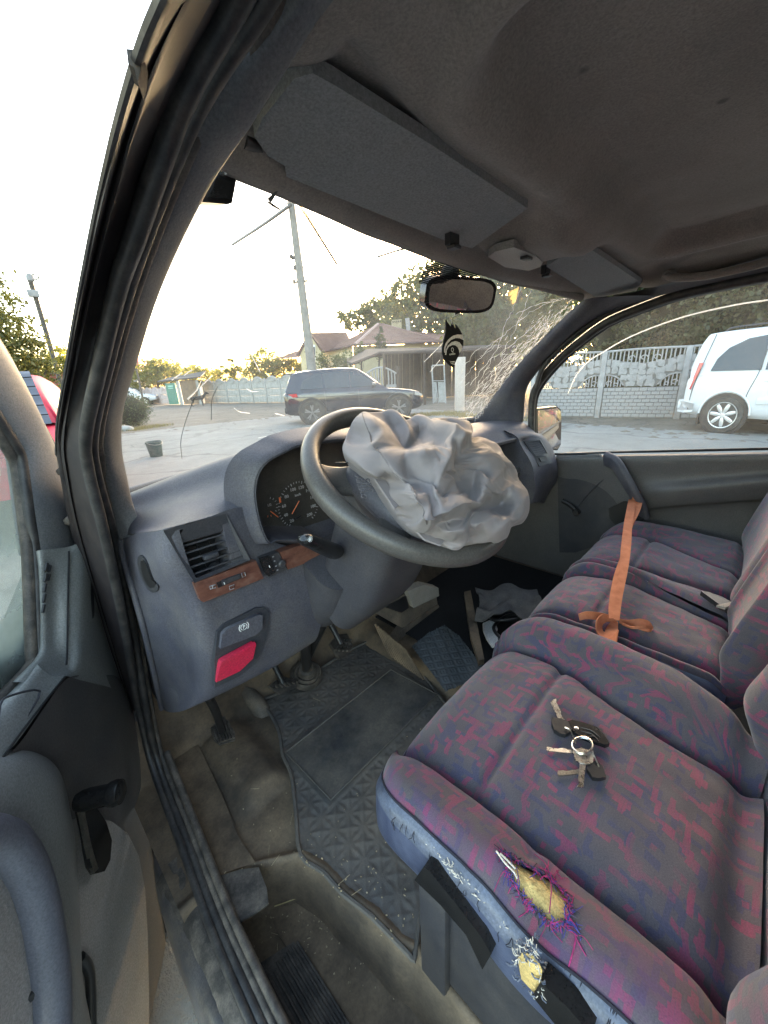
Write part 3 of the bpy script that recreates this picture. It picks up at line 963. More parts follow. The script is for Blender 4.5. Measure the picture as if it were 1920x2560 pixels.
fas = [
    [P(304, 1346, x=-0.778)] + PY([(345, 1332, 0.77), (404, 1324, 0.660), (500, 1300, 0.652), (600, 1268, 0.652), (650, 1290, 0.662)]),
    [P(318, 1412, x=-0.781)] + PY([(372, 1412, 0.73), (426, 1412, 0.650), (530, 1392, 0.648), (620, 1365, 0.648), (680, 1352, 0.66)]),
    [P(343, 1492, x=-0.783)] + PY([(412, 1494, 0.735), (470, 1494, 0.650), (550, 1476, 0.645), (655, 1436, 0.645), (800, 1388, 0.645)]),
    [P(367, 1580, x=-0.784)] + PY([(442, 1586, 0.735), (502, 1586, 0.650), (585, 1560, 0.640), (695, 1505, 0.638), (822, 1455, 0.638)]),
    [P(392, 1690, x=-0.784)] + PY([(462, 1700, 0.745), (515, 1695, 0.665), (605, 1650, 0.650), (705, 1600, 0.645), (805, 1550, 0.645)]),
    [P(408, 1768, x=-0.782)] + PY([(445, 1778, 0.775), (505, 1757, 0.690), (605, 1709, 0.672), (705, 1656, 0.665), (785, 1605, 0.665)]),
]
fas.append([p+Vector((0.0, 0.06, -0.004)) for p in fas[-1]])
fas.append([p+Vector((0.01, 0.25, 0.06)) for p in fas[-2]])
for r in fas: r.insert(0, r[0]+Vector((0.004, 0.10, 0)))
fascia = patch('dash_fascia', fas, M['dash'], van, nu=9, nv=9, smooth=60, fn=recess)
# thin raised rim along the end face
tube('end_rim', [fas[i][1]+Vector((-0.004, -0.002, 0)) for i in range(6)], 0.006, M['dash'], van)
# oval hole in the end face
oh = [(349, 1392), (360, 1390), (372, 1410), (386, 1450), (398, 1462), (396, 1475), (380, 1478), (360, 1450), (350, 1420)]
o = slab('end_vent', [surf(fascia, *p, 0.003) for p in oh], (0.006, 0.003, 0), M['dash_dark'], van, bevel=0.002, round_=3)
slab('opening', [surf(fascia, 356+(p[0]-356)*0.70+6, 1432+(p[1]-1432)*0.74, 0.0036) for p in oh], (0.003, 0.002, 0), M['black'], o, round_=3)


def frame(name, outer, inner, d, mat, parent, bevel=0.002):
    bm = bmesh.new()
    n = len(outer)
    A = [bm.verts.new(p) for p in outer]; B = [bm.verts.new(p) for p in inner]
    C = [bm.verts.new(Vector(p)+d) for p in outer]; D_ = [bm.verts.new(Vector(p)+d) for p in inner]
    for i in range(n):
        j = (i+1) % n
        bm.faces.new((A[i], A[j], B[j], B[i])); bm.faces.new((C[j], C[i], D_[i], D_[j]))
        bm.faces.new((A[j], A[i], C[i], C[j])); bm.faces.new((B[i], B[j], D_[j], D_[i]))
    es = [e for e in bm.edges if len(e.link_faces) == 2 and e.calc_face_angle(0) > 0.6]
    bmesh.ops.bevel(bm, geom=es, offset=bevel, segments=2, profile=0.5, affect='EDGES', clamp_overlap=True)
    return bm_to(name, bm, mat, parent)


def vent(outer, inner, label, nsl=5, d=Vector((0, 0.05, 0)), mat='dash_dark', vanes=(0.3, 0.55, 0.8), tab=True):
    f = frame('air_vent', outer, inner, d, M[mat], van, 0.004)
    f['label'] = label
    a, b, c, e = [Vector(p) for p in inner]      # TL TR BR BL
    slab('duct', [Vector(p)+d*0.95 for p in inner], d*0.1, M['black'], f)
    up = (a-e).normalized(); rt = (b-a).normalized(); nn = rt.cross(up).normalized()
    for k in range(nsl):
        t = (k+0.5)/nsl
        l = a.lerp(e, t)+d*0.10; r = b.lerp(c, t)+d*0.10
        slab('slat', [l, r, r+d*0.34+up*0.004, l+d*0.34+up*0.004], up*0.0030, M['dash_dark'], f, bevel=0.0008, seg=1)
    for t in vanes:
        p = a.lerp(b, t)+d*0.5; q = e.lerp(c, t)+d*0.5
        slab('vane', [p+d*.15, q+d*.15, q+d*0.4, p+d*0.4], rt*0.002, M['black'], f)
    if tab:
        p = a.lerp(e, 0.56).lerp(b.lerp(c, 0.56), 0.42)
        box('thumb_tab', p+d*0.03, (0.026, 0.012, 0.009), M['dash_dark'], f, bevel=0.003)
    return f


vo = [(408, 1326), (565, 1284), (626, 1400), (486, 1457)]
vi = [(448, 1359), (577, 1322), (611, 1398), (490, 1445)]
vy = [0.648, 0.648, 0.636, 0.636]
vent([P(*p, y=y) for p, y in zip(vo, vy)], [P(*p, y=y+0.003) for p, y in zip(vi, vy)], 'square air vent at the outer end of the dashboard', d=Vector((0.010, 0.040, -0.026)))

# --- wood strips, sliders, light switches
ws_ = [(484, 1459), (640, 1402), (659, 1446), (600, 1470), (508, 1506), (500, 1500)]
o = slab('wood_trim', [P(*p, y=0.634) for p in ws_], (0, 0.02, 0), M['wood'], van, bevel=0.004, seg=2)
sl = [(541, 1457), (601, 1434), (603, 1446), (546, 1470)]
s2 = slab('slider_slot', [P(*p, y=0.633) for p in sl], (0, 0.006, 0), M['black'], o, bevel=0.001)
kn = [(556, 1452), (600, 1436), (602, 1445), (558, 1463)]
slab('slider_knob', [P(*p, y=0.629) for p in kn], (0, 0.006, 0), M['dash_dark'], o, bevel=0.002)
dx = (P(640, 1402, y=0.63)-P(484, 1459, y=0.63)); dz = Vector((0, 0, 1))


def icon_poly(name, pts, mat, parent, y, w=0.0009):
    return tube(name, [P(*p, y=y) for p in pts], w, mat, parent, n=4, steps=1, closed=True)


icon_poly('vent_symbol', [(604, 1433), (612, 1431), (614, 1440), (606, 1443)], M['grey_print'], o, 0.633)
icon_poly('vent_symbol', [(573, 1466), (585, 1462), (585, 1471), (575, 1475)], M['grey_print'], o, 0.633)
icon_poly('vent_symbol', [(524, 1466), (538, 1462), (539, 1469), (526, 1473)], M['grey_print'], o, 0.633)
tube('vent_symbol', [P(531, 1464, y=0.633), P(532, 1471, y=0.633)], 0.0009, M['grey_print'], o, n=4, steps=1)
tube('slider_mark', [P(560, 1456, y=0.628), P(562, 1461, y=0.628)], 0.0007, M['white_print'], o, n=4, steps=1)
w2 = [(699, 1381), (790, 1350), (806, 1392), (720, 1424)]
slab('wood_trim', [P(*p, y=0.634) for p in w2], (0, 0.02, 0), M['wood'], van, bevel=0.004)
lp = [(651, 1396), (697, 1381), (718, 1424), (672, 1444)]
o = slab('light_switch_panel', [P(*p, y=0.634) for p in lp], (0, 0.02, 0), M['dash_dark'], van, bevel=0.002)
rk = [(654, 1398), (676, 1391), (688, 1432), (672, 1441), (664, 1430)]
slab('rocker', [P(*p, y=0.627) for p in rk], (0, 0.01, 0), M['gloss_black'], o, bevel=0.003)
lathe('dial', [(0.008, 0), (0.008, 0.006), (0.006, 0.008)], P(702, 1408, y=0.634), (0, -1, 0), M['dash_dark'], o, n=16)
for p in ((683, 1392), (686, 1403), (690, 1415), (694, 1425)):
    box('lamp_symbol', P(*p, y=0.6335), (0.0035, 0.001, 0.0025), M['grey_print'], o)
tube('rocker_mark', [P(673, 1414, y=0.6265), P(675, 1419, y=0.6265)], 0.001, M['white_print'], o, n=4, steps=1)

# --- parking brake release and bonnet lever in their recess
rp = [(543, 1580), (560, 1562), (640, 1520), (662, 1518), (675, 1534), (668, 1590), (640, 1658), (600, 1690), (537, 1720), (536, 1660)]
o = slab('brake_release_panel', [P(*p, y=0.634) for p in rp], (0, 0.012, 0), M['dash_dark'], van, bevel=0.003)
hd = [(556, 1586), (566, 1574), (646, 1537), (657, 1538), (656, 1572), (640, 1588), (551, 1622)]
h = slab('brake_release_handle', [P(*p, y=0.626) for p in hd], (0, 0.012, 0), M['dash'], o, bevel=0.004)
ic = P(610, 1567, y=0.6255)
eu = (P(646, 1550, y=0.6255)-P(570, 1584, y=0.6255)).normalized(); ev = Vector((0, -1, 0)).cross(eu)
ev = -ev if ev.z < 0 else ev
tube('brake_symbol', [ic+eu*0.0062*math.cos(a)+ev*0.0062*math.sin(a) for a in [k*math.pi/8 for k in range(16)]], 0.0007, M['white_print'], h, n=4, steps=1, closed=True)
for sg in (0, math.pi):
    tube('brake_symbol', [ic+eu*0.0096*math.cos(a+sg)+ev*0.0096*math.sin(a+sg) for a in [-0.8, -0.4, 0, 0.4, 0.8]], 0.0008, M['white_print'], h, n=4, steps=1)
text('brake_symbol_letter', 'P', ic+Vector((0, -0.0004, 0)), eu, ev, 0.010, M['white_print'], h)
rl = [(553, 1656), (560, 1650), (636, 1609), (640, 1612), (633, 1646), (600, 1678), (541, 1706)]
l_ = slab('bonnet_lever', [P(*p, y=0.628-0.008*(p[1] < 1660)) for p in rl], (0, 0.012, 0), M['red_lever'], van, bevel=0.003)
l_['label'] = 'red bonnet release lever'
slab('lip', [P(*p, y=0.619) for p in ((553, 1656), (640, 1609), (640, 1616), (552, 1664))], (0, 0.006, 0.002), M['red_lever'], l_, bevel=0.0015)

# --- instrument hood and cluster
lip_px = [(800, 1352), (703, 1349), (676, 1357), (664, 1345), (648, 1304), (637, 1240), (643, 1190), (668, 1154), (714, 1129), (752, 1113), (830, 1102), (930, 1098), (1010, 1110), (1060, 1160), (1070, 1260)]
lip = PY([(a, b, 0.63) for a, b in lip_px])
cen = Vector((-0.40, 0.70, 1.19))
rows = []
for i, p in enumerate(lip):
    out = (p-cen); out.y = 0; out.normalize()
    rows.append([p+out*0.030+Vector((0, 0.06, -0.004)), p+out*0.012+Vector((0, 0.012, 0)), p+out*0.003+Vector((0, -0.001, 0)), p, p-out*0.004+Vector((0, 0.006, 0)), p-out*0.016+Vector((0, 0.085, 0)), p-out*0.02+Vector((0, 0.12, 0))])
hood = patch('instrument_hood', rows, M['dash'], van, nu=6, nv=4, smooth=60)
cp = [(p-cen)*0.97+cen for p in lip]
clu = slab('instrument_cluster', [Vector((p.x, 0.715, p.z)) for p in cp], (0, 0.02, 0), m_simple('cluster_face', (0.030, 0.029, 0.030), 0.42, var=0.25, vscale=20, dust=(0.16, 0.14, 0.11), dust_amt=0.3), van)


def ray_y(px, py, y=0.713): return P(px, py, y=y)


# speedometer: arc of ticks, numbers and needle
sc_ = ray_y(748, 1262); sr = (ray_y(748, 1205)-sc_).length
vals = list(range(20, 201, 20))
for k in range(37):
    a = R(232 - k*284/36)
    r0 = sr*(0.93 if k % 4 == 0 else 0.97)
    d_ = Vector((math.cos(a), 0, math.sin(a)))
    tube('speed_tick', [sc_+d_*r0, sc_+d_*sr*1.04], 0.0007 if k % 2 else 0.0010, M['grey_print'], clu, n=4, steps=1)
for i, v in enumerate(vals):
    a = R(232 - i*284/9)
    d_ = Vector((math.cos(a), 0, math.sin(a)))
    text('speed_number', str(v), sc_+d_*sr*0.76, (1, 0, 0), (0, 0, 1), 0.0105, M['grey_print'], clu)
text('speed_unit', 'km/h', sc_+Vector((0, 0, sr*0.45)), (1, 0, 0), (0, 0, 1), 0.008, M['grey_print'], clu)
tube('needle', [ray_y(748, 1252, 0.708), ray_y(730, 1285, 0.708)], 0.0013, M['orange_print'], clu, n=4, steps=1)
tube('needle_rest', [ray_y(740, 1297, 0.708), ray_y(752, 1290, 0.708)], 0.003, M['black'], clu, n=6, steps=1)
# small gauge at the left
gc = ray_y(672, 1268); gr = sr*0.42
for k in range(9):
    a = R(70-k*22); d_ = Vector((math.cos(a), 0, math.sin(a)))
    tube('fuel_tick', [gc+d_*gr*0.82, gc+d_*gr], 0.0008, M['grey_print'] if k < 7 else M['orange_print'], clu, n=4, steps=1)
tube('needle', [ray_y(676, 1278, 0.708), ray_y(696, 1293, 0.708)], 0.0011, M['orange_print'], clu, n=4, steps=1)
text('fuel_number', '1/2', gc+Vector((0.002, 0, 0.004)), (1, 0, 0), (0, 0, 1), 0.008, M['grey_print'], clu)
gc = sc_+Vector((0.125, 0, 0.0))
for k in range(9):
    a = R(200-k*28); d_ = Vector((math.cos(a), 0, math.sin(a)))
    tube('temperature_tick', [gc+d_*gr*0.82, gc+d_*gr], 0.0008, M['grey_print'], clu, n=4, steps=1)
box('warning_strip', ray_y(700, 1250, 0.712), (0.004, 0.001, 0.012), M['orange_print'], clu)
slab('cluster_base', [Vector((-0.60, 0.66, 1.10)), Vector((-0.22, 0.66, 1.10)), Vector((-0.22, 0.72, 1.122)), Vector((-0.60, 0.72, 1.135))], (0, 0.0, -0.02), M['dash'], van)

# --- steering column and wheel
WC = Vector((-0.397, 0.438, 1.274)); WN = Vector((0, -0.531, 0.847)).normalized()
WX = Vector((1, 0, 0)); WY = WN.cross(WX).normalized()


def WP(a, b, h=0.0): return WC+WX*a+WY*b+WN*h


def rrect(w, h, r, n=5):
    out = []
    for cx_, cy_, a0 in ((w-r, h-r, 0), (-w+r, h-r, 90), (-w+r, -h+r, 180), (w-r, -h+r, 270)):
        for k in range(n+1):
            a = R(a0+90*k/n)
            out.append((cx_+r*math.cos(a), cy_+r*math.sin(a)))
    return out


colp = [WP(0, 0, -0.05), WP(0, 0, -0.10), WP(0, -0.01, -0.17), WP(0.0, -0.02, -0.26), WP(0.0, 0.0, -0.36)]
sweep('steering_column', colp, rrect(0.092, 0.078, 0.04), M['column'], van, steps=4, up=WY, scales=None)
lowc = [Vector((-0.37, 0.60, 1.08)), Vector((-0.36, 0.66, 0.98)), Vector((-0.34, 0.75, 0.93)), Vector((-0.33, 0.95, 0.90))]
sweep('column_shroud', lowc, rrect(0.150, 0.070, 0.05), M['column'], van, steps=4, up=WY)
lathe('column_screw', [(0.008, 0), (0.008, 0.003), (0.004, 0.004)], P(942, 1430, y=0.47), (0.1, -0.8, -0.6), M['grey_print'], van, n=12)
tube('steering_shaft', [Vector((-0.36, 0.72, 0.93)), P(770, 1640, y=0.98), P(768, 1672, y=1.02)], 0.016, M['black'], van)

sw = empty('steering_wheel', (0, 0, 0), van)
# rim: a true ring, slightly thicker at the hand grips
rim = [WP(0.184*math.cos(a), 0.184*math.sin(a)) for a in [2*math.pi*k/72 for k in range(72)]]
V, F = sweep_mesh(rim, circ(0.0165, 12, 0.0185), True, False, [1.0+0.06*math.cos(4*2*math.pi*k/72) for k in range(72)], up=WN)
raw('rim', V, F, M['wheel'], sw, 80)
# spokes: four, flat and tapered, dished towards the column
for a_, s in ((R(158), 1), (R(22), 1), (R(215), 1), (R(325), 1)):
    d1 = Vector((math.cos(a_), math.sin(a_)))
    pts = [WP(d1.x*r, d1.y*r, h) for r, h in ((0.08, -0.012), (0.12, -0.018), (0.15, -0.015), (0.182, -0.003))]
    sweep('spoke', pts, rrect(0.028, 0.009, 0.008, 3), M['wheel'], sw, steps=4, up=WN, scales=[1.25-0.35*k/12 for k in range(13)])
# hub pad: domed, rounded trapezoid
rows = []
for i in range(9):
    f = i/8
    row = []
    for k in range(41):
        a = 2*math.pi*k/40
        c, s = math.cos(a), math.sin(a)
        w = 0.125 if s > 0 else 0.125+0.012*s
        h = 0.095 if s > 0 else 0.115
        e = 0.62
        x_ = math.copysign(abs(c)**e, c)*w; y_ = math.copysign(abs(s)**e, s)*h
        rr = math.cos(f*math.pi/2)**0.6 if f < 1 else 0.0
        row.append(tuple(WP(x_*rr, y_*rr-0.012, -0.016+0.050*math.sin(f*math.pi/2))))
    rows.append(row)
hub = grid_surface('hub_pad', rows, M['hub'], sw, smooth=70)
low = []
for i in range(5):
    f = i/4
    row = []
    for k in range(41):
        a = 2*math.pi*k/40
        c, s = math.cos(a), math.sin(a)
        e = 0.7
        row.append(tuple(WP(math.copysign(abs(c)**e, c)*(0.125-0.045*f), math.copysign(abs(s)**e, s)*(0.105-0.035*f)-0.012, -0.012-0.065*f)))
    low.append(row)
grid_surface('hub_shroud', low, M['hub'], sw, smooth=70)
# pad seam and embossed letters
tube('pad_seam', [WP(*q) for q in ((-0.125, 0.070, 0.006), (-0.105, 0.03, 0.030), (-0.098, -0.02, 0.033), (-0.082, -0.065, 0.030), (-0.04, -0.098, 0.022), (0.02, -0.110, 0.014))], 0.0013, M['black'], sw, n=6)
td = (PN(915, 1245, WP(0, 0, 0.034), WN)-PN(898, 1190, WP(0, 0, 0.034), WN)).normalized()
text('embossed_letters', 'SRS', PN(917, 1212, WP(0, 0, 0.036), WN), td, WN.cross(td), 0.021, M['faint_print'], sw)
text('embossed_letters', 'AIRBAG', PN(902, 1217, WP(0, 0, 0.036), WN), td, WN.cross(td), 0.014, M['faint_print'], sw)


# --- the burst airbag
def airbag():
    out = [(858, 1130), (862, 1095), (880, 1055), (905, 1030), (945, 1026), (980, 1024), (1010, 1046), (1040, 1038), (1070, 1046), (1110, 1040), (1165, 1052), (1176, 1086), (1200, 1093), (1240, 1118), (1275, 1165), (1296, 1222), (1306, 1255), (1298, 1295), (1262, 1330), (1218, 1350), (1165, 1362), (1130, 1368), (1085, 1348), (1022, 1318), (960, 1245), (930, 1200), (890, 1165)]
    bd = [np.array(p[:2]) for p in cr([(a, b, 0) for a, b in out], 7, True)]
    bd = np.array(bd); nb = len(bd)
    c0 = np.array([1075., 1190.])
    folds = [   # (polyline in photo pixels, height, width): ridges positive, valleys negative
        ([(905, 1032), (915, 1080), (945, 1130), (985, 1180), (1010, 1225), (1030, 1270), (1045, 1295)], 0.016, 13),
        ([(880, 1070), (925, 1095), (950, 1140), (975, 1185)], -0.014, 13),
        ([(965, 1040), (985, 1075), (1000, 1100), (1030, 1080), (1040, 1042)], -0.020, 14),
        ([(1040, 1040), (1075, 1060), (1115, 1075), (1140, 1090)], 0.016, 12),
        ([(1118, 1072), (1100, 1130), (1078, 1190), (1070, 1225)], 0.008, 10),
        ([(1000, 1130), (1005, 1190), (1010, 1215)], -0.007, 14),
        ([(1045, 1292), (1090, 1270), (1140, 1255), (1200, 1232), (1235, 1215)], 0.020, 16),
        ([(1050, 1310), (1110, 1280), (1170, 1262), (1220, 1250)], -0.016, 12),
        ([(1165, 1180), (1160, 1215), (1180, 1240), (1220, 1215), (1240, 1170)], -0.016, 13),
        ([(1160, 1180), (1200, 1190), (1255, 1158)], 0.012, 14),
        ([(1150, 1090), (1190, 1130), (1240, 1160), (1262, 1200)], 0.012, 14),
        ([(1290, 1215), (1250, 1260), (1230, 1300), (1215, 1345)], 0.014, 14),
        ([(1262, 1180), (1240, 1230), (1225, 1270)], -0.010, 14),
        ([(1040, 1320), (1100, 1312), (1170, 1300), (1225, 1275)], 0.010, 12),
        ([(1160, 1285), (1160, 1355)], -0.005, 5),
        ([(870, 1130), (910, 1160), (960, 1215), (1005, 1245)], 0.012, 14),
        ([(950, 1200), (1000, 1260), (1035, 1300)], -0.010, 12),
        ([(1080, 1345), (1120, 1335), (1165, 1350)], -0.010, 10),
        ([(925, 1050), (950, 1075), (935, 1100)], 0.008, 8),
        ([(1120, 1055), (1165, 1075)], -0.010, 9),
        ([(1040, 1130), (1120, 1120), (1180, 1140)], 0.004, 16),
        ([(1030, 1190), (1090, 1200), (1150, 1180)], -0.004, 14),
    ]
    segs = []
    for pl, h, w in folds:
        q = np.array([p[:2] for p in cr([(a, b, 0) for a, b in pl], 4)])
        segs.append((q, h, w))
    # the cloth: a slack sheet over the cushion, its surplus buckling into folds
    N = 104
    lin = np.linspace(-1, 1, N)
    A_, B_ = np.meshgrid(lin, lin)
    # square to disc (concentric), then disc to outline
    with np.errstate(divide='ignore', invalid='ignore'):
        big = np.abs(A_) > np.abs(B_)
        rr = np.where(big, np.abs(A_), np.abs(B_))
        ang = np.where(big, np.where(A_ > 0, 0, np.pi)+np.where(A_ != 0, (B_/np.where(A_ == 0, 1, A_)), 0)*np.pi/4,
                       np.where(B_ > 0, np.pi/2, -np.pi/2)-np.where(B_ != 0, (A_/np.where(B_ == 0, 1, B_)), 0)*np.pi/4)
    ba = np.arctan2(bd[:, 1]-c0[1], bd[:, 0]-c0[0])
    o_ = np.argsort(ba)
    br = np.hypot(bd[:, 0]-c0[0], bd[:, 1]-c0[1])
    ang = (ang+np.pi) % (2*np.pi)-np.pi
    rad = np.interp(ang, np.concatenate([ba[o_]-2*np.pi, ba[o_], ba[o_]+2*np.pi]), np.tile(br[o_], 3))
    PX = np.stack([c0[0]+rad*rr*np.cos(ang), c0[1]+rad*rr*np.sin(ang)], 2)
    H = 0.026+0.066*(1-rr**2.4)
    for q, h, w in segs:
        w = w*1.7
        d = np.full(PX.shape[:2], 1e9)
        for a, b in zip(q[:-1], q[1:]):
            ab = b-a; t = np.clip(((PX-a)@ab)/(ab@ab+1e-9), 0, 1)
            d = np.minimum(d, np.linalg.norm(PX-(a+t[..., None]*ab), axis=2))
        H += h*1.5*np.exp(-(d/w)**2)*np.clip((1-rr)*5, 0.15, 1)
    n = np.array(WN); wc = np.array(WC); cam_ = np.array(CAM)
    rays = ((PX[..., 0]-CXP)/FPX)[..., None]*np.array(_r2)+((PX[..., 1]-CYP)/FPX)[..., None]*np.array(_d2)+np.array(_fw)
    tt = ((wc[None, None]+n*H[..., None]-cam_)@n)/(rays@n)
    X = cam_+rays*tt[..., None]
    g = np.random.default_rng(5)
    rest0 = {}
    for name_, (di, dj) in dict(h=(0, 1), v=(1, 0), d1=(1, 1), d2=(1, -1), h2=(0, 9), v2=(9, 0), h3=(0, 4), v3=(4, 0)).items():
        rest0[name_] = (di, dj)

    def pair(di, dj):
        i0 = slice(0, N-di); i1 = slice(di, N)
        if dj >= 0: return (i0, slice(0, N-dj)), (i1, slice(dj, N))
        return (i0, slice(-dj, N)), (i1, slice(0, N+dj))
    cons = []
    for nm, (di, dj) in rest0.items():
        a, b = pair(di, dj)
        L = np.linalg.norm(X[a]-X[b], axis=2)
        if nm in ("h2", "v2", "h3", "v3"): cons.append((a, b, L*SLACK*0.985, 0.16, True))
        else: cons.append((a, b, L*SLACK, 0.9 if nm in 'hv' else 0.5, False))
    pin = rr > 0.985
    hub_h = ((X-wc)@n)*0.62
    P_ = X+g.normal(size=X.shape)*0.0004
    Vv = np.zeros_like(P_)
    grav = np.array([0.0, 0.0, -1.0])*0.00003
    for step in range(190):
        Vv = Vv*0.80+grav+n*(0.00006 if step < 60 else 0.00002)
        Q = P_+Vv
        for it in range(7):
            acc = np.zeros_like(Q); wt = np.zeros(Q.shape[:2])
            for a, b, L, k, bend in cons:
                d = Q[b]-Q[a]
                l = np.linalg.norm(d, axis=2)+1e-9
                diff = (l-L)/l
                if bend: diff = np.where(diff < 0, diff, 0)
                c = d*(diff*0.5*k)[..., None]
                acc[a] += c; acc[b] -= c
                wt[a] += 1; wt[b] += 1
            Q = Q+acc/np.maximum(wt, 1)[..., None]*2.0
            Q[pin] = X[pin]
            hh = (Q-wc)@n
            low = np.maximum(0, hub_h-hh)
            Q = Q+n*low[..., None]
        Vv = Q-P_
        P_ = Q
    # creases pressed into the cloth along the traced folds
    for q, h, w in segs:
        d = np.full(PX.shape[:2], 1e9)
        for a, b in zip(q[:-1], q[1:]):
            ab = b-a; t = np.clip(((PX-a)@ab)/(ab@ab+1e-9), 0, 1)
            d = np.minimum(d, np.linalg.norm(PX-(a+t[..., None]*ab), axis=2))
        P_ = P_+n*(h*0.42*np.exp(-d/(w*0.62))*np.clip((1-rr)*6, 0.2, 1))[..., None]
    G = P_
    ring = [(0, j) for j in range(N)]+[(i, N-1) for i in range(1, N)]+[(N-1, j) for j in range(N-2, -1, -1)]+[(i, 0) for i in range(N-2, 0, -1)]
    Vt = list(G.reshape(-1, 3)); F = []
    for i in range(N-1):
        for j in range(N-1): F.append((i*N+j, i*N+j+1, (i+1)*N+j+1, (i+1)*N+j))
    cw = np.array(WP(0.08, 0.0, 0.05))
    prev = [i*N+j for i, j in ring]
    for dn, inw in ((-0.012, 0.02), (-0.035, 0.10), (-0.05, 0.22)):
        cur = []
        for i, j in ring:
            p = G[i, j]
            cur.append(len(Vt)); Vt.append(p+n*dn+(cw-p)*inw)
        for k in range(len(ring)):
            k2 = (k+1) % len(ring)
            F.append((prev[k], prev[k2], cur[k2], cur[k]))
        prev = cur
    bm = bmesh.new()
    vs = [bm.verts.new(v) for v in Vt]
    for f in F: bm.faces.new([vs[q] for q in f])
    o = bm_to('airbag', bm, M['airbag'], sw, 180)
    sm = cr([(905, 1036, 0), (917, 1080, 0), (945, 1130, 0), (985, 1180, 0), (1010, 1222, 0), (1030, 1270, 0), (1045, 1300, 0)], 6)
    sp = []
    for q in sm:
        k = int(np.argmin(np.linalg.norm(PX-q[:2], axis=2))); i, j = divmod(k, N)
        p = G[max(0, i-1):i+2, max(0, j-1):j+2].reshape(-1, 3).mean(0)+n*0.0006
        sp.append(tuple(p))
    tube('airbag_seam', sp[::2], 0.0011, m_simple('bag_seam', (0.15, 0.135, 0.14), 0.8), sw, n=5, steps=3)
    md = o.modifiers.new('smooth', 'SUBSURF'); md.levels = 1; md.render_levels = 1
    return o, G


def m_airbag():
    t = NT('airbag_cloth'); c = t.coord('Object')
    n = t.noise(c, 9, 5, 0.6)
    a = t.mix(t.ramp(n, 0.3, 0.75), (0.205, 0.182, 0.187), (0.262, 0.234, 0.240))
    d = t.ramp(t.noise(c, 24, 5, 0.7), 0.55, 0.8)
    a = t.mix(t.math('MULTIPLY', d, 0.3), a, (0.15, 0.135, 0.13))
    h = t.math('ADD', t.noise(c, 45, 4, 0.55), t.math('MULTIPLY', t.noise(c, 1500, 2, 0.6), 0.12))
    t.bsdf(a, 0.72, spec=0.3, normal=t.bump(h, 0.35, 0.002), sheen=0.1)
    return t.m


M['airbag'] = m_airbag()
SLACK = 1.085
ab, abG = airbag(); ab['label'] = 'crumpled grey deflated airbag'
# flap ends below the bag
slab('airbag_flap', [PN(*p, WP(0, 0, 0.035), WN) for p in ((1022, 1312), (1080, 1340), (1112, 1352), (1100, 1366), (1060, 1352))], WN*0.003, M['airbag'], sw, bevel=0.001)
slab('airbag_flap', [PN(*p, WP(0, 0, 0.045), WN) for p in ((935, 1200), (962, 1205), (1000, 1262), (985, 1275))], WN*0.003, M['airbag'], sw, bevel=0.001)

# --- stalk
st = empty('indicator_stalk', (0, 0, 0), van)
sa, sb = P(820, 1372, y=0.53), P(712, 1327, y=0.47)
sdir = (sb-sa).normalized()
sweep('lever', [sa+sdir*t for t in (-0.03, 0.0, 0.03, 0.05, 0.062)], circ(0.0165, 14, 0.0125), M['gloss_black'], st, steps=3, scales=[1.25-0.28*k/12 for k in range(13)])
sweep('end_cap', [sa+sdir*t for t in (0.064, 0.075, 0.092, 0.102)], circ(0.017, 14, 0.012), M['gloss_black'], st, steps=3, scales=[1.0, 1.0, 0.99, 0.98, 0.96, 0.93, 0.88, 0.8, 0.66, 0.4])
sc2 = P(772, 1346, y=0.485)
for k in range(5):
    a = k*math.pi/5
    tube('light_symbol', [sc2+Vector((math.cos(a)*0.005, -0.004, math.sin(a)*0.005)), sc2-Vector((math.cos(a)*0.005, 0.004, math.sin(a)*0.005))], 0.0005, M['white_print'], st, n=4, steps=1)

# --- middle and right part of the dashboard
xs = [-0.22, 0.0, 0.2, 0.4, 0.6, 0.72, 0.775]
rows = [[Vector((x, 1.12-0.145*(x/0.76)**2, 1.205)) for x in xs],
        [Vector((x, 0.98-0.10*(x/0.76)**2, 1.225)) for x in xs],
        [Vector((x, 0.80-0.04*(x/0.76)**2, 1.225-0.01*x)) for x in xs],
        [Vector((x, 0.675, 1.215-0.035*x)) for x in xs],
        [Vector((x, 0.660, 1.195-0.035*x)) for x in xs],
        [Vector((x, 0.675, 1.178-0.035*x)) for x in xs]]
fl = [Vector((-0.22, 0.66, 1.19)), Vector((0.0, 0.66, 1.185)), P(1150, 1125, x=0.2), P(1223, 1112, x=0.40), P(1293, 1095, x=0.60), P(1345, 1089, x=0.72), P(1364, 1099, x=0.775)]
rows[3] = [p+Vector((0, 0.020, 0.003)) for p in fl]; rows[4] = fl; rows[5] = [p+Vector((0, 0.004, -0.014)) for p in fl]
patch('dash_top', rows, M['dash'], van, nu=4, nv=4, smooth=70)
box('dash_back', (0.28, 0.93, 1.02), (1.0, 0.03, 0.40), M['black'], van)
slab('shelf', [Vector((-0.2, 0.68, 1.075)), Vector((0.62, 0.68, 1.058)), Vector((0.62, 0.92, 1.058)), Vector((-0.2, 0.92, 1.075))], (0, 0, -0.022), M['pillar'], van, bevel=0.006)
slab('lower_dash', [Vector((-0.16, 0.70, 0.985)), Vector((0.64, 0.70, 0.96)), Vector((0.66, 0.80, 0.80)), Vector((0.64, 0.93, 0.78)), Vector((-0.16, 0.93, 0.80)), Vector((-0.18, 0.80, 0.85))], (0, 0.0, 0.02), M['dash_dark'], van, bevel=0.006)
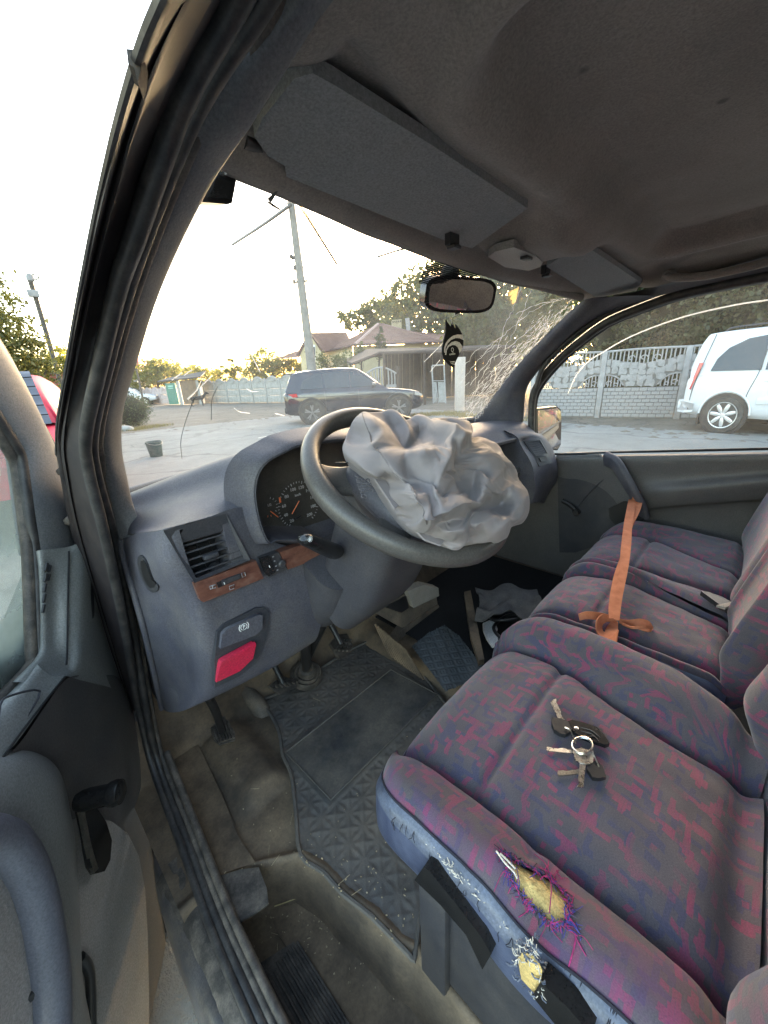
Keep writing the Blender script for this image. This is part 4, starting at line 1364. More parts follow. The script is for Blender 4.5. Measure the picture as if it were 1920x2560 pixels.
# rounded outer end with the second vent
rows = []
for r_ in (((1262, 1076, .58), (1300, 1076, .66), (1332, 1080, .73), (1352, 1086, .79)), ((1291, 1092, .60), (1318, 1089, .66), (1345, 1087, .72), (1368, 1103, .785)), ((1299, 1112, .60), (1309, 1105, .645), (1352, 1097, .71), (1386, 1136, .79)),
           ((1325, 1157, .605), (1336, 1143, .645), (1371, 1133, .715), (1393, 1170, .79)), ((1332, 1188, .605), (1350, 1174, .65), (1380, 1166, .72), (1391, 1204, .79)), ((1334, 1222, .605), (1346, 1216, .65), (1366, 1214, .72), (1372, 1230, .79)), ((1328, 1258, .61), (1338, 1256, .65), (1350, 1256, .72), (1357, 1258, .79))):
    q_ = [P(a, b, x=c) for a, b, c in r_]
    rows.append([q_[0]+Vector((-.004, .22, 0)), q_[0]+Vector((-.003, .012, 0))]+q_+[q_[-1]+Vector((.006, .10, 0))])
podp = patch('dash_end', rows, M['dash'], van, nu=5, nv=4, smooth=60)
q = [(1312, 1100), (1350, 1097), (1372, 1160), (1344, 1158)]
S_ = lambda a, b, l: surf(podp, a, b, l)
vent([S_(1309, 1103, .005), S_(1350, 1096, .005), S_(1378, 1158, .005), S_(1346, 1166, .005)], [S_(1314, 1107, .005), S_(1347, 1101, .005), S_(1366, 1134, .005), S_(1338, 1141, .005)], 'small slatted air vent at the far end of the dashboard', nsl=7, d=Vector((0.002, 0.006, -0.002)), vanes=(), tab=False)
slab('vent_slider', [surf(podp, *p, 0.007) for p in ((1346, 1146), (1362, 1142), (1366, 1153), (1350, 1155))], (0, 0.006, 0), M['black'], van, bevel=0.002)

# --- wiper arm / cowl strip at the foot of the glass
tube('cowl_strip', [WB(x)+Vector((0, 0.02, 0.012)) for x in (-0.74, -0.6, -0.45, -0.3, -0.1, 0.1, 0.3, 0.5, 0.74)], 0.012, M['black'], van)
slab('scuttle_panel', [(-0.78, 0.98, 1.17), (0.0, 1.13, 1.185), (0.78, 0.98, 1.17), (0.78, 1.30, 1.04), (0.0, 1.55, 1.04), (-0.78, 1.30, 1.04)], (0, 0, -0.02), M['paint_dark'], van)
slab('front_panel', [(-0.78, 1.30, 1.03), (0.80, 1.30, 1.03), (0.84, 1.36, 0.35), (-0.84, 1.36, 0.35)], (0, 0.03, 0), M['paint_dark'], van)
# ------------------------------------------------------------------ floor of the cab
EDGE = [P(*p, z=0.45) for p in ((520, 2215), (543, 2194), (600, 2180), (649, 2168), (745, 2146), (808, 2185), (856, 2238), (929, 2296), (991, 2363), (1040, 2392))] + [Vector((-0.635, -0.45, 0.45))]
ex = np.array([p.x for p in EDGE]); ey = np.array([p.y for p in EDGE])
_o = np.argsort(ey); EYs, EXs = ey[_o], ex[_o]


def floor_z(x, y):
    z = 0.45
    # step well beside the seat
    if y < 0.68:
        xb = float(np.interp(y, EYs, EXs))
        d = xb-x
        d = min(d, 0.64-y)
        z -= 0.135*float(sstep(d, 0.0, 0.028))
        z += 0.012*math.exp(-((d+0.008)/0.014)**2)*(1 if y > -0.3 else 0)
    # toe board, wheel arch, raised passenger side
    z += max(0, y-1.0)*1.25
    z += 0.05*float(sstep(x, -0.10, -0.05)*sstep(y, 0.35, 0.5))
    z += 0.10*float(sstep(-x, 0.60, 0.72)*sstep(y, 0.98, 1.15))
    # long dark foot-rest mound at the left
    z += 0.03*math.exp(-((x+0.655)/0.060)**4)*float(sstep(y, 0.70, 0.76)*sstep(1.10-y, 0, 0.15))
    return z


def floor():
    xs = np.concatenate([np.linspace(-0.90, -0.55, 110), np.linspace(-0.545, 0.90, 70)])
    ys = np.concatenate([np.linspace(-0.5, 0.1, 30), np.linspace(0.105, 0.75, 150), np.linspace(0.76, 1.34, 50)])
    G = np.zeros((len(ys), len(xs), 3))
    for i, y in enumerate(ys):
        for j, x in enumerate(xs):
            G[i, j] = (x, y, floor_z(x, y)+0.002*mnoise.noise((x*20, y*20, 0.3)))
    grid_surface('floor', G, M['floor'], van, smooth=60)


floor()
# ribbed rubber and dirty carpet laid in the step
def sw_(px, py, z=0.318): return P(px, py, z=z)


slab('step_carpet', [sw_(*p) for p in ((650, 2190), (700, 2160), (745, 2170), (800, 2215), (900, 2300), (1000, 2400), (1060, 2560), (1060, 2640), (900, 2640), (800, 2500), (690, 2330))], (0, 0, 0.006), M['step_carpet'], van, bevel=0.002)
a, b = Vector((-0.800, 0.52, 0.322)), Vector((-0.800, -0.3, 0.322))
rib = empty('step_rubber', (0, 0, 0), van)
slab('tread_base', [Vector((-0.842, 0.535, 0.320)), Vector((-0.750, 0.50, 0.320)), Vector((-0.720, -0.4, 0.320)), Vector((-0.842, -0.4, 0.320))], (0, 0, 0.006), M['rubber_dusty'], rib, bevel=0.002)
for k in range(9):
    x = -0.836+k*0.0112
    y0 = 0.51-0.02*abs(math.sin(k*1.7))
    box('tread_rib', (x, (y0-0.4)/2, 0.329), (0.0055, y0+0.4, 0.008), M['rubber_dusty'], rib, bevel=0.0015, seg=1)
slab('sill_pad', [P(*p, z=0.462) for p in ((543, 2196), (600, 2178), (648, 2172), (668, 2225), (672, 2262), (640, 2285), (598, 2310), (575, 2260))], (0, 0, 0.006), M['rubber_dusty'], van, bevel=0.003)
slab('kick_panel', [P(*p, z=0.458) for p in ((400, 1800), (455, 1775), (490, 1850), (560, 2000), (600, 2100), (640, 2160), (548, 2190), (500, 2060), (440, 1920))], (0, 0, 0.005), M['step_carpet'], van, bevel=0.002)
# outer sill with its scuffed strip
sec = [(-0.885, 0.44), (-0.91, 0.435), (-0.928, 0.41), (-0.932, 0.34), (-0.915, 0.30), (-0.875, 0.30), (-0.865, 0.44)]
rows = [[Vector((x+dx_, y, z)) for x, z in sec] for y, dx_ in ((0.86, 0.035), (0.78, 0.012), (0.62, 0), (0.3, 0), (0.0, 0), (-0.4, 0))]
patch('outer_sill', rows, M['paint_sill'], van, nu=3, nv=3, smooth=60)
rows = [[Vector((x_, y_, z_+0.0025*mnoise.noise((x_*90, y_*45, 1)))) for x_, z_ in ((-0.868, 0.449), (-0.876, 0.450), (-0.885, 0.449), (-0.895, 0.444), (-0.906, 0.436), (-0.916, 0.424))] for y_ in np.linspace(0.76, -0.4, 80)]
grid_surface('sill_strip', rows, M['rubber_dusty'], van, smooth=70)

# --- pedals and tunnel
BRN = m_simple('dusty_brown_plastic', (0.105, 0.088, 0.072), 0.65, var=0.3, vscale=14, dust=(0.26, 0.2, 0.145), dust_amt=0.6, dscale=12)
slab('footwell_shade_sheet', [Vector((-0.04, 0.36, 0.505)), Vector((0.80, 0.36, 0.505)), Vector((0.80, 0.99, 0.508)), Vector((0.01, 0.99, 0.508)), Vector((0.01, 0.78, 0.505))], (0, 0, 0.004), M['matte_black'], van, bevel=0.001)  # black sheet added to darken the passenger footwell, standing in for shade
pk = empty('parking_brake_pedal', (0, 0, 0), van)
pp = [P(*p, z=0.56) for p in ((528, 1818), (560, 1790), (588, 1830), (588, 1850), (552, 1862), (536, 1850))]
slab('pad', pp, (0, 0.01, -0.012), M['rubber_dusty'], pk, bevel=0.003)
for k in range(6):
    t = (k+0.5)/6
    q0 = P(530+t*42, 1822-t*22, z=0.562); q1 = P(546+t*42, 1858-t*14, z=0.562)
    tube('pad_rib', [q0, q1], 0.0032, M['rubber_dusty'], pk, n=6, steps=1)
tube('arm', [P(556, 1830, z=0.55), P(540, 1780, z=0.68), P(520, 1740, z=0.80)], 0.010, M['black'], pk)
for nm, quad, zz_ in (('accelerator_pedal', ((826, 1610), (845, 1586), (868, 1584), (882, 1612), (872, 1640), (850, 1648)), 0.60), ('brake_pedal', ((672, 1715), (705, 1690), (740, 1700), (742, 1718), (700, 1736)), 0.50)):
    pk = empty(nm, (0, 0, 0), van)
    pts = [P(*p, z=zz_) for p in quad]
    slab('pad', pts, (0, 0.012, -0.01), M['rubber_dusty'], pk, bevel=0.003)
    c = sum(pts, Vector())/len(pts)
    for i in range(4):
        for j in range(4):
            p = c+(pts[0]-c)*(0.45*(i-1.5)/1.5)+(pts[2]-c)*(0.45*(j-1.5)/1.5)
            box('stud', p+Vector((0, -0.003, 0.003)), (0.006, 0.006, 0.006), M['rubber_dusty'], pk, rot=Euler((0, 0, 0.7)))
    tube('arm', [c+Vector((0, 0.01, 0)), c+Vector((0.0, 0.08, 0.10)), c+Vector((0, 0.10, 0.26))], 0.010, M['black'], pk)
bc = P(765, 1690, z=0.475)
lathe('column_gaiter', [(0.056, 0), (0.056, 0.012), (0.050, 0.022), (0.044, 0.018), (0.040, 0.030), (0.033, 0.026), (0.029, 0.042), (0.020, 0.046), (0.018, 0.060)], bc, (0.02, -0.35, 1), M['rubber_dusty'], van, n=28)
tube('steering_shaft', [bc+Vector((0, -0.01, 0.03)), P(762, 1600, y=0.88)], 0.017, M['black'], van)
tube('floor_pipe', [P(575, 1690, z=0.52), P(612, 1730, z=0.485), P(646, 1765, z=0.458), P(668, 1800, z=0.425)], 0.028, BRN, van)

tun = empty('centre_tray', (0, 0, 0), van)
ty = 0.82
front = [(925, 1500), (935, 1530), (1006, 1570), (1094, 1510), (1088, 1470)]
F0 = [P(*p, y=ty) for p in front]
slab('tray_lip', F0, (0, 0.03, 0.0), BRN, tun, bevel=0.004)
slab('tray_face', [P(*p, y=ty+0.006) for p in ((1006, 1572), (1096, 1512), (1112, 1560), (1150, 1640), (1020, 1650), (985, 1600))], (0, 0.03, 0), BRN, tun, bevel=0.004)
slab('pocket', [P(*p, y=ty-0.004) for p in ((962, 1518), (1016, 1490), (1022, 1520), (1004, 1532))], (0, 0.004, 0), M['black'], tun)
for k in range(12):
    x0, y0 = 938+k*6.5, 1560+k*5.5
    tube('rib', [P(x0, y0, z=0.60-k*0.004), P(x0+36+k*1.2, y0+78, z=0.50)], 0.0045, M['step_carpet'], tun, n=6, steps=1)

# --- passenger footwell clutter is placed with the loose things

# ------------------------------------------------------------------ seats
GR = lambda d, w: math.exp(-(d/w)**2)


class Seat:
    def __init__(s, xl, xr, yb, yf, crL, crR, zc, bolL, bolR, cross, rcL=0.07, rcR=0.08, extra=None):
        s.__dict__.update(locals())

    def xL(s, y):
        t = max(0, (y-(s.yf-s.rcL))/s.rcL); t = min(t, 0.999)
        return s.xl+s.rcL*(1-math.sqrt(1-t*t))

    def xR(s, y):
        t = max(0, (y-(s.yf-s.rcR))/s.rcR); t = min(t, 0.999)
        return s.xr(y)-s.rcR*(1-math.sqrt(1-t*t))

    def z(s, x, y):
        xl, xr = s.xL(y), s.xR(y)
        cl, c2 = s.crL, s.crR(y)
        zc = s.zc
        z = zc+0.006*math.sin(y*9)
        if x < cl:
            t = (cl-x)/max(1e-4, cl-xl)
            z += s.bolL*math.sin(min(1, t)*math.pi*0.62)
            z -= 0.010*max(0, (t-0.72)/0.28)**2
        elif x > c2:
            t = (x-c2)/max(1e-4, xr-c2)
            z += s.bolR*math.sin(min(1, t)*math.pi*0.70)
            z -= 0.012*max(0, (t-0.75)/0.25)**2
        else:
            m = (x-cl)/(c2-cl)
            z += 0.016*(1-(2*m-1)**4)
            z -= 0.010*GR(y-s.cross, 0.008)
            z += 0.004*GR(y-s.cross-0.03, 0.03)+0.004*GR(y-s.cross+0.03, 0.03)
        z -= 0.017*GR(x-cl, 0.009)+0.017*GR(x-c2, 0.009)
        z -= 0.020*GR(y-s.yb, 0.02)
        # waterfall front
        t = max(0, (y-(s.yf-0.09))/0.09)
        z -= 0.045*t**2.6
        if s.extra: z += s.extra(x, y)
        z += 0.0022*mnoise.noise((x*28, y*28, 5.0))+0.004*mnoise.noise((x*9, y*9, 1.0))
        return z

    def build(s, parent, mat, matside, nx=120, ny=110, hole=None, drop=0.17):
        ys = np.linspace(s.yb-0.02, s.yf, ny)
        G = np.zeros((ny, nx, 3))
        for i, y in enumerate(ys):
            a, b = s.xL(y), s.xR(y)
            for j in range(nx):
                x = a+(b-a)*j/(nx-1)
                G[i, j] = (x, y, s.z(x, y))
        s.G = G
        # split across: left bolster, panel, right bolster share one grid each, butted in the seam
        jl = int(np.argmin(np.abs(G[ny//2, :, 0]-s.crL))); jr = int(np.argmin(np.abs(G[ny//2, :, 0]-s.crR(ys[ny//2]))))
        sk = None
        fr = []
        for dz, dy in ((0.012, 0.006), (0.04, 0.010), (0.09, 0.006), (drop, -0.01)):
            row = G[-1].copy(); row[:, 1] += dy; row[:, 2] -= dz
            fr.append(row)
        GF = np.concatenate([G, np.array(fr)])
        rt = []
        for dz, dx in ((0.012, 0.005), (0.04, 0.008), (0.09, 0.004), (drop, -0.01)):
            c = GF[:, -1].copy(); c[:, 0] += dx; c[:, 2] -= dz
            rt.append(c[:, None])
        GF = np.concatenate([GF]+rt, axis=1)
        lab = empty('cushion', (0, 0, 0), parent)
        for nm, a, b, mm in (('side_bolster', 0, jl+1, matside), ('seat_panel', jl, jr+1, mat), ('side_bolster', jr, GF.shape[1], mat)):
            skp = None
            if hole is not None and a == 0:
                sub = GF[:, a:b]
                cen_ = (sub[1:, 1:]+sub[:-1, :-1])/2
                skp = hole(cen_)
            grid_surface(nm, GF[:, a:b], mm, parent, smooth=70, skip=skp)
        bpy.data.objects.remove(lab)
        return G


def poly_in(poly):
    q = np.array([(p[0], p[1]) for p in poly])

    def f(C):
        x, y = C[..., 0], C[..., 1]
        ins = np.zeros(x.shape, bool)
        n = len(q); j = n-1
        for i in range(n):
            c = ((q[i, 1] > y) != (q[j, 1] > y)) & (x < (q[j, 0]-q[i, 0])*(y-q[i, 1])/(q[j, 1]-q[i, 1]+1e-12)+q[i, 0])
            ins ^= c; j = i
        return ins
    return f


ds = empty('driver_seat', (0, 0, 0), van)
ds['label'] = 'driver seat with torn left bolster'
HOLE_PX = [(1261, 2139), (1282, 2148), (1312, 2163), (1342, 2177), (1378, 2191), (1402, 2216), (1418, 2254), (1414, 2280), (1396, 2298), (1372, 2286), (1342, 2261), (1312, 2232), (1288, 2206), (1274, 2175)]
HOLE = [P(*p, z=0.872) for p in HOLE_PX]
_hc = sum(HOLE, Vector())/len(HOLE)
HOLE = [_hc+(p-_hc)*1.10 for p in HOLE]
DS = Seat(-0.645, lambda y: -0.085-0.10*float(sstep(0.05-y, 0, 0.2)), -0.095, 0.352, -0.548, lambda y: -0.198-0.055*float(sstep(0.24-y, 0.0, 0.26)), 0.838, 0.032, 0.050, 0.196, rcL=0.085, rcR=0.11,
          extra=lambda x, y: -0.022*GR(y-0.07, 0.05)*float(sstep(-x, 0.60, 0.66)) - 0.010*GR(y-0.105, 0.012)*GR(x+0.57, 0.02))
DS.build(ds, M['seat'], M['seat_side'], nx=170, ny=150, hole=poly_in(HOLE))
# foam showing through the tear
fc = sum(HOLE, Vector())/len(HOLE)
rows = []
for i in range(9):
    r = i/8
    row = []
    for k in range(29):
        h = HOLE[(k) % 28 // 2] if False else None
        a = k/28*len(HOLE)
        p0 = HOLE[int(a) % len(HOLE)]; p1 = HOLE[(int(a)+1) % len(HOLE)]
        q = p0.lerp(p1, a-int(a))
        p = fc.lerp(q, 1.12*(1-r)) if r < 1 else fc
        zz_ = DS.z(p.x, p.y)-0.008+0.006*(r**0.6)+0.0016*mnoise.noise((p.x*160, p.y*160, 1))
        row.append((p.x, p.y, zz_))
    rows.append(row)
grid_surface('foam_filling', rows, M['foam'], ds, smooth=70)


def fray(name, poly, n, mats, lmin, lmax, parent, zf, seed, inward=0.5, r=0.00055, lift=0.0025):
    rr = random.Random(seed)
    V = {k: [[], []] for k in range(len(mats))}
    c = sum(poly, Vector())/len(poly)
    for k in range(n):
        a = rr.random()*len(poly)
        p0, p1 = poly[int(a) % len(poly)], poly[(int(a)+1) % len(poly)]
        p = p0.lerp(p1, a-int(a))
        d = (c-p); d.z = 0; d.normalize()
        if rr.random() > inward: d = -d
        ang = rr.gauss(0, 0.9)
        d = Vector((d.x*math.cos(ang)-d.y*math.sin(ang), d.x*math.sin(ang)+d.y*math.cos(ang), 0))
        L = rr.uniform(lmin, lmax)
        pts = []
        cv = rr.gauss(0, 1.3)
        for t in (0, 0.33, 0.66, 1.0):
            q = p+d*(L*t)+Vector((-d.y, d.x, 0))*(cv*L*t*t)
            pts.append(Vector((q.x, q.y, zf(q.x, q.y)+0.0008+lift*rr.uniform(0.1, 1)*math.sin(math.pi*t*0.8))))
        m = rr.randrange(len(mats))
        v, f = sweep_mesh(cr([tuple(x) for x in pts], 2), circ(r*rr.uniform(0.6, 1.3), 4), False, True, None)
        F = V[m][1]; o = len(V[m][0])
        F += [tuple(i+o for i in ff) for ff in f]; V[m][0].extend(v)
    for k, mm in enumerate(mats):
        if V[k][0]:
            ob = raw(name, V[k][0], V[k][1], mm, parent, 60); ob['kind'] = 'stuff'


fray('frayed_threads', HOLE, 620, [M['thread_blue'], M['thread_pink'], M['seam'], M['seat_side']], 0.0015, 0.005, ds, DS.z, 11, 0.16, r=0.0005, lift=0.0012)
fray('frayed_threads', HOLE, 24, [M['thread_blue'], M['thread_pink']], 0.006, 0.012, ds, DS.z, 13, 0.20, r=0.0004, lift=0.003)
fray('frayed_threads', [P(*p, z=0.87) for p in ((1414, 2290), (1440, 2310), (1455, 2340), (1420, 2320))], 22, [M['thread_pink'], M['thread_blue']], 0.003, 0.009, ds, DS.z, 5, 0.5)
fray('frayed_threads', [P(*p, z=0.87) for p in ((1340, 2182), (1380, 2170), (1410, 2180), (1380, 2190))], 12, [M['thread_pink']], 0.005, 0.012, ds, DS.z, 6, 0.5)
for pl in ([(1240, 2136), (1262, 2165), (1284, 2185), (1293, 2200)], [(1250, 2142), (1270, 2160), (1288, 2178)]):
    tube('loose_thread', [Vector((q.x, q.y, DS.z(q.x, q.y)+0.003)) for q in [P(*p, z=0.872) for p in pl]], 0.0012, M['thread_pale'], ds, n=5)

# side of the seat: worn light strip above dark navy vinyl
ysd = np.linspace(-0.115, 0.352, 60)
ledge = []
for y in ysd:
    x = DS.xL(y); ledge.append((x, y, DS.z(x, y)))
ledge = np.array(ledge)
wav = np.array([mnoise.noise((y*14, 0.4, 2)) for y in ysd])
amt = 1.0-0.75*np.array([float(sstep(y, 0.24, 0.33)) for y in ysd])


def side_rows(offs):
    out = []
    for dx, dz in offs:
        r = ledge.copy(); r[:, 0] += dx; r[:, 2] -= dz
        out.append(r)
    return np.array(out)


G1 = side_rows([(0.004, -0.001), (-0.006, 0.004), (-0.011, 0.010), (-0.014, 0.017), (-0.016, 0.024)])
for k in range(5):
    G1[k, :, 2] += (k/4)*(0.020*(1-amt)+0.006*wav)
grid_surface('worn_piping', G1, M['vinyl_worn'], ds, smooth=70)
G2 = np.concatenate([G1[4:5], side_rows([(-0.019, 0.046), (-0.019, 0.075), (-0.008, 0.105), (0.012, 0.130), (0.04, 0.140)])])
grid_surface('side_skirt', G2, M['vinyl'], ds, smooth=70)
rr = random.Random(4)
V, F = [], []
for k in range(40):
    y = -0.10+0.38*rr.random()
    x = DS.xL(y); z = DS.z(x, y)
    L = rr.uniform(0.008, 0.024)*(1 if rr.random() < 0.75 else 0.5)
    pts = [Vector((x+0.002, y, z+0.001)), Vector((x-0.009, y+rr.gauss(0, 0.001), z-0.008)), Vector((x-0.0165, y+rr.gauss(0, 0.002), z-0.008-L*0.6)), Vector((x-0.0185, y+rr.gauss(0, 0.004), z-0.008-L))]
    v, f = sweep_mesh(pts, circ(0.0005, 4))
    F += [tuple(i+len(V) for i in ff) for ff in f]; V += v
o = raw('hanging_stitches', V, F, M['seam'], ds, 60); o['kind'] = 'stuff'
tube('edge_seam', [Vector((DS.xL(y)-0.001, y, DS.z(DS.xL(y), y)+0.0015)) for y in np.linspace(-0.11, 0.345, 40)], 0.0016, M['seam'], ds, n=5, steps=1)
# second tear, in the vinyl
T2 = [(1294, 2394), (1310, 2378), (1342, 2392), (1356, 2423), (1352, 2487), (1332, 2477), (1304, 2447)]
t2 = [P(*p, x=-0.667) for p in T2]
c2 = sum(t2, Vector())/len(t2)
rows = []
for r in (1.0, 0.8, 0.5, 0.2, 0.0):
    rows.append([tuple(c2.lerp(t2[k % len(t2)], r)+Vector((-0.004*(1-r*r)-0.0006, 0, 0.0))) for k in range(len(t2)+1)])
grid_surface('foam_filling', rows, M['foam'], ds, smooth=70)
rr = random.Random(9)
for nm, mm, cnt, rad in (('frayed_threads', M['thread_pale'], 40, 0.00045), ('frayed_threads', M['vinyl_worn'], 40, 0.0009)):
    V, F = [], []
    for k in range(cnt):
        a = rr.random()*len(t2)
        p = t2[int(a)].lerp(t2[(int(a)+1) % len(t2)], a-int(a))+Vector((-0.003, 0, 0))
        if rr.random() < 0.5: p = P(rr.uniform(1290, 1350), rr.uniform(2340, 2396), x=-0.666)
        d = Vector((-0.001, rr.gauss(0, 0.003), rr.gauss(-0.001, 0.004)))
        v, f = sweep_mesh([p, p+d+Vector((-0.002, 0, 0)), p+d*1.8], circ(rad, 4))
        F += [tuple(i+len(V) for i in ff) for ff in f]; V += v
    o = raw(nm, V, F, mm, ds, 60); o['kind'] = 'stuff'
# white crumbs of worn vinyl along the edge
rr = random.Random(21)
V, F = [], []
for k in range(90):
    px, py = (rr.gauss(1160, 22), 0)
    y = rr.gauss(0.165, 0.018) if k < 60 else rr.gauss(0.07, 0.02)
    x = DS.xL(y)-rr.uniform(0.004, 0.012); z = DS.z(DS.xL(y), y)-rr.uniform(0.002, 0.012)
    d = Vector((0.0005, rr.gauss(0, 0.003), rr.gauss(0, 0.003)))
    v, f = sweep_mesh([Vector((x-0.002, y, z)), Vector((x-0.003, y, z))+d], circ(0.0006, 4))
    F += [tuple(i+len(V) for i in ff) for ff in f]; V += v
o = raw('frayed_threads', V, F, M['thread_pale'], ds, 60); o['kind'] = 'stuff'

# black rails and plinth under the seat
rail = [(1059, 2167), (1075, 2180), (1140, 2260), (1205, 2345), (1228, 2386), (1206, 2424), (1165, 2338), (1100, 2262), (1036, 2200)]
slab('seat_rail', [P(*p, x=-0.675) for p in rail], (0.02, 0, 0), M['gloss_black'], ds, bevel=0.003)
rail2 = [(1352, 2455), (1420, 2520), (1480, 2590), (1450, 2640), (1330, 2490)]
slab('seat_rail', [P(*p, x=-0.672) for p in rail2], (0.02, 0, 0), M['gloss_black'], ds, bevel=0.003)
box('seat_plinth', (-0.40, 0.02, 0.60), (0.43, 0.46, 0.28), M['dash_dark'], ds, bevel=0.012)
box('plinth_panel', (-0.622, 0.06, 0.585), (0.012, 0.30, 0.20), M['dash_dark'], ds, bevel=0.004)
tube('plinth_catch', [P(1090, 2330, x=-0.63), P(1105, 2340, x=-0.635), P(1098, 2356, x=-0.63)], 0.004, M['black'], ds, n=6)
box('plinth_support', (-0.632, 0.215, 0.62), (0.02, 0.05, 0.30), M['dash_dark'], ds, bevel=0.004)

# backrest of the driver seat (its lower edge and right wing are in view)
wing = [
    [(1846, 1936, -0.235), (1852, 1880, -0.19), (1862, 1838, -0.15), (1880, 1800, -0.10)],
]
rows = []
zs = [0.78, 0.83, 0.87, 0.92, 0.98, 1.05, 1.15, 1.3, 1.45]
for k, z in enumerate(zs):
    lean = -0.10-0.25*(z-0.83)
    bul = 0.035*math.sin(min(1, (z-0.78)/0.25)*math.pi*0.5)
    row = []
    for x, dy in ((-0.66, -0.10), (-0.665, -0.01), (-0.64, 0.045), (-0.59, 0.05), (-0.545, 0.004), (-0.40, 0.012), (-0.255, 0.004), (-0.20, 0.055), (-0.145, 0.055), (-0.115, -0.01), (-0.12, -0.10)):
        row.append(Vector((x, lean-0.028+dy*min(1, max(0.15, (z-0.80)/0.12))+bul*0.6, z)))
    rows.append(row)
patch('backrest', rows, M['seat'], ds, nu=5, nv=6, smooth=70)

# --- passenger bench
pb = empty('passenger_bench', (0, 0, 0), van)
pb['label'] = 'double passenger bench in the same cloth'
MID = Seat(-0.052, lambda y: 0.295-0.10*float(sstep(0.3-y, 0.0, 0.36)), -0.062, 0.352, -0.018, lambda y: 0.243-0.055*float(sstep(0.2-y, 0, 0.26)), 0.842, 0.014, 0.030, 0.20, rcL=0.05, rcR=0.012)
MID.build(pb, M['seat_dark'], M['seat_dark'], nx=110, ny=90, drop=0.24)
PAS = Seat(0.0, lambda y: 0.77, -0.058, 0.352, 0.0, lambda y: 0.62-0.115*float(sstep(0.24-y, 0.0, 0.30)), 0.846, 0.032, 0.022, 0.19, rcL=0.012, rcR=0.10)
PAS.xL = lambda y: 0.297-0.10*float(sstep(0.3-y, 0.0, 0.36))
PAS.crL = 0.34
PAS.build(pb, M['seat_dark'], M['seat_dark'], nx=110, ny=90, drop=0.24)
left = []
for y in np.linspace(-0.06, 0.352, 24):
    x = MID.xL(y); z = MID.z(x, y)
    left.append([(x+0.002, y, z), (x-0.008, y, z-0.012), (x-0.010, y, z-0.05), (x-0.005, y, z-0.12), (x+0.02, y, z-0.22)])
grid_surface('side_skirt', left, M['vinyl'], pb, smooth=70)
for y0, x0 in ((0.0, 0),):
    slab('belt_buckle_sleeve', [P(*p, z=0.885) for p in ((1750, 1488), (1770, 1490), (1850, 1525), (1900, 1552), (1870, 1560), (1800, 1525))], (0, 0, 0.012), M['black'], pb, bevel=0.004)
    slab('belt_buckle', [P(*p, z=0.90) for p in ((1790, 1518), (1826, 1510), (1830, 1517), (1812, 1524))], (0, 0, 0.006), M['card'], pb, bevel=0.002)
for xa, xb_, xm in ((-0.05, 0.19, 'a'), (0.19, 0.77, 'b')):
    rows = []
    for z in (0.80, 0.86, 0.90, 0.96, 1.03, 1.15, 1.35):
        lean = -0.065-0.22*(z-0.83)
        bul = 0.045*math.sin(min(1, max(0, z-0.80)/0.16)*math.pi*0.5)
        row = []
        for f, dy in ((0, -0.09), (0.0, -0.01), (0.08, 0.03), (0.2, 0.02), (0.5, 0.015), (0.8, 0.02), (0.92, 0.03), (1.0, -0.01), (1.0, -0.09)):
            row.append(Vector((xa+(xb_-xa)*f, lean+dy*min(1, max(0.2, (z-0.80)/0.1))+bul*0.4, z)))
        rows.append(row)
    patch('backrest', rows, M['seat_dark'], pb, nu=5, nv=5, smooth=70)
box('bench_plinth', (0.36, 0.12, 0.58), (0.76, 0.36, 0.22), M['black'], pb, bevel=0.01)
# ------------------------------------------------------------------ driver door, swung open 35 degrees
DTH = R(35)
DO = Vector((-0.93, 0.95, 0)); DU = Vector((-math.sin(DTH), -math.cos(DTH), 0)); DN = Vector((math.cos(DTH), -math.sin(DTH), 0))


def DP(px, py, w=0.0): return PN(px, py, DO+DN*w, DN)


dd = empty('driver_door', (0, 0, 0), van)
dd['label'] = 'open driver door with window crank and pull handle'
# window frame post trim
ed_in = [(-260, 640), (-120, 860), (0, 1040), (41, 1106), (57, 1138), (66, 1200), (78, 1290), (92, 1384)]
ed_out = [(-260, 430), (-120, 680), (0, 872), (41, 946), (85, 1036), (120, 1096), (136, 1140), (157, 1234)]
ed_out2 = [(-260, 430), (-120, 680), (0, 872), (41, 946), (85, 1036), (136, 1136), (157, 1234), (180, 1364)]
rows = []
for a, b in zip(ed_in, ed_out2):
    A = DP(*a, 0.02); B = DP(*b, 0.0)
    rows.append([A+DN*-0.03, A, A.lerp(B, 0.25)+DN*0.022, A.lerp(B, 0.55)+DN*0.03, A.lerp(B, 0.85)+DN*0.018, B, B+DN*-0.04])
patch('frame_trim', rows, M['pillar'], dd, nu=5, nv=4, smooth=60)
tube('frame_seal', [DP(a-4, b+8, 0.014) for a, b in ed_in[:-1]]+[DP(88, 1390, 0.014), DP(100, 1640, 0.016)], 0.011, M['rubber'], dd)
tube('frame_seal', [DP(a-16, b+24, 0.006) for a, b in ed_in[:-1]]+[DP(70, 1390, 0.008), DP(80, 1650, 0.01)], 0.010, M['rubber_dusty'], dd)
tube('frame_seal', [DP(98, 1640, 0.014), DP(60, 1690, 0.014), DP(0, 1752, 0.014), DP(-90, 1850, 0.014)], 0.012, M['rubber_dusty'], dd)
tube('outer_seal', [DP(a+4, b-3, -0.02) for a, b in ed_out2], 0.006, M['rubber'], dd)
gl = [(-300, 700), (-120, 890), (0, 1070), (30, 1125), (48, 1200), (60, 1380), (66, 1500), (70, 1660), (0, 1735), (-300, 2080)]
slab('window_glass', [DP(*p, -0.006) for p in gl], DN*-0.004, M['door_glass'], dd)
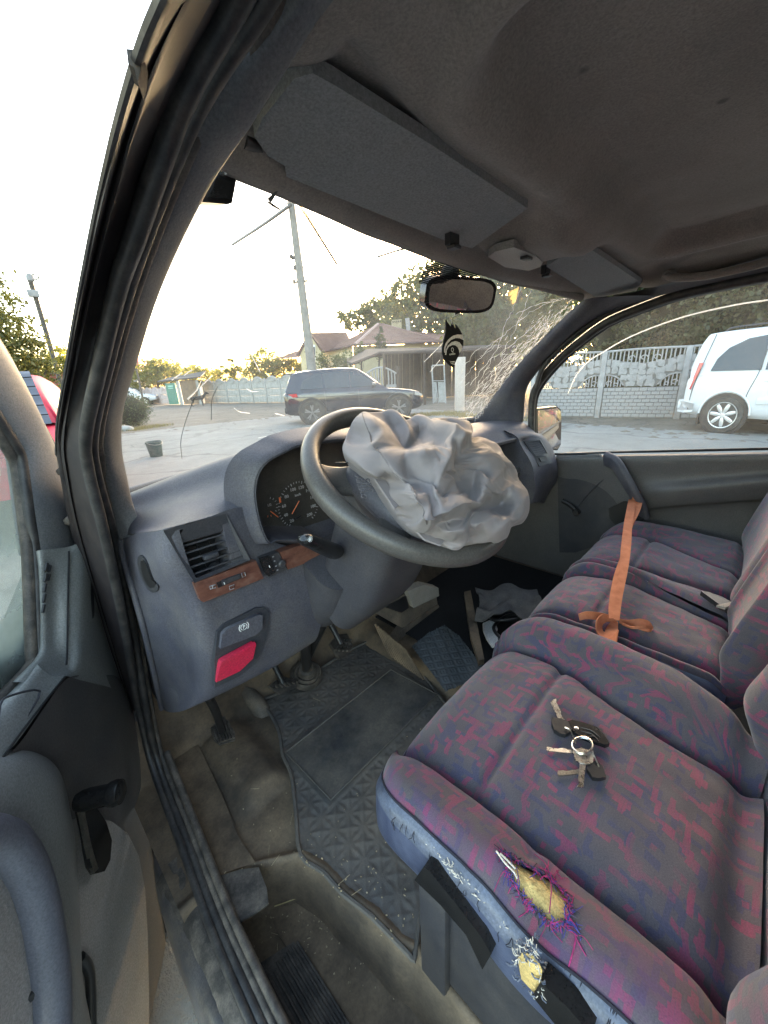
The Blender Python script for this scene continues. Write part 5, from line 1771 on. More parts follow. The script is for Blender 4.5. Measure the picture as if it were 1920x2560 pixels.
# demister panel with slots, padded shoulder
rows = [
    [DP(88, 1384, 0.004), DP(95, 1376, 0.03), DP(135, 1372, 0.042), DP(174, 1366, 0.05), DP(200, 1358, 0.058), DP(220, 1368, 0.045), DP(229, 1388, 0.0)],
    [DP(92, 1420, 0.004), DP(100, 1416, 0.03), DP(135, 1420, 0.038), DP(172, 1420, 0.05), DP(212, 1410, 0.060), DP(234, 1425, 0.045), DP(243, 1445, 0.0)],
    [DP(96, 1500, 0.004), DP(104, 1500, 0.03), DP(138, 1502, 0.036), DP(170, 1505, 0.05), DP(212, 1495, 0.060), DP(240, 1500, 0.045), DP(256, 1520, 0.0)],
    [DP(97, 1580, 0.004), DP(105, 1582, 0.03), DP(138, 1590, 0.036), DP(170, 1590, 0.05), DP(210, 1580, 0.060), DP(255, 1585, 0.045), DP(276, 1595, 0.0)],
    [DP(90, 1640, 0.004), DP(98, 1640, 0.034), DP(134, 1650, 0.044), DP(170, 1664, 0.052), DP(205, 1655, 0.062), DP(268, 1660, 0.045), DP(302, 1668, 0.0)],
    [DP(30, 1705, 0.004), DP(40, 1705, 0.045), DP(95, 1705, 0.055), DP(158, 1690, 0.066), DP(200, 1700, 0.060), DP(280, 1720, 0.040), DP(322, 1735, 0.0)],
]
patch('shoulder_pad', rows, M['door_grey'], dd, nu=6, nv=5, smooth=60)
tube('shoulder_seam', [DP(172, 1378, 0.0525), DP(171, 1440, 0.0515), DP(169, 1540, 0.0515), DP(168, 1620, 0.0525), DP(166, 1662, 0.056)], 0.0018, M['black'], dd, n=6)
for k in range(5):
    a = DP(118-k*1.8, 1408+k*26, 0.0385); b = DP(114-k*1.8, 1428+k*26, 0.0385)
    tube('demister_slot', [a, b], 0.0030, M['black'], dd, n=6, steps=1)
    if k < 2: tube('demister_slot', [DP(126-k*2, 1414+k*22, 0.041), DP(122-k*2, 1430+k*22, 0.041)], 0.0028, M['black'], dd, n=6, steps=1)
slab('grip_hole', [DP(*p, 0.054) for p in ((220, 1462), (228, 1456), (233, 1500), (233, 1540), (224, 1545), (219, 1500))], DN*0.002, M['black'], dd, round_=3)
# ledge with a shallow tray
rows = [
    [DP(-120, 1840, 0.01), DP(-120, 1850, 0.05), DP(-120, 1930, 0.075), DP(-120, 2060, 0.085)],
    [DP(0, 1752, 0.01), DP(0, 1762, 0.05), DP(0, 1820, 0.072), DP(0, 1902, 0.082)],
    [DP(60, 1692, 0.01), DP(62, 1702, 0.05), DP(66, 1750, 0.068), DP(52, 1842, 0.080)],
    [DP(92, 1650, 0.01), DP(96, 1664, 0.048), DP(130, 1690, 0.062), DP(160, 1690, 0.070)],
]
patch('window_ledge', rows, M['door_grey'], dd, nu=6, nv=5, smooth=60)
tr = [DP(*p, 0.0735) for p in ((0, 1765), (30, 1738), (100, 1728), (62, 1800), (0, 1872))]
tube('tray_groove', tr, 0.0018, M['dash_dark'], dd, n=5, steps=3, closed=True)
tube('ledge_groove', [DP(162, 1692, 0.0722), DP(100, 1770, 0.078), DP(26, 1868, 0.0835), DP(-60, 1990, 0.086)], 0.0018, M['black'], dd, n=6)
# main panel
rows = [
    [DP(-120, 1990, 0.085), DP(30, 1880, 0.083), DP(110, 1770, 0.076), DP(172, 1694, 0.066), DP(240, 1690, 0.052), DP(290, 1690, 0.038), DP(318, 1725, 0.0)],
    [DP(-120, 2060, 0.07), DP(40, 1920, 0.068), DP(140, 1830, 0.060), DP(210, 1790, 0.045), DP(270, 1790, 0.035), DP(325, 1790, 0.022), DP(342, 1800, 0.0)],
    [DP(-120, 2160, 0.05), DP(40, 2030, 0.045), DP(150, 1950, 0.035), DP(220, 1920, 0.028), DP(290, 1915, 0.026), DP(348, 1920, 0.020), DP(362, 1930, 0.0)],
    [DP(-120, 2260, 0.04), DP(40, 2160, 0.035), DP(150, 2100, 0.025), DP(240, 2080, 0.022), DP(310, 2080, 0.022), DP(365, 2090, 0.018), DP(380, 2100, 0.0)],
    [DP(-120, 2400, 0.04), DP(40, 2330, 0.035), DP(150, 2300, 0.022), DP(260, 2290, 0.020), DP(340, 2290, 0.020), DP(395, 2290, 0.018), DP(412, 2300, 0.0)],
    [DP(-120, 2700, 0.04), DP(40, 2680, 0.035), DP(150, 2680, 0.022), DP(290, 2680, 0.020), DP(390, 2680, 0.020), DP(455, 2660, 0.018), DP(492, 2680, 0.0)],
]
patch('door_panel', rows, M['door_dark'], dd, nu=6, nv=5, smooth=60)
tube('panel_edge_bead', [DP(*p, 0.010) for p in ((300, 1680), (342, 1800), (364, 1935), (388, 2130), (418, 2320), (455, 2500), (490, 2670))], 0.010, M['dash_dark'], dd)
# lighter insert
ins = [(150, 2060), (205, 2040), (266, 2056), (308, 2086), (336, 2143), (352, 2227), (358, 2333), (361, 2480), (363, 2680), (40, 2680), (60, 2300)]
slab('panel_insert', [DP(*p, 0.0255) for p in ins], DN*0.010, M['door_cloth'], dd, bevel=0.004, seg=3)
# pull handle: padded body with a deep grip under an arched rim
body = [(-160, 1960), (-60, 1900), (0, 1881), (55, 1871), (105, 1886), (143, 1919), (162, 1962), (178, 2038), (187, 2090), (194, 2200), (199, 2290), (206, 2440), (212, 2700), (-160, 2700)]
rows = []
cb = DP(30, 2350, 0.075)
bl = cr([(a, b, 0) for a, b in body], 4, True)
bl = bl+[bl[0]]
for sc__, w in ((1.0, 0.02), (1.0, 0.05), (0.99, 0.075), (0.95, 0.096), (0.87, 0.108), (0.70, 0.112), (0.45, 0.110), (0.0, 0.108)):
    rows.append([tuple(DP(30+(p[0]-30)*sc__, 2350+(p[1]-2350)*sc__, w)) for p in bl])
grid_surface('armrest', rows, M['door_grey'], dd, smooth=70)
arc = [(-150, 2120), (-60, 2092), (0, 2097), (34, 2124), (70, 2180), (97, 2262), (112, 2340), (127, 2450), (131, 2580), (131, 2700)]
tube('pull_handle', [DP(*p, 0.128) for p in arc], 0.0225, M['pull'], dd, n=14)
inn = [(-150, 2200), (-60, 2160), (0, 2152), (30, 2185), (58, 2245), (78, 2330), (95, 2450), (100, 2700), (-150, 2700)]
slab('grip_pocket', [DP(*p, 0.114) for p in inn], DN*0.004, M['door_cloth'], dd, bevel=0.001)
tube('armrest_base_gap', [DP(*p, 0.04) for p in ((200, 2395), (214, 2410), (224, 2440), (227, 2520), (228, 2700))], 0.009, M['black'], dd)
slab('outer_skin', [DP(*p, -0.03) for p in ((-400, 1700), (0, 1640), (95, 1400), (172, 1376), (226, 1395), (300, 1690), (340, 1800), (362, 1935), (385, 2130), (414, 2320), (450, 2500), (488, 2680), (-400, 2700))], DN*-0.02, M['paint_dark'], dd)
# window crank
wc = empty('window_crank', (0, 0, 0), dd)
for ch in (wc,): pass
ca, cbk = DP(205, 2000, 0.075), DP(236, 2172, 0.055)
arm = [(196, 2000), (212, 1996), (236, 2010), (266, 2055), (280, 2100), (276, 2150), (262, 2178), (240, 2184), (228, 2165), (222, 2130), (212, 2070)]
slab('arm', [DP(*p, 0.066) for p in arm], DN*-0.010, M['gloss_black'], wc, bevel=0.003)
slab('arm_edge', [DP(*p, 0.067) for p in ((196, 2000), (210, 1996), (214, 2040), (228, 2110), (246, 2172), (236, 2182), (222, 2130), (208, 2060))], DN*-0.006, M['metal_dull'], wc, bevel=0.002)
k0 = DP(206, 2002, 0.066)
kdir = (DN+Vector((0, 0.0, 0.03))).normalized()
lathe('knob', [(0.014, -0.01), (0.018, 0.0), (0.019, 0.012), (0.018, 0.042), (0.021, 0.048), (0.0225, 0.056), (0.021, 0.066), (0.012, 0.071)], k0, kdir, M['gloss_black'], wc, n=22)
box('door_stud', DP(88, 2478, 0.12), (0.02, 0.012, 0.012), M['black'], dd, bevel=0.003)

# ------------------------------------------------------------------ passenger door and pillar
pd = empty('passenger_door', (0, 0, 0), van)
pd['label'] = 'closed passenger door with its window'
rows = [
    [P(1372, 1140, x=0.815), P(1440, 1139, x=0.815), P(1520, 1137, x=0.815), P(1700, 1134, x=0.815), P(1920, 1129, x=0.815), P(2100, 1124, x=0.815)],
    [P(1385, 1148, x=0.795), P(1440, 1148, x=0.795), P(1520, 1148, x=0.795), P(1700, 1146, x=0.79), P(1920, 1142, x=0.79), P(2100, 1138, x=0.79)],
    [P(1390, 1185, x=0.805), P(1450, 1195, x=0.805), P(1540, 1195, x=0.80), P(1700, 1196, x=0.795), P(1920, 1182, x=0.792), P(2100, 1170, x=0.79)],
    [P(1395, 1240, x=0.815), P(1460, 1240, x=0.815), P(1560, 1240, x=0.80), P(1680, 1226, x=0.770), P(1920, 1203, x=0.765), P(2100, 1190, x=0.765)],
    [P(1400, 1280, x=0.82), P(1470, 1280, x=0.82), P(1570, 1275, x=0.805), P(1690, 1262, x=0.785), P(1920, 1245, x=0.785), P(2100, 1235, x=0.785)],
    [P(1405, 1340, x=0.825), P(1480, 1330, x=0.825), P(1570, 1320, x=0.825), P(1690, 1300, x=0.82), P(1920, 1290, x=0.82), P(2100, 1280, x=0.82)],
    [P(1410, 1560, x=0.83), P(1480, 1560, x=0.83), P(1570, 1560, x=0.83), P(1690, 1560, x=0.83), P(1920, 1600, x=0.83), P(2100, 1600, x=0.83)],
]
for r in rows: r.insert(0, r[0]+Vector((0.01, 0.35, 0)))
patch('door_panel', rows, M['door_dark'], pd, nu=6, nv=5, smooth=60)
slab('sill_cap', [P(*p, x=0.80) for p in ((1390, 1141), (1500, 1139), (1504, 1146), (1396, 1149))], (0.012, 0, 0.004), M['pillar'], pd, bevel=0.002)
tube('window_channel', [P(1345, 1136, x=0.812)]+[P(x, y, x=0.812) for x, y in ((1440, 1134), (1520, 1131), (1700, 1127), (1920, 1122), (2100, 1118))], 0.005, M['black'], pd, n=6)
slab('speaker_panel', [P(*p, x=0.812) for p in ((1395, 1185), (1530, 1186), (1560, 1225), (1600, 1290), (1560, 1340), (1440, 1380), (1400, 1380))], (-0.006, 0, 0), M['dash_dark'], pd, bevel=0.003)
tube('speaker_groove', [P(1444, 1268, x=0.804), P(1480, 1225, x=0.804), P(1520, 1190, x=0.804)], 0.0022, M['dash_dark'], pd, n=6)
# pull handle
sweep('pull_handle', [P(1515, 1146, x=0.785), P(1540, 1160, x=0.765), P(1562, 1195, x=0.745), P(1582, 1230, x=0.735), P(1600, 1262, x=0.745), P(1610, 1290, x=0.775)], rrect(0.026, 0.011, 0.009, 3), M['dash'], pd, steps=5, up=(0, 1, 0), scales=[1.25-0.35*k/25 for k in range(26)])
slab('latch_plate', [P(*p, x=0.80) for p in ((1522, 1270), (1560, 1252), (1600, 1258), (1622, 1285), (1600, 1310), (1545, 1318), (1525, 1295))], (-0.006, 0, 0), M['black'], pd, bevel=0.003)
wk = empty('window_crank', (0, 0, 0), pd)
tube('arm', [P(1406, 1252, x=0.79), P(1425, 1262, x=0.785), P(1440, 1276, x=0.78)], 0.010, M['black'], wk)
lathe('knob', [(0.010, -0.005), (0.014, 0), (0.014, 0.025), (0.011, 0.03)], P(1444, 1279, x=0.782), (-1, 0, 0.1), M['black'], wk, n=14)
# window and frame
fr_ = [(1338, 1136, 0.80), (1337, 1060, 0.80), (1340, 1000, 0.80), (1358, 960, 0.80), (1400, 910, 0.79), (1450, 866, 0.785), (1520, 815, 0.775), (1600, 780, 0.77), (1700, 745, 0.765), (1800, 722, 0.76), (1920, 698, 0.755), (2060, 678, 0.75)]
tube('window_frame', [P(a-8, b-6, x=c-0.015) for a, b, c in fr_], 0.016, M['rubber'], pd, n=8)
tube('window_frame', [P(a, b, x=c) for a, b, c in fr_], 0.009, M['black'], pd, n=8)
gl = [P(a, b, x=c+0.004) for a, b, c in fr_]+[P(2060, 1120, x=0.815), P(1920, 1125, x=0.815), P(1700, 1130, x=0.815), P(1500, 1134, x=0.815)]
V = [p for p in gl]+[p+Vector((0.004, 0, 0)) for p in gl]
n = len(gl)
c0 = sum(gl, Vector())/n
V += [c0, c0+Vector((0.004, 0, 0))]
F = []
for i in range(n):
    j = (i+1) % n
    F += [(i, j, 2*n), (n+j, n+i, 2*n+1), (i, n+i, n+j, j)]
raw('window_glass', V, F, M['side_glass'], pd, 30)
# upper edge of the lowered pane
tube('pane_edge', [P(*p, x=0.805) for p in ((1420, 985), (1440, 940), (1470, 905), (1500, 885), (1580, 840), (1700, 795), (1820, 766), (1920, 750), (2060, 735))], 0.0022, M['crack'], pd, n=6)
# pillar trim on the passenger side
gA = [(1150, 1075), (1172, 1056), (1215, 1030), (1262, 970), (1300, 920), (1360, 858), (1420, 800), (1478, 748), (1530, 742)]
gB = [(1300, 1098), (1304, 1086), (1310, 1030), (1316, 975), (1340, 935), (1390, 878), (1455, 818), (1540, 770), (1640, 742)]
xa = [0.735, 0.73, 0.72, 0.705, 0.695, 0.68, 0.665, 0.65, 0.63]
xb2 = [0.79, 0.785, 0.78, 0.775, 0.77, 0.76, 0.745, 0.73, 0.71]
rows = []
for a, b, p, q in zip(gA, gB, xa, xb2):
    A = P(*a, x=p); B = P(*b, x=q)
    rows.append([A+Vector((0.006, 0.03, 0)), A, A.lerp(B, 0.35)+Vector((-0.016, -0.012, 0)), A.lerp(B, 0.78)+Vector((-0.012, -0.012, 0)), B, B+Vector((0.02, 0.02, 0))])
patch('pillar_trim', rows, M['dash'], van, nu=4, nv=4, smooth=50)
patch('roof_rail', [[P(1540, 772, x=0.735), P(1530, 742, x=0.69), P(1560, 735, x=0.68)], [P(1640, 742, x=0.73), P(1640, 722, x=0.70), P(1640, 716, x=0.68)], [P(1760, 712, x=0.73), P(1760, 692, x=0.70), P(1760, 684, x=0.68)], [P(1920, 680, x=0.73), P(1920, 650, x=0.70), P(1920, 640, x=0.68)], [P(2100, 650, x=0.73), P(2100, 615, x=0.70), P(2100, 600, x=0.68)]], M['pillar'], van, nu=4, nv=4, smooth=60)
tube('roof_seal', [P(a-4, b-18, x=0.745) for a, b in ((1345, 985), (1360, 940), (1400, 893), (1455, 846), (1520, 804), (1600, 768), (1700, 735), (1800, 712), (1920, 690), (2060, 668))], 0.010, M['rubber'], van)
gh = empty('grab_handle', (0, 0, 0), van)
tube('grip', [P(1664, 686, x=0.66), P(1690, 694, x=0.645), P(1760, 690, x=0.64), P(1850, 672, x=0.64), P(1940, 650, x=0.64)], 0.011, M['headliner'], gh)
lathe('foot', [(0.018, 0), (0.018, 0.010), (0.010, 0.014)], P(1672, 686, x=0.665), (-0.6, -0.2, -0.6), M['headliner'], gh, n=14)
slab('outer_skin', [(0.86, 0.75, 0.45), (0.86, -0.9, 0.45), (0.86, -0.9, 1.08), (0.86, 0.75, 1.02)], (0.02, 0, 0), M['paint_dark'], pd)
slab('pillar_skin', [(0.86, 0.75, 0.40), (0.86, 1.30, 0.40), (0.84, 1.30, 1.10), (0.84, 0.75, 1.10)], (0.02, 0, 0), M['paint_dark'], van)
# door mirror outside
om = empty('wing_mirror', (0, 0, 0), van)
mo = [(1342, 1022), (1395, 1016), (1404, 1024), (1406, 1060), (1404, 1112), (1396, 1126), (1352, 1126), (1342, 1110)]
om_o = P(1374, 1070, x=0.95); om_n = Vector((-0.66, -0.75, 0.05)).normalized()
pts = [PN(*p, om_o, om_n) for p in mo]
slab('housing', [p-om_n*0.008 for p in pts], -om_n*0.08, M['black'], om, bevel=0.012, seg=3)
cm = sum(pts, Vector())/len(pts)
slab('mirror_glass', [cm.lerp(p, 0.92)-om_n*0.006 for p in pts], om_n*0.004, M['glossy_mirror'], om)
tube('bracket', [cm-om_n*0.05, Vector((0.87, 0.80, 1.10))], 0.02, M['black'], om)
# ------------------------------------------------------------------ loose things in the cab
# rubber floor mat with a relief of crossed pyramids
MAT_PX = [(640, 1762), (683, 1740), (755, 1700), (929, 1600), (1000, 1626), (1092, 1732), (1160, 1850), (1120, 2060), (1060, 2250), (1037, 2390), (1020, 2385), (929, 2292), (856, 2234), (808, 2181), (752, 2138), (740, 2030), (728, 1936), (707, 1888), (697, 1828), (668, 1775)]
MATP = [P(*p, z=0.458) for p in MAT_PX]


def rubber_mat(name, poly, z0, cell, mat, label, cat, zfun=None, star=True, amp=0.0045, step=0.0035, hole=None, rot=0.0, uneven=0.003, thick=0.006):
    q = np.array([(p.x, p.y) for p in poly])
    x0, y0 = q.min(0); x1, y1 = q.max(0)
    xs = np.arange(x0, x1, step); ys = np.arange(y0, y1, step)
    X, Y = np.meshgrid(xs, ys)
    ins = poly_in(poly)(np.stack([X, Y], 2))
    c, s = math.cos(rot), math.sin(rot)
    U = (X*c+Y*s)/cell; W = (-X*s+Y*c)/cell
    a = U-np.floor(U)-0.5; b = W-np.floor(W)-0.5
    aw = 0.10
    e1 = np.minimum(0.5-np.abs(a), 0.5-np.abs(b))
    e2 = np.abs(np.abs(a)-np.abs(b))/1.4
    e3 = np.minimum(np.abs(a), np.abs(b))
    if star:
        Hh = np.maximum(np.exp(-(e1/aw)**2), np.exp(-(e2/(aw*0.9))**2))*0.75+np.exp(-(e3/0.05)**2)*0.15
        Hh = Hh*0.7+0.3*np.clip(1-(np.abs(a)+np.abs(b))*1.6, 0, 1)
    else:
        Hh = np.clip(1-np.abs(e1-0.22)/0.12, 0, 1)*0.8+np.clip(1-(np.abs(a)+np.abs(b))/0.25, 0, 1)
    Z = z0+amp*Hh
    if hole is not None:
        hp = hole
        d = np.minimum(np.minimum(X-hp[0], hp[1]-X), np.minimum(Y-hp[2], hp[3]-Y))
        Z = np.where(d > -0.012, z0+amp*0.9, Z)
    wob = np.array([[mnoise.noise((x*7, y*7, 3.0)) for x in xs[::4]] for y in ys[::4]])
    wob = np.repeat(np.repeat(wob, 4, 0), 4, 1)[:len(ys), :len(xs)]
    if wob.shape != Z.shape:
        wob = np.pad(wob, ((0, Z.shape[0]-wob.shape[0]), (0, Z.shape[1]-wob.shape[1])), 'edge')
    k_ = np.ones(9)/9
    wob = np.apply_along_axis(lambda m_: np.convolve(m_, k_, 'same'), 0, wob)
    wob = np.apply_along_axis(lambda m_: np.convolve(m_, k_, 'same'), 1, wob)
    Z = Z+uneven*wob
    if zfun is not None: Z = Z+np.vectorize(zfun)(X, Y)
    G = np.stack([X, Y, Z], 2)
    C = (G[1:, 1:]+G[:-1, :-1])/2
    skip = ~poly_in(poly)(C)
    root = empty(name, (float(q[:, 0].mean()), float(q[:, 1].mean()), z0), label=label, cat=cat)
    # only the used cells
    idx = -np.ones(Z.shape, int); V = []; F = []
    for i in range(Z.shape[0]-1):
        for j in range(Z.shape[1]-1):
            if skip[i, j]: continue
            f = []
            for (u, v) in ((i, j), (i, j+1), (i+1, j+1), (i+1, j)):
                if idx[u, v] < 0:
                    idx[u, v] = len(V); V.append(G[u, v])
                f.append(idx[u, v])
            F.append(f)
    raw('tread', V, F, mat, root, 70)
    return root


bm_ = rubber_mat('floor_mat', MATP, 0.456, 0.047, M['mat_rubber'], 'black rubber floor mat with star relief and smooth heel pad under the pedals', 'floor mat', hole=(-0.565, -0.122, 0.588, 0.788), rot=0.06,
                 zfun=lambda x, y: 0.0+max(0, y-1.0)*1.2)
tube('rim', [Vector((p.x, p.y, 0.460+max(0, p.y-1.0)*1.2)) for p in MATP], 0.005, M['mat_rubber'], bm_, n=6, steps=3, closed=True)
pad = [P(714, 1883, z=0.462), P(977, 1676, z=0.462), P(1093, 1738, z=0.462), P(827, 2001, z=0.462)]
slab('heel_pad', pad, (0, 0, 0.0035), M['mat_pad'], bm_, bevel=0.0015)
tube('pad_border', [p+Vector((0, 0, 0.003)) for p in pad], 0.003, M['mat_rubber'], bm_, n=6, steps=1, closed=True)
PM = [P(*p, z=0.515) for p in ((1028, 1612), (1066, 1582), (1112, 1560), (1150, 1590), (1205, 1660), (1180, 1700), (1114, 1726))]
rubber_mat('floor_mat', PM, 0.510, 0.034, M['mat_blue'], 'blue grey rubber mat with diamond studs on the passenger floor', 'floor mat', star=False, amp=0.004, step=0.003, rot=0.9, uneven=0.002)

# straw and crumbs of dirt
rr = random.Random(31)
V, F = [], []
for k in range(260):
    if rr.random() < 0.72:
        px, py = rr.gauss(800, 90), rr.gauss(2270, 90)
    else:
        px, py = rr.uniform(560, 1080), rr.uniform(1700, 2500)
    g0 = P(px, py, z=0.45)
    z = floor_z(g0.x, g0.y)
    p = P(px, py, z=z+0.009)
    if p.x < -0.86 or p.x > -0.12: continue
    L = rr.uniform(0.001, 0.004) if rr.random() < 0.93 else rr.uniform(0.01, 0.03)
    a = rr.uniform(0, 6.28)
    v, f = sweep_mesh([p, p+Vector((math.cos(a)*L, math.sin(a)*L, rr.uniform(0, 0.001)))], circ(0.0005 if L > 0.006 else rr.uniform(0.0006, 0.0016), 4))
    F += [tuple(i+len(V) for i in ff) for ff in f]; V += v
o = raw('dirt_crumbs', V, F, m_simple('straw', (0.34, 0.27, 0.17), 0.9, var=0.4, vscale=60), None, 60)
tag(o, 'crumbs of dirt and straw scattered over the cab floor', kind='stuff')
o = tube('grass_stalk', [P(686, 2266, z=0.334), P(730, 2250, z=0.336), P(776, 2230, z=0.334)], 0.0012, m_simple('dry_grass', (0.42, 0.33, 0.16), 0.8), None, n=5)
tag(o, 'dry grass stalk lying on the dirty step', 'straw')

# --- key bunch on the driver seat
KZ = lambda px, py, h=0.0: (lambda q: Vector((q.x, q.y, DS.z(q.x, q.y)+h)))(P(px, py, z=0.858+h))
kb = empty('key_bunch', tuple(KZ(1455, 1860)), label='bunch of three keys and black leather fob lying on the driver seat', cat='keys')


def kslab(name, px, h, t, mat, parent, bevel=0.0005):
    pts = [KZ(*p, h) for p in px]
    return slab(name, pts, (0, 0, t), mat, parent, bevel=bevel, seg=2)


def toothed(a, b, w, n, seed):
    """blade outline in photo pixels from a to b, one edge cut"""
    r = random.Random(seed)
    a = np.array(a, float); b = np.array(b, float)
    d = (b-a)/np.linalg.norm(b-a); p = np.array((-d[1], d[0]))
    L = np.linalg.norm(b-a)
    up, dn = [], []
    for k in range(n+1):
        t = k/n
        dn.append(tuple(a+d*L*t*0.97-p*w*0.5))
        up.append(tuple(a+d*L*t*0.97+p*w*(0.5-(r.uniform(0.0, 0.35) if 0 < k < n else 0))))
    return dn+[tuple(b)]+up[::-1]


k1 = empty('black_key', kb.location, None); bpy.data.objects.remove(k1)
kslab('key_blade', toothed((1408, 1814), (1382, 1756), 15, 8, 1), 0.006, 0.0022, M['metal'], kb)
kslab('key_head', [(1378, 1807), (1400, 1808), (1422, 1814), (1430, 1826), (1424, 1838), (1412, 1846), (1398, 1844), (1384, 1836), (1378, 1822)], 0.003, 0.008, M['black'], kb, 0.002)
kslab('key_blade', toothed((1436, 1880), (1366, 1877), 12, 8, 2), 0.004, 0.0022, M['metal'], kb)
kslab('key_blade', toothed((1452, 1931), (1393, 1936), 12, 8, 3), 0.003, 0.0022, M['metal_dull'], kb)
kslab('key_head', [(1470, 1918), (1488, 1910), (1504, 1922), (1514, 1948), (1496, 1953), (1480, 1952), (1466, 1932)], 0.003, 0.007, M['black'], kb, 0.002)
kslab('key_head', [(1437, 1877), (1450, 1874), (1482, 1882), (1484, 1890), (1482, 1908), (1476, 1914), (1464, 1915), (1452, 1913), (1438, 1905), (1434, 1895)], 0.009, 0.0026, M['metal'], kb, 0.0008)
kslab('key_blade', toothed((1456, 1912), (1450, 1970), 16, 8, 4), 0.0085, 0.0022, M['metal'], kb)
rc_ = KZ(1455, 1866, 0.010)
e1 = (KZ(1480, 1872, 0.010)-rc_); e2 = (KZ(1452, 1888, 0.010)-rc_)
ring = [rc_+e1*math.cos(a)+e2*math.sin(a)+Vector((0, 0, 0.003*math.sin(a*1.0+1))) for a in [2*math.pi*k/24 for k in range(24)]]
tube('split_ring', ring, 0.0014, M['metal'], kb, n=6, steps=1, closed=True)
tube('split_ring', [p+Vector((0, 0, 0.0022)) for p in ring], 0.0012, M['metal'], kb, n=6, steps=1, closed=True)
tube('wire_loop', [KZ(1412, 1820, 0.013), KZ(1425, 1826, 0.015), KZ(1432, 1842, 0.013), KZ(1440, 1860, 0.012)], 0.0011, M['metal'], kb, n=6)
tube('wire_loop', [KZ(1480, 1882, 0.012), KZ(1490, 1900, 0.012), KZ(1498, 1918, 0.010)], 0.0011, M['metal'], kb, n=6)
fob = [(1418, 1812), (1430, 1808), (1460, 1814), (1490, 1826), (1508, 1846), (1522, 1868), (1512, 1872), (1480, 1862), (1448, 1848), (1432, 1836)]
f_ = kslab('leather_fob', fob, 0.004, 0.007, M['gloss_black'], kb, 0.002)
for pl in ([(1450, 1818), (1480, 1828), (1500, 1846)], [(1452, 1828), (1478, 1836), (1494, 1850)], [(1466, 1846), (1484, 1842), (1496, 1854)]):
    tube('fob_tooling', [KZ(*p, 0.0118) for p in pl], 0.0007, M['rubber_dusty'], f_, n=4)
lathe('rivet', [(0.004, 0), (0.004, 0.001), (0.0025, 0.0016)], KZ(1441, 1822, 0.011), (0, 0, 1), M['metal'], f_, n=12)

# --- orange strap from the passenger door handle, knotted on the bench
m_strap = NT('orange_webbing')
_c = m_strap.coord('Object')
_n = m_strap.noise(_c, 40, 4, 0.6)
_a = m_strap.mix(m_strap.ramp(_n, 0.3, 0.7), (0.40, 0.135, 0.065), (0.55, 0.205, 0.105))
_d = m_strap.ramp(m_strap.noise(_c, 15, 4, 0.6), 0.52, 0.75)
_a = m_strap.mix(m_strap.math('MULTIPLY', _d, 0.4), _a, (0.30, 0.12, 0.075))
m_strap.bsdf(_a, 0.85, spec=0.2, normal=m_strap.bump(m_strap.noise(m_strap.mapping(_c, (900, 900, 500)), 1.0, 2, 0.5), 0.4, 0.001))
M['strap'] = m_strap.m
stp = empty('orange_strap', tuple(P(1530, 1545, x=0.04)), label='orange webbing strap tied from passenger door handle to a bow on the bench', cat='strap')


def ribbon(name, pts, widths, parent, t=0.0025, steps=6, up=None, twist=None):
    """flat band: pts are (left, right) edge pairs"""
    L = cr([tuple(a) for a, b in pts], steps); Rr = cr([tuple(b) for a, b in pts], steps)
    G = []
    for a, b in zip(L, Rr):
        a, b = Vector(a), Vector(b)
        G.append([tuple(a.lerp(b, f)) for f in (0, 0.25, 0.5, 0.75, 1.0)])
    return grid_surface(name, G, M['strap'], parent, thick=t, smooth=60)


kx = 0.20


def SP(px, py, t):   # along the strap from handle (t=0) to the knot (t=1)
    zh = P(1580, 1250, x=0.735).z
    return P(px, py, z=zh+(0.888-zh)*min(1, t))


ribbon('long_band', [(SP(1571, 1250, 0.0), SP(1590, 1250, 0.0)), (SP(1563, 1290, 0.08), SP(1584, 1295, 0.08)), (SP(1558, 1320, 0.2), SP(1580, 1322, 0.2)), (SP(1552, 1370, 0.38), SP(1577, 1370, 0.38)), (SP(1548, 1420, 0.55), SP(1570, 1424, 0.55)), (SP(1539, 1490, 0.8), SP(1556, 1494, 0.8)), (SP(1535, 1550, 1.0), SP(1548, 1552, 1.0))], None, stp)
ribbon('long_band', [(SP(1590, 1236, 0.0), SP(1609, 1238, 0.0)), (SP(1586, 1270, 0.08), SP(1602, 1272, 0.08)), (SP(1580, 1310, 0.22), SP(1584, 1312, 0.22)), (SP(1562, 1360, 0.40), SP(1566, 1362, 0.42)), (SP(1548, 1400, 0.55), SP(1556, 1404, 0.56)), (SP(1532, 1450, 0.72), SP(1548, 1460, 0.72)), (SP(1522, 1510, 0.9), SP(1542, 1514, 0.9)), (SP(1522, 1548, 1.02), SP(1536, 1548, 1.02))], None, stp)
sweep('handle_loop', [P(1588, 1250, x=0.73), P(1594, 1238, x=0.725), P(1600, 1236, x=0.73)], rrect(0.012, 0.003, 0.002, 2), M['strap'], stp, steps=4)
kc = P(1536, 1558, x=0.03)
bm = bmesh.new()
bmesh.ops.create_icosphere(bm, subdivisions=3, radius=1.0)
for v in bm.verts:
    n = mnoise.noise(v.co*2.2)
    v.co = kc+Vector((v.co.x*0.015, v.co.y*0.013, v.co.z*0.016))*(1+0.35*n)
bm_to('knot', bm, M['strap'], stp, 70)
X2 = lambda px, py, x=0.15: P(px, py, x=x-0.125)+Vector((-0.012, -0.006, 0.020))
ribbon('bow_loop', [(X2(1532, 1552), X2(1534, 1566)), (X2(1500, 1542, 0.13), X2(1505, 1562, 0.13)), (X2(1462, 1538, 0.10), X2(1464, 1556, 0.10)), (X2(1441, 1544, 0.09), X2(1444, 1560, 0.09))], None, stp)
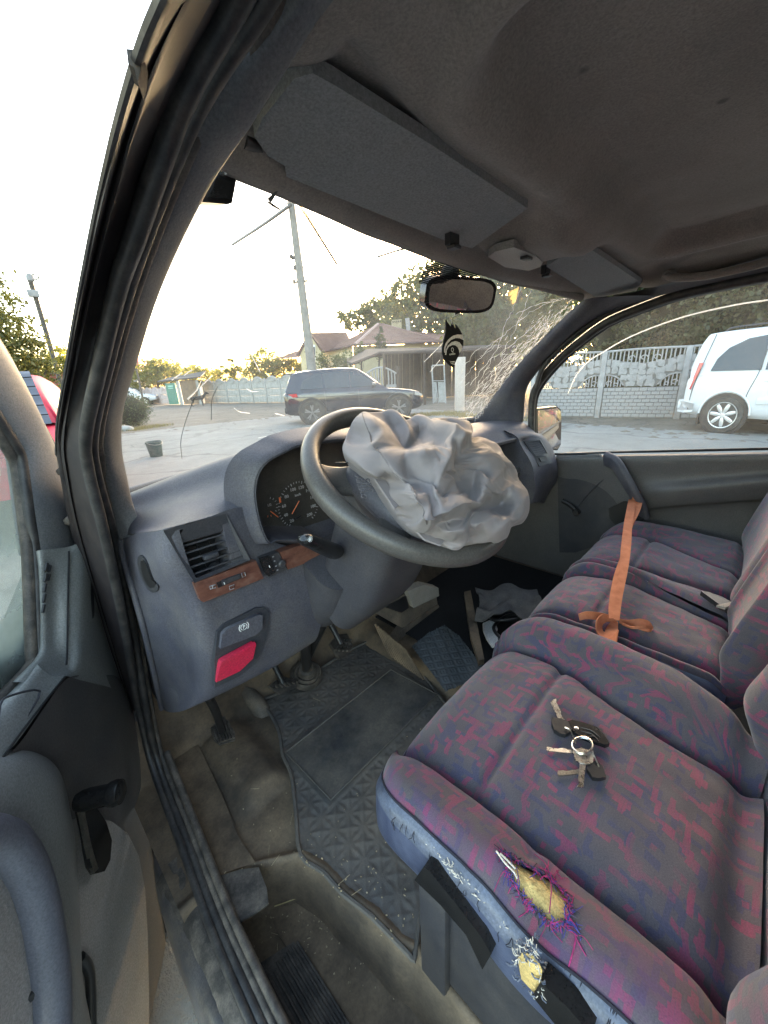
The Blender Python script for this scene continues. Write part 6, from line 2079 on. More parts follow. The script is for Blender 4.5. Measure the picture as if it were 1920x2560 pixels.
ribbon('bow_loop', [(X2(1528, 1552, 0.14), X2(1534, 1560, 0.14)), (X2(1500, 1545, 0.11), X2(1512, 1562, 0.12)), (X2(1484, 1562, 0.08), X2(1498, 1572, 0.10)), (X2(1486, 1592, 0.06), X2(1502, 1590, 0.08)), (X2(1510, 1612, 0.04), X2(1528, 1600, 0.07)), (X2(1534, 1618, 0.03), X2(1540, 1585, 0.07))], None, stp)
ribbon('bow_loop', [(X2(1524, 1562, 0.15), X2(1538, 1566, 0.15)), (X2(1510, 1580, 0.10), X2(1538, 1582, 0.11)), (X2(1505, 1600, 0.06), X2(1538, 1600, 0.07)), (X2(1512, 1618, 0.03), X2(1534, 1622, 0.035))], None, stp)
ribbon('bow_loop', [(X2(1540, 1556), X2(1543, 1568)), (X2(1562, 1560, 0.16), X2(1566, 1574, 0.16)), (X2(1590, 1556, 0.17), X2(1594, 1584, 0.15)), (X2(1614, 1562, 0.18), X2(1612, 1588, 0.15)), (X2(1625, 1578, 0.18), X2(1620, 1588, 0.16))], None, stp)
ribbon('bow_loop', [(X2(1545, 1564, 0.145), X2(1548, 1572, 0.14)), (X2(1570, 1576, 0.13), X2(1574, 1582, 0.13)), (X2(1600, 1572, 0.145), X2(1602, 1580, 0.14)), (X2(1622, 1576, 0.165), X2(1621, 1582, 0.16))], None, stp)

# --- air freshener on the mirror
fa = empty('air_freshener', (0.0, 0.60, 1.53), label='flame shaped black and white air freshener hanging below the rear view mirror', cat='air freshener')
FA = lambda px, py, y=0.615: P(px, py, y=y)
FX = lambda l: [(1080+a/13.825, 780+b/13.825) for a, b in l]
flame = FX([(490, 270), (560, 380), (640, 490), (668, 520), (690, 340), (740, 440), (790, 550), (838, 560), (830, 430), (960, 600), (1040, 760), (1090, 990), (1060, 1220), (950, 1460), (860, 1640), (790, 1780), (770, 1920), (600, 1830), (440, 1640), (370, 1430), (370, 1200), (440, 900), (485, 700), (492, 480)])
slab('card', [FA(*p) for p in flame], (0, 0.003, 0), M['matte_black'], fa, bevel=0.0005)
tube('cord', [FA(1130, 812), FA(1129, 795), Vector((0.005, 0.60, 1.585))], 0.0008, M['thread_pale'], fa, n=5)
for pl in ([(415, 1380), (420, 1230), (470, 1080), (560, 950), (720, 820), (880, 775), (1045, 785), (1085, 970), (950, 910), (820, 900), (650, 970), (540, 1090), (470, 1230), (450, 1420)],
           [(450, 1480), (470, 1330), (540, 1170), (680, 1040), (820, 1005), (950, 1050), (1040, 1180), (1030, 1290), (945, 1430), (930, 1310), (880, 1210), (800, 1150), (700, 1140), (580, 1200), (510, 1310), (490, 1480)],
           [(590, 1690), (680, 1712), (785, 1700), (775, 1745), (690, 1735)], [(620, 1735), (700, 1775), (772, 1790), (768, 1820), (690, 1795)]):
    slab('white_swirl', [FA(*p, y=0.6145) for p in FX(pl)], (0, -0.0004, 0), M['white_print'], fa)
fx = (FA(1148, 875)-FA(1120, 878)).normalized()
text('lettering', 'Q', FA(1131, 875, 0.6138), fx, (0, 0, 1), 0.016, M['white_print'], fa, 0.0003)
text('lettering', 'Q-MERIDIA', FA(1131, 885.5, 0.6138), fx, (0, 0, 1), 0.0055, M['white_print'], fa, 0.0003)

# --- things in the passenger footwell
o = slab('paper_scrap', [P(*p, z=0.56) for p in ((1206, 1562), (1222, 1555), (1236, 1560), (1243, 1578), (1232, 1582), (1242, 1598), (1246, 1618), (1230, 1620), (1216, 1600), (1208, 1580))], (0.004, 0, 0.006), M['paper'], None, bevel=0.001)
tag(o, 'crumpled white paper in the passenger footwell', 'paper')
cl_ = tube('cable_coil', [P(1290, 1585, z=0.56)+Vector((0.085*math.cos(a), 0.075*math.sin(a), 0.006*math.sin(3*a)+0.02)) for a in [2*math.pi*k/14 for k in range(14)]], 0.006, M['black'], None, n=8, closed=True)
tag(cl_, 'black cable coil on the passenger floor behind the paper', 'cable')
cl_ = tube('cable_coil', [P(1262, 1545, z=0.575)+Vector((0.070*math.cos(a), 0.060*math.sin(a), 0.008*math.sin(2*a)+0.03)) for a in [2*math.pi*k/12 for k in range(12)]], 0.005, M['black'], None, n=8, closed=True)
tag(cl_, 'thinner black cable loop further back on the passenger floor', 'cable')
rows = []
for i in range(7):
    row = []
    for j in range(8):
        px = 1200+j*22-abs(i-3)*4; py = 1470+i*12+8*math.sin(j*1.3)
        p = P(px, py, z=0.62)
        row.append(tuple(p+Vector((0, 0, 0.03*mnoise.noise((i*0.9, j*0.8, 4.0))))))
    rows.append(row)
o = patch('dark_rag', rows, m_simple('rag', (0.075, 0.07, 0.072), 0.9, var=0.3, vscale=20, dust=DUST, dust_amt=0.4), None, nu=4, nv=4, thick=0.004, smooth=70)
tag(o, 'crumpled dark grey rag under the passenger dashboard', 'rag')
tube('loose_wire', [P(*p, y=0.80) for p in ((1090, 1590), (1120, 1540), (1150, 1560), (1165, 1620))], 0.005, M['black'], van, n=6)
slab('tunnel_flap', [P(*p, z=0.58) for p in ((1160, 1490), (1176, 1486), (1190, 1560), (1210, 1660), (1196, 1665), (1176, 1600))], (0, 0, 0.02), M['floor'], van, bevel=0.003)
o = slab('card_box', [P(*p, y=0.80) for p in ((1018, 1478), (1060, 1462), (1096, 1470), (1098, 1490), (1034, 1520))], (0, 0.03, 0.005), M['card'], None, bevel=0.002)
tag(o, 'folded grey cardboard stuffed above the tray under the steering column', 'card')
# ------------------------------------------------------------------ OUTSIDE: ground, road
def m_ground(name, c1, c2, stain, sc=1.0, bump_=0.6):
    t = NT(name); c = t.coord('Object')
    n = t.noise(c, 0.6*sc, 6, 0.65)
    a = t.mix(t.ramp(n, 0.3, 0.7), c1, c2)
    n2 = t.noise(c, 3.2*sc, 6, 0.7)
    a = t.mix(t.math('MULTIPLY', t.ramp(n2, 0.5, 0.72), 0.55), a, stain)
    n3 = t.noise(c, 60*sc, 3, 0.7)
    a = t.mix(t.math('MULTIPLY', t.ramp(n3, 0.35, 0.8), 0.3), a, tuple(x*0.55 for x in c1))
    vo = t.n('ShaderNodeTexVoronoi', feature='DISTANCE_TO_EDGE'); vo.inputs['Scale'].default_value = 0.35*sc
    wv_ = t.n('ShaderNodeVectorMath', operation='ADD'); t.l(c, wv_.inputs[0])
    ns_ = t.n('ShaderNodeTexNoise'); ns_.inputs['Scale'].default_value = 1.2; t.l(c, ns_.inputs['Vector']); t.l(ns_.outputs['Color'], wv_.inputs[1])
    t.l(wv_.outputs[0], vo.inputs['Vector'])
    a = t.mix(t.ramp(vo.outputs['Distance'], 0.004, 0.02, (0.55, 0.55, 0.55, 1), (0, 0, 0, 1)), a, tuple(x*0.4 for x in c1))
    n5 = t.ramp(t.noise(c, 0.23, 4, 0.7), 0.45, 0.6)
    a = t.mix(t.math('MULTIPLY', n5, 0.4), a, stain)
    h = t.math('ADD', t.math('MULTIPLY', n2, 2.0), n3)
    t.bsdf(a, 0.85, spec=0.3, normal=t.bump(h, bump_, 0.02))
    return t.m


M['road'] = m_ground('dusty_asphalt', (0.20, 0.20, 0.188), (0.265, 0.265, 0.25), (0.145, 0.143, 0.132))
M['soil'] = m_ground('dry_soil', (0.13, 0.115, 0.095), (0.20, 0.178, 0.148), (0.085, 0.073, 0.058), 1.6)
M['concrete'] = m_simple('cast_concrete', (0.30, 0.30, 0.29), 0.85, var=0.18, vscale=5, grain=0.4, gscale=60, gdist=0.004, dust=(0.17, 0.165, 0.15), dust_amt=0.5, dscale=4)
M['concrete_light'] = m_simple('pale_cast_concrete', (0.29, 0.286, 0.288), 0.85, var=0.2, vscale=6, grain=0.4, gscale=60, gdist=0.004, dust=(0.24, 0.235, 0.23), dust_amt=0.5, dscale=5)
M['concrete_rose'] = m_simple('rose_cast_concrete', (0.42, 0.35, 0.34), 0.85, var=0.15, vscale=6, dust=(0.25, 0.2, 0.18), dust_amt=0.4)


def sheet(name, pts, z, mat, kind='structure', cell=None):
    V = [(p[0], p[1], z) for p in pts]
    o = raw(name, V, [tuple(range(len(V)))], mat, None, 0)
    o['kind'] = kind
    return o


sheet('ground', [(-400, -300), (900, -300), (900, 900), (-400, 900)], 0.0, M['soil'])
G0 = lambda px, py: P(px, py, z=0.0)
# the road surface: a pale worn strip across the view
rd = [G0(250, 1091), G0(600, 1052), G0(720, 1040), G0(900, 1026), G0(1060, 1024), G0(1250, 1040), G0(1400, 1057), G0(1560, 1066), G0(1700, 1076), G0(1920, 1086)]
far = cr([tuple(p) for p in rd], 4)
near = [(14, -14), (6, -16), (-6, -14), (-8, 2), (-4, 12)]
sheet('road', [(p[0], p[1]) for p in far]+near, 0.004, M['road'])
# lighter worn lines and sandy scatter at the road edge: low mounds of dust
rr = random.Random(12)
V, F = [], []
for k in range(240):
    i = rr.randrange(len(far)-1)
    p = Vector(far[i]).lerp(Vector(far[i+1]), rr.random())+Vector((rr.gauss(0, 0.5), rr.gauss(0, 0.5), 0))
    s = rr.uniform(0.03, 0.12)
    o_ = len(V)
    V.append((p.x, p.y, 0.01+s*0.25))
    for q in range(6):
        a = q*math.pi/3+rr.uniform(-.3, .3)
        V.append((p.x+s*math.cos(a)*rr.uniform(.7, 1.2), p.y+s*math.sin(a)*rr.uniform(.7, 1.2), 0.003))
    for q in range(6): F.append((o_, o_+1+q, o_+1+(q+1) % 6))
o = raw('gravel', V, F, M['soil'], None, 60); tag(o, 'loose lumps of soil along the road edge', kind='stuff')

# ------------------------------------------------------------------ vegetation


def m_leaf(name, c1, c2, tr=0.35):
    t = NT(name)
    g = t.n('ShaderNodeNewGeometry')
    n = t.noise(t.coord(), 1.1, 3, 0.6)
    f = t.math('ADD', t.math('MULTIPLY', g.outputs['Random Per Island'], 0.6), t.math('MULTIPLY', n, 0.45))
    a = t.mix(t.ramp(f, 0.2, 0.85), c1, c2)
    d = t.n('ShaderNodeBsdfDiffuse'); t.l(a, d.inputs[0])
    tl = t.n('ShaderNodeBsdfTranslucent')
    t.l(t.mix(0.5, a, (0.30, 0.30, 0.05), 'MIX'), tl.inputs[0])
    gl = t.n('ShaderNodeBsdfGlossy'); gl.inputs['Roughness'].default_value = 0.45; gl.inputs[0].default_value = (0.35, 0.35, 0.35, 1)
    m1 = t.n('ShaderNodeMixShader'); m1.inputs[0].default_value = tr
    m2 = t.n('ShaderNodeMixShader'); m2.inputs[0].default_value = 0.06
    t.l(d.outputs[0], m1.inputs[1]); t.l(tl.outputs[0], m1.inputs[2])
    t.l(m1.outputs[0], m2.inputs[1]); t.l(gl.outputs[0], m2.inputs[2])
    t.l(m2.outputs[0], t.out.inputs[0])
    return t.m


LEAF = m_leaf('broad_leaf', (0.045, 0.062, 0.024), (0.12, 0.125, 0.048))
LEAF_Y = m_leaf('yellow_green_leaf', (0.085, 0.10, 0.025), (0.22, 0.20, 0.05), 0.5)  # yellower and lighter than the broad leaf
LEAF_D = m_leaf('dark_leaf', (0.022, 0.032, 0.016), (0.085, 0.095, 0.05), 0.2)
LEAF_B = m_leaf('clipped_leaf', (0.035, 0.055, 0.035), (0.07, 0.10, 0.06), 0.2)
BARK = m_simple('bark', (0.075, 0.06, 0.048), 0.9, var=0.3, vscale=12, grain=0.6, gscale=40, gdist=0.01)


def leaves(name, blobs, n, size, mat, parent, seed, shell=0.55, dens=None, asp=0.55, gap=None):
    """leaf faces in clumps through the volume of the given ellipsoids (centre, radii)"""
    g = np.random.default_rng(seed)
    vol = np.array([b[1][0]*b[1][1]*b[1][2] for b in blobs])
    vol = vol**0.8/np.sum(vol**0.8)
    V = []; 
    ncl = max(6, n//22)
    cl = []
    for k in range(ncl):
        b = blobs[g.choice(len(blobs), p=vol)]
        d = g.normal(size=3); d /= np.linalg.norm(d)
        r = g.uniform(shell, 1.0)**0.6
        cl.append((np.array(b[0])+d*r*np.array(b[1]), min(b[1])*g.uniform(0.16, 0.34)))
    for c, s in cl:
        m = int(n/ncl*g.uniform(0.5, 1.5))
        ctr = c+g.normal(size=(m, 3))*s*np.array([0.75, 0.75, 0.55])
        for p in ctr:
            a = g.normal(size=3); a /= np.linalg.norm(a)
            b_ = np.cross(a, g.normal(size=3)); b_ /= np.linalg.norm(b_)+1e-9
            L = size*g.uniform(0.6, 1.35)
            w = L*asp
            V += [p-a*L/2, p+b_*w/2-a*L*0.05, p+a*L/2, p-b_*w/2-a*L*0.05]
    V = np.array(V)
    if gap is not None:
        q = V.reshape(-1, 4, 3)
        d = q.mean(1)-np.array(CAM); d /= np.linalg.norm(d, axis=1, keepdims=True)
        an = np.degrees(np.arccos(np.clip(d@np.array(gap[0]), -1, 1)))
        keep = g.random(len(q)) > np.exp(-(an/gap[1])**2)*1.5
        V = q[keep].reshape(-1, 3)
    nf = len(V)//4
    me = bpy.data.meshes.new(name)
    me.vertices.add(len(V)); me.vertices.foreach_set('co', V.astype(np.float32).ravel())
    me.loops.add(len(V)); me.loops.foreach_set('vertex_index', np.arange(len(V), dtype=np.int32))
    me.polygons.add(nf)
    me.polygons.foreach_set('loop_start', np.arange(0, len(V), 4, dtype=np.int32))
    me.polygons.foreach_set('loop_total', np.full(nf, 4, dtype=np.int32))
    me.update(calc_edges=True)
    return add(name, me, mat, parent, smooth=0)


def tree(name, base, blobs, n, size, leafmat, label, seed, group=None, trunk_r=0.12, limbs=7, shell=0.45, cat='tree', gap=None):
    base = Vector(base)
    t = empty(name, base, label=label, cat=cat, group=group)
    g = random.Random(seed)
    top = max(b[0][2]+b[1][2]*0.4 for b in blobs)
    cen = sum((Vector(b[0]) for b in blobs), Vector())/len(blobs)
    V, F = [], []
    pts = cr([tuple(base), tuple(base.lerp(Vector((cen.x, cen.y, base.z)), 0.3)+Vector((g.uniform(-.1, .1), 0, (top-base.z)*0.4))), (cen.x, cen.y, base.z+(top-base.z)*0.85)], 5)
    v, f = sweep_mesh(pts, circ(trunk_r, 8), scales=[1.25-0.95*k/(len(pts)-1) for k in range(len(pts))])
    V += v; F += f
    for k in range(limbs):
        b = blobs[g.randrange(len(blobs))]
        i = g.randrange(len(pts)//3, len(pts)-1)
        p = Vector(pts[i])
        d = Vector((g.gauss(0, 1), g.gauss(0, 1), g.gauss(0.2, 0.5))).normalized()
        e = Vector(b[0])+Vector((d.x*b[1][0], d.y*b[1][1], d.z*b[1][2]))*0.75
        v, f = sweep_mesh(cr([tuple(p), tuple(p.lerp(e, 0.5)+Vector((0, 0, 0.1))), tuple(e)], 4), circ(trunk_r*0.42, 6), scales=[1-0.8*q/8 for q in range(9)])
        F += [tuple(q+len(V) for q in ff) for ff in f]; V += v
    raw('trunk', V, F, BARK, t, 60)
    leaves('crown', blobs, n, size, leafmat, t, seed, shell, gap=gap)
    return t


def blob(px, py, dist, rx, rz, ry=None):
    """an ellipsoid whose centre the photograph shows at a pixel, radii in metres"""
    p = P(px, py, d=dist)
    return ((p.x, p.y, p.z), (rx, ry or rx, rz))


def on_ground(px, py, dist):
    p = P(px, py, d=dist)
    return (p.x, p.y, 0)


# round clipped bush, stone, dry grass at its foot
b0 = G0(318, 1066)
bush = empty('clipped_bush', b0, label='round clipped grey green bush beside the driver pillar', cat='bush')
bp = P(318, 1018, d=(b0-CAM).length)
leaves('foliage', [((bp.x, bp.y, 0.62), (0.72, 0.72, 0.62))], 5200, 0.06, LEAF_B, bush, 5, shell=0.8)
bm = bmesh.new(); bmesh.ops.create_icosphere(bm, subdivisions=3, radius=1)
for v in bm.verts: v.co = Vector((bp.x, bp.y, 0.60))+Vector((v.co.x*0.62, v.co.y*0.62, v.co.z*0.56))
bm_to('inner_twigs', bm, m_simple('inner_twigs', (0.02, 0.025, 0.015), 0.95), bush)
s0 = G0(316, 1076)
bm = bmesh.new(); bmesh.ops.create_icosphere(bm, subdivisions=3, radius=1)
for v in bm.verts:
    k = 1+0.25*mnoise.noise(v.co*1.3+Vector((3, 1, 2)))
    v.co = s0+Vector((v.co.x*0.24*k, v.co.y*0.24*k, max(-0.02, v.co.z*0.20*k)))
o = bm_to('boulder', bm, m_simple('stone', (0.30, 0.31, 0.30), 0.85, var=0.2, vscale=6, grain=0.5, gscale=40, gdist=0.01), None, 60)
tag(o, 'pale boulder in front of the round clipped bush', 'stone')


def grass(name, pts, n, h, mat, label, seed):
    g = random.Random(seed)
    V, F = [], []
    for k in range(n):
        a = g.random()*(len(pts)-1); p = Vector(pts[int(a)]).lerp(Vector(pts[int(a)+1]), a-int(a))+Vector((g.gauss(0, .25), g.gauss(0, .25), 0))
        w = g.uniform(0.006, 0.014); ht = h*g.uniform(.4, 1.2); d = Vector((g.gauss(0, .4), g.gauss(0, .4), 1)).normalized()*ht
        an = g.uniform(0, 6.28); s = Vector((math.cos(an), math.sin(an), 0))*w
        o_ = len(V); V += [p-s, p+s, p+d]; F.append((o_, o_+1, o_+2))
    o = raw(name, V, F, mat, None, 0); tag(o, label, kind='stuff')
    return o


DRYG = m_leaf('dry_grass_blades', (0.16, 0.13, 0.06), (0.27, 0.22, 0.10), 0.3)
grass('grass', [G0(330, 1076), G0(360, 1070), G0(410, 1064)], 900, 0.10, DRYG, 'dry grass at the foot of the clipped bush', 2)
grass('grass', [G0(1040, 1040), G0(1120, 1035), G0(1200, 1045), G0(1290, 1052)], 2200, 0.14, DRYG, 'dry grass along the road by the pale pillar', 3)

# bucket
bk = G0(392, 1141)
bu = empty('bucket', bk, label='dark green plastic bucket standing on the road', cat='bucket')
MB_ = m_simple('bucket_plastic', (0.035, 0.06, 0.055), 0.5, var=0.2, vscale=20, dust=(0.2, 0.2, 0.18), dust_amt=0.4)
lathe('body', [(0.118, 0.0), (0.122, 0.004), (0.160, 0.30), (0.166, 0.305), (0.168, 0.325), (0.156, 0.327), (0.150, 0.30), (0.114, 0.012), (0.03, 0.010)], bk, (0, 0, 1), MB_, bu, n=28)
tube('handle', [bk+Vector((0.165*math.cos(a), 0.165*math.sin(a)-0.02, 0.315-0.05*math.sin(k*math.pi/8))) for k, a in enumerate([R(200+20*i) for i in range(9)])], 0.004, M['metal_dull'], bu, n=5)

# ------------------------------------------------------------------ grey concrete fence on the left, panel by panel
PANEL = {}


def fence_panel(W, H, parent, mat, medallion=True):
    """one cast panel in its own frame: u along, v up; front faces -v normal"""
    p = empty('fence_panel', (0, 0, 0), parent)
    return p


def make_fence(name, A, B, n, H, mat, label, arch=True, depth=0.05):
    A = Vector(A); B = Vector(B)
    root = empty(name, A, label=label, cat='fence')
    d = (B-A); L = d.length/n; u = d.normalized(); nn = Vector((u.y, -u.x, 0))
    if nn.dot(CAM-A) < 0: nn = -nn
    key = (round(L, 2), round(H, 2), arch, mat.name)
    proto = {}
    for k in range(n+1):
        o = box('post', (0, 0, H*0.47), (0.11, 0.12, H*0.94), mat, None, bevel=0.01) if k == 0 else None
        if o: proto['post'] = o
        else:
            o = proto['post'].copy(); COL.objects.link(o)
        o.parent = root; o.location = u*(L*k); o.rotation_euler = (0, 0, math.atan2(u.y, u.x))
    for k in range(n):
        for r in range(3 if arch else 2):
            hb = H*0.80/3 if arch else H*0.92/2
            if k == 0:
                # rough-faced slab
                nx, nz = 26, 9
                G = []
                for i in range(nz):
                    row = []
                    for j in range(nx):
                        e = min(i, nz-1-i, j, nx-1-j)
                        y = -0.02 if e == 0 else -0.035-0.012*mnoise.noise((j*0.55+r*9, i*0.9, r*3.0))
                        row.append((0.06+(L-0.12)*j/(nx-1), y, 0.02+hb*r+(hb-0.015)*i/(nz-1)))
                    G.append(row)
                o = grid_surface('slab', G, mat, None, thick=0.04, smooth=40, flip=False)
                proto['slab%d' % r] = o
            else:
                o = proto['slab%d' % r].copy(); COL.objects.link(o)
            o.parent = root; o.location = u*(L*k); o.rotation_euler = (0, 0, math.atan2(u.y, u.x))
        if arch:
            if k == 0:
                z0 = H*0.80
                top = [(0.06, z0)]+[(0.06+(L-0.12)*t, z0+H*0.06+H*0.16*math.sin(math.pi*t)**1.2) for t in np.linspace(0, 1, 15)]+[(L-0.06, z0)]
                o1 = slab('arched_top', [(a, -0.035, b) for a, b in top], (0, 0.05, 0), mat, None, bevel=0.006, seg=1)
                md = [(L/2+0.30*L*math.cos(a), -0.045, z0+H*0.085+H*0.075*math.sin(a)) for a in [2*math.pi*q/20 for q in range(20)]]
                o2 = tube('medallion', md, 0.03, mat, None, n=6, steps=1, closed=True)
                o3 = slab('medallion_boss', [(L/2+0.17*L*math.cos(a), -0.055, z0+H*0.085+H*0.045*math.sin(a)) for a in [2*math.pi*q/16 for q in range(16)]], (0, 0.03, 0), mat, None, bevel=0.008, seg=1)
                proto['top'] = (o1, o2, o3)
            for o in proto['top']:
                if k: o = o.copy(); COL.objects.link(o)
                o.parent = root; o.location = u*(L*k); o.rotation_euler = (0, 0, math.atan2(u.y, u.x))
    return root


# the cast faces look towards the yard: order the ends so that local -y points at the van
fA = G0(876, 1005.5); fB = G0(516, 1007.5)
make_fence('concrete_fence', fB, fA, 10, 1.70, M['concrete'], 'grey cast concrete fence with arched medallion tops behind the dark car')
make_fence('concrete_fence', G0(352, 1009.5), G0(424, 1010.0), 4, 1.35, M['concrete_rose'], 'low pinkish concrete fence left of the green door')
# green door, pillars, brown gate under a lean-to roof
dg = (G0(438, 1012)-CAM).length
g0, g1 = G0(424, 1012), G0(449, 1012)
t_ = empty('green_door', g0, label='green metal gate door between the two concrete fences', cat='gate')
GREEN = m_simple('green_paint', (0.03, 0.16, 0.125), 0.5, var=0.2, vscale=5)
uu = (g1-g0)
slab('leaf', [g0+Vector((0, 0, .04)), g1+Vector((0, 0, .04)), g1+Vector((0, 0, 1.62)), g0+Vector((0, 0, 1.62))], (0.03, 0.05, 0), GREEN, t_, bevel=0.01)
for k in range(3): box('rail', (g0+g1)/2+Vector((-0.02, -0.03, 0.3+0.5*k)), (uu.length*0.96, 0.03, 0.06), GREEN, t_, rot=Euler((0, 0, math.atan2(uu.y, uu.x))))
slab('sign_plate', [g0.lerp(g1, .25)+Vector((-.03, -.05, 1.2)), g0.lerp(g1, .75)+Vector((-.03, -.05, 1.2)), g0.lerp(g1, .75)+Vector((-.03, -.05, 1.45)), g0.lerp(g1, .25)+Vector((-.03, -.05, 1.45))], (0.01, 0.01, 0), m_simple('pale_green', (0.2, 0.42, 0.36), 0.6), t_)
q0, q1 = G0(452, 1012), G0(506, 1011)
bg_ = empty('brown_gate', q0, label='rusty brown gate under a dark lean-to roof beyond the yard', cat='gate')
RUST = m_simple('rusty_sheet', (0.14, 0.095, 0.06), 0.7, var=0.35, vscale=3, dust=(0.2, 0.13, 0.07), dust_amt=0.5, dscale=2)
slab('sheet', [q0.lerp(q1, .16)+Vector((0, 0, .05)), q0.lerp(q1, .9)+Vector((0, 0, .05)), q0.lerp(q1, .9)+Vector((0, 0, 1.75)), q0.lerp(q1, .16)+Vector((0, 0, 1.75))], (.03, .05, 0), RUST, bg_)
for f in (0.07, 0.94): slab('pillar', [q0.lerp(q1, f-.07), q0.lerp(q1, f+.07), q0.lerp(q1, f+.07)+Vector((0, 0, 1.75)), q0.lerp(q1, f-.07)+Vector((0, 0, 1.75))], (.1, .2, 0), M['concrete'], bg_, bevel=0.02)
lw = [q0.lerp(q1, -.9)+Vector((0, 0, 1.72)), q0.lerp(q1, 1.25)+Vector((-.3, -.3, 1.86)), q0.lerp(q1, 1.35)+Vector((.5, .8, 2.25)), q0.lerp(q1, -.6)+Vector((.8, 1.2, 1.95))]
slab('lean_to_roof', lw, (0, 0, 0.09), m_simple('old_slate', (0.05, 0.042, 0.036), 0.8, var=0.2), bg_)

# dark dog-like shape by the gate is a parked bicycle frame of a dog walker: build the dog
dp = G0(497, 1015)
dog = empty('dog', dp, label='dark dog standing in front of the rusty brown gate', cat='dog')
DOGC = m_simple('dark_fur', (0.02, 0.018, 0.016), 0.9, var=0.3, vscale=12)
du_ = (P(520, 1010, d=27)-P(480, 1010, d=27)); du_.z = 0; du_.normalize()
dv_ = Vector((-du_.y, du_.x, 0))
DG = lambda a, b, z: dp+du_*a+dv_*b+Vector((0, 0, z))
bmV = [(-0.42, 0, 0.50, .12), (-0.2, 0, 0.52, .13), (0.0, 0, 0.53, .12), (0.22, 0, 0.55, .15), (0.36, 0, 0.58, .13), (0.50, 0, 0.72, .085), (0.58, 0, 0.82, .085), (0.66, 0, 0.83, .075), (0.80, 0, 0.78, .04)]
path = cr([tuple(DG(a, b, z)) for a, b, z, r in bmV], 3); scl = [float(s[0]) for s in cr([(r, 0, 0) for a, b, z, r in bmV], 3)]
V, F = sweep_mesh(path, circ(1.0, 10), scales=scl, up=(0, 0, 1))
for lx, ly, hock in ((-0.36, .08, 1), (-0.36, -.08, 1), (0.28, .07, 0), (0.28, -.07, 0)):
    lp_ = [DG(lx, ly, 0.48), DG(lx+(0.06 if hock else 0), ly, 0.30), DG(lx-(0.08 if hock else -0.01), ly, 0.16), DG(lx-(0.03 if hock else 0), ly, 0.02), DG(lx+0.06, ly, 0.015)]
    v, f = sweep_mesh(cr([tuple(x) for x in lp_], 3), circ(1, 7), scales=[0.075-0.047*min(1, k/7) for k in range(13)])
    F += [tuple(q+len(V) for q in ff) for ff in f]; V += v
for sy in (.05, -.05):
    v, f = sweep_mesh([DG(.58, sy, .87), DG(.57, sy*1.3, .95), DG(.55, sy*1.4, .98)], circ(1, 5), scales=[.035, .025, .006]); F += [tuple(q+len(V) for q in ff) for ff in f]; V += v
v, f = sweep_mesh(cr([tuple(DG(-.42, 0, .52)), tuple(DG(-.56, 0, .48)), tuple(DG(-.68, 0, .36))], 3), circ(1, 6), scales=[.04, .038, .035, .03, .026, .02, .012]); F += [tuple(q+len(V) for q in ff) for ff in f]; V += v
raw('body', V, F, DOGC, dog, 70)

# ------------------------------------------------------------------ vehicles


def interp(st, x, k):
    return float(np.interp(x, [s[0] for s in st], [s[k] for s in st]))


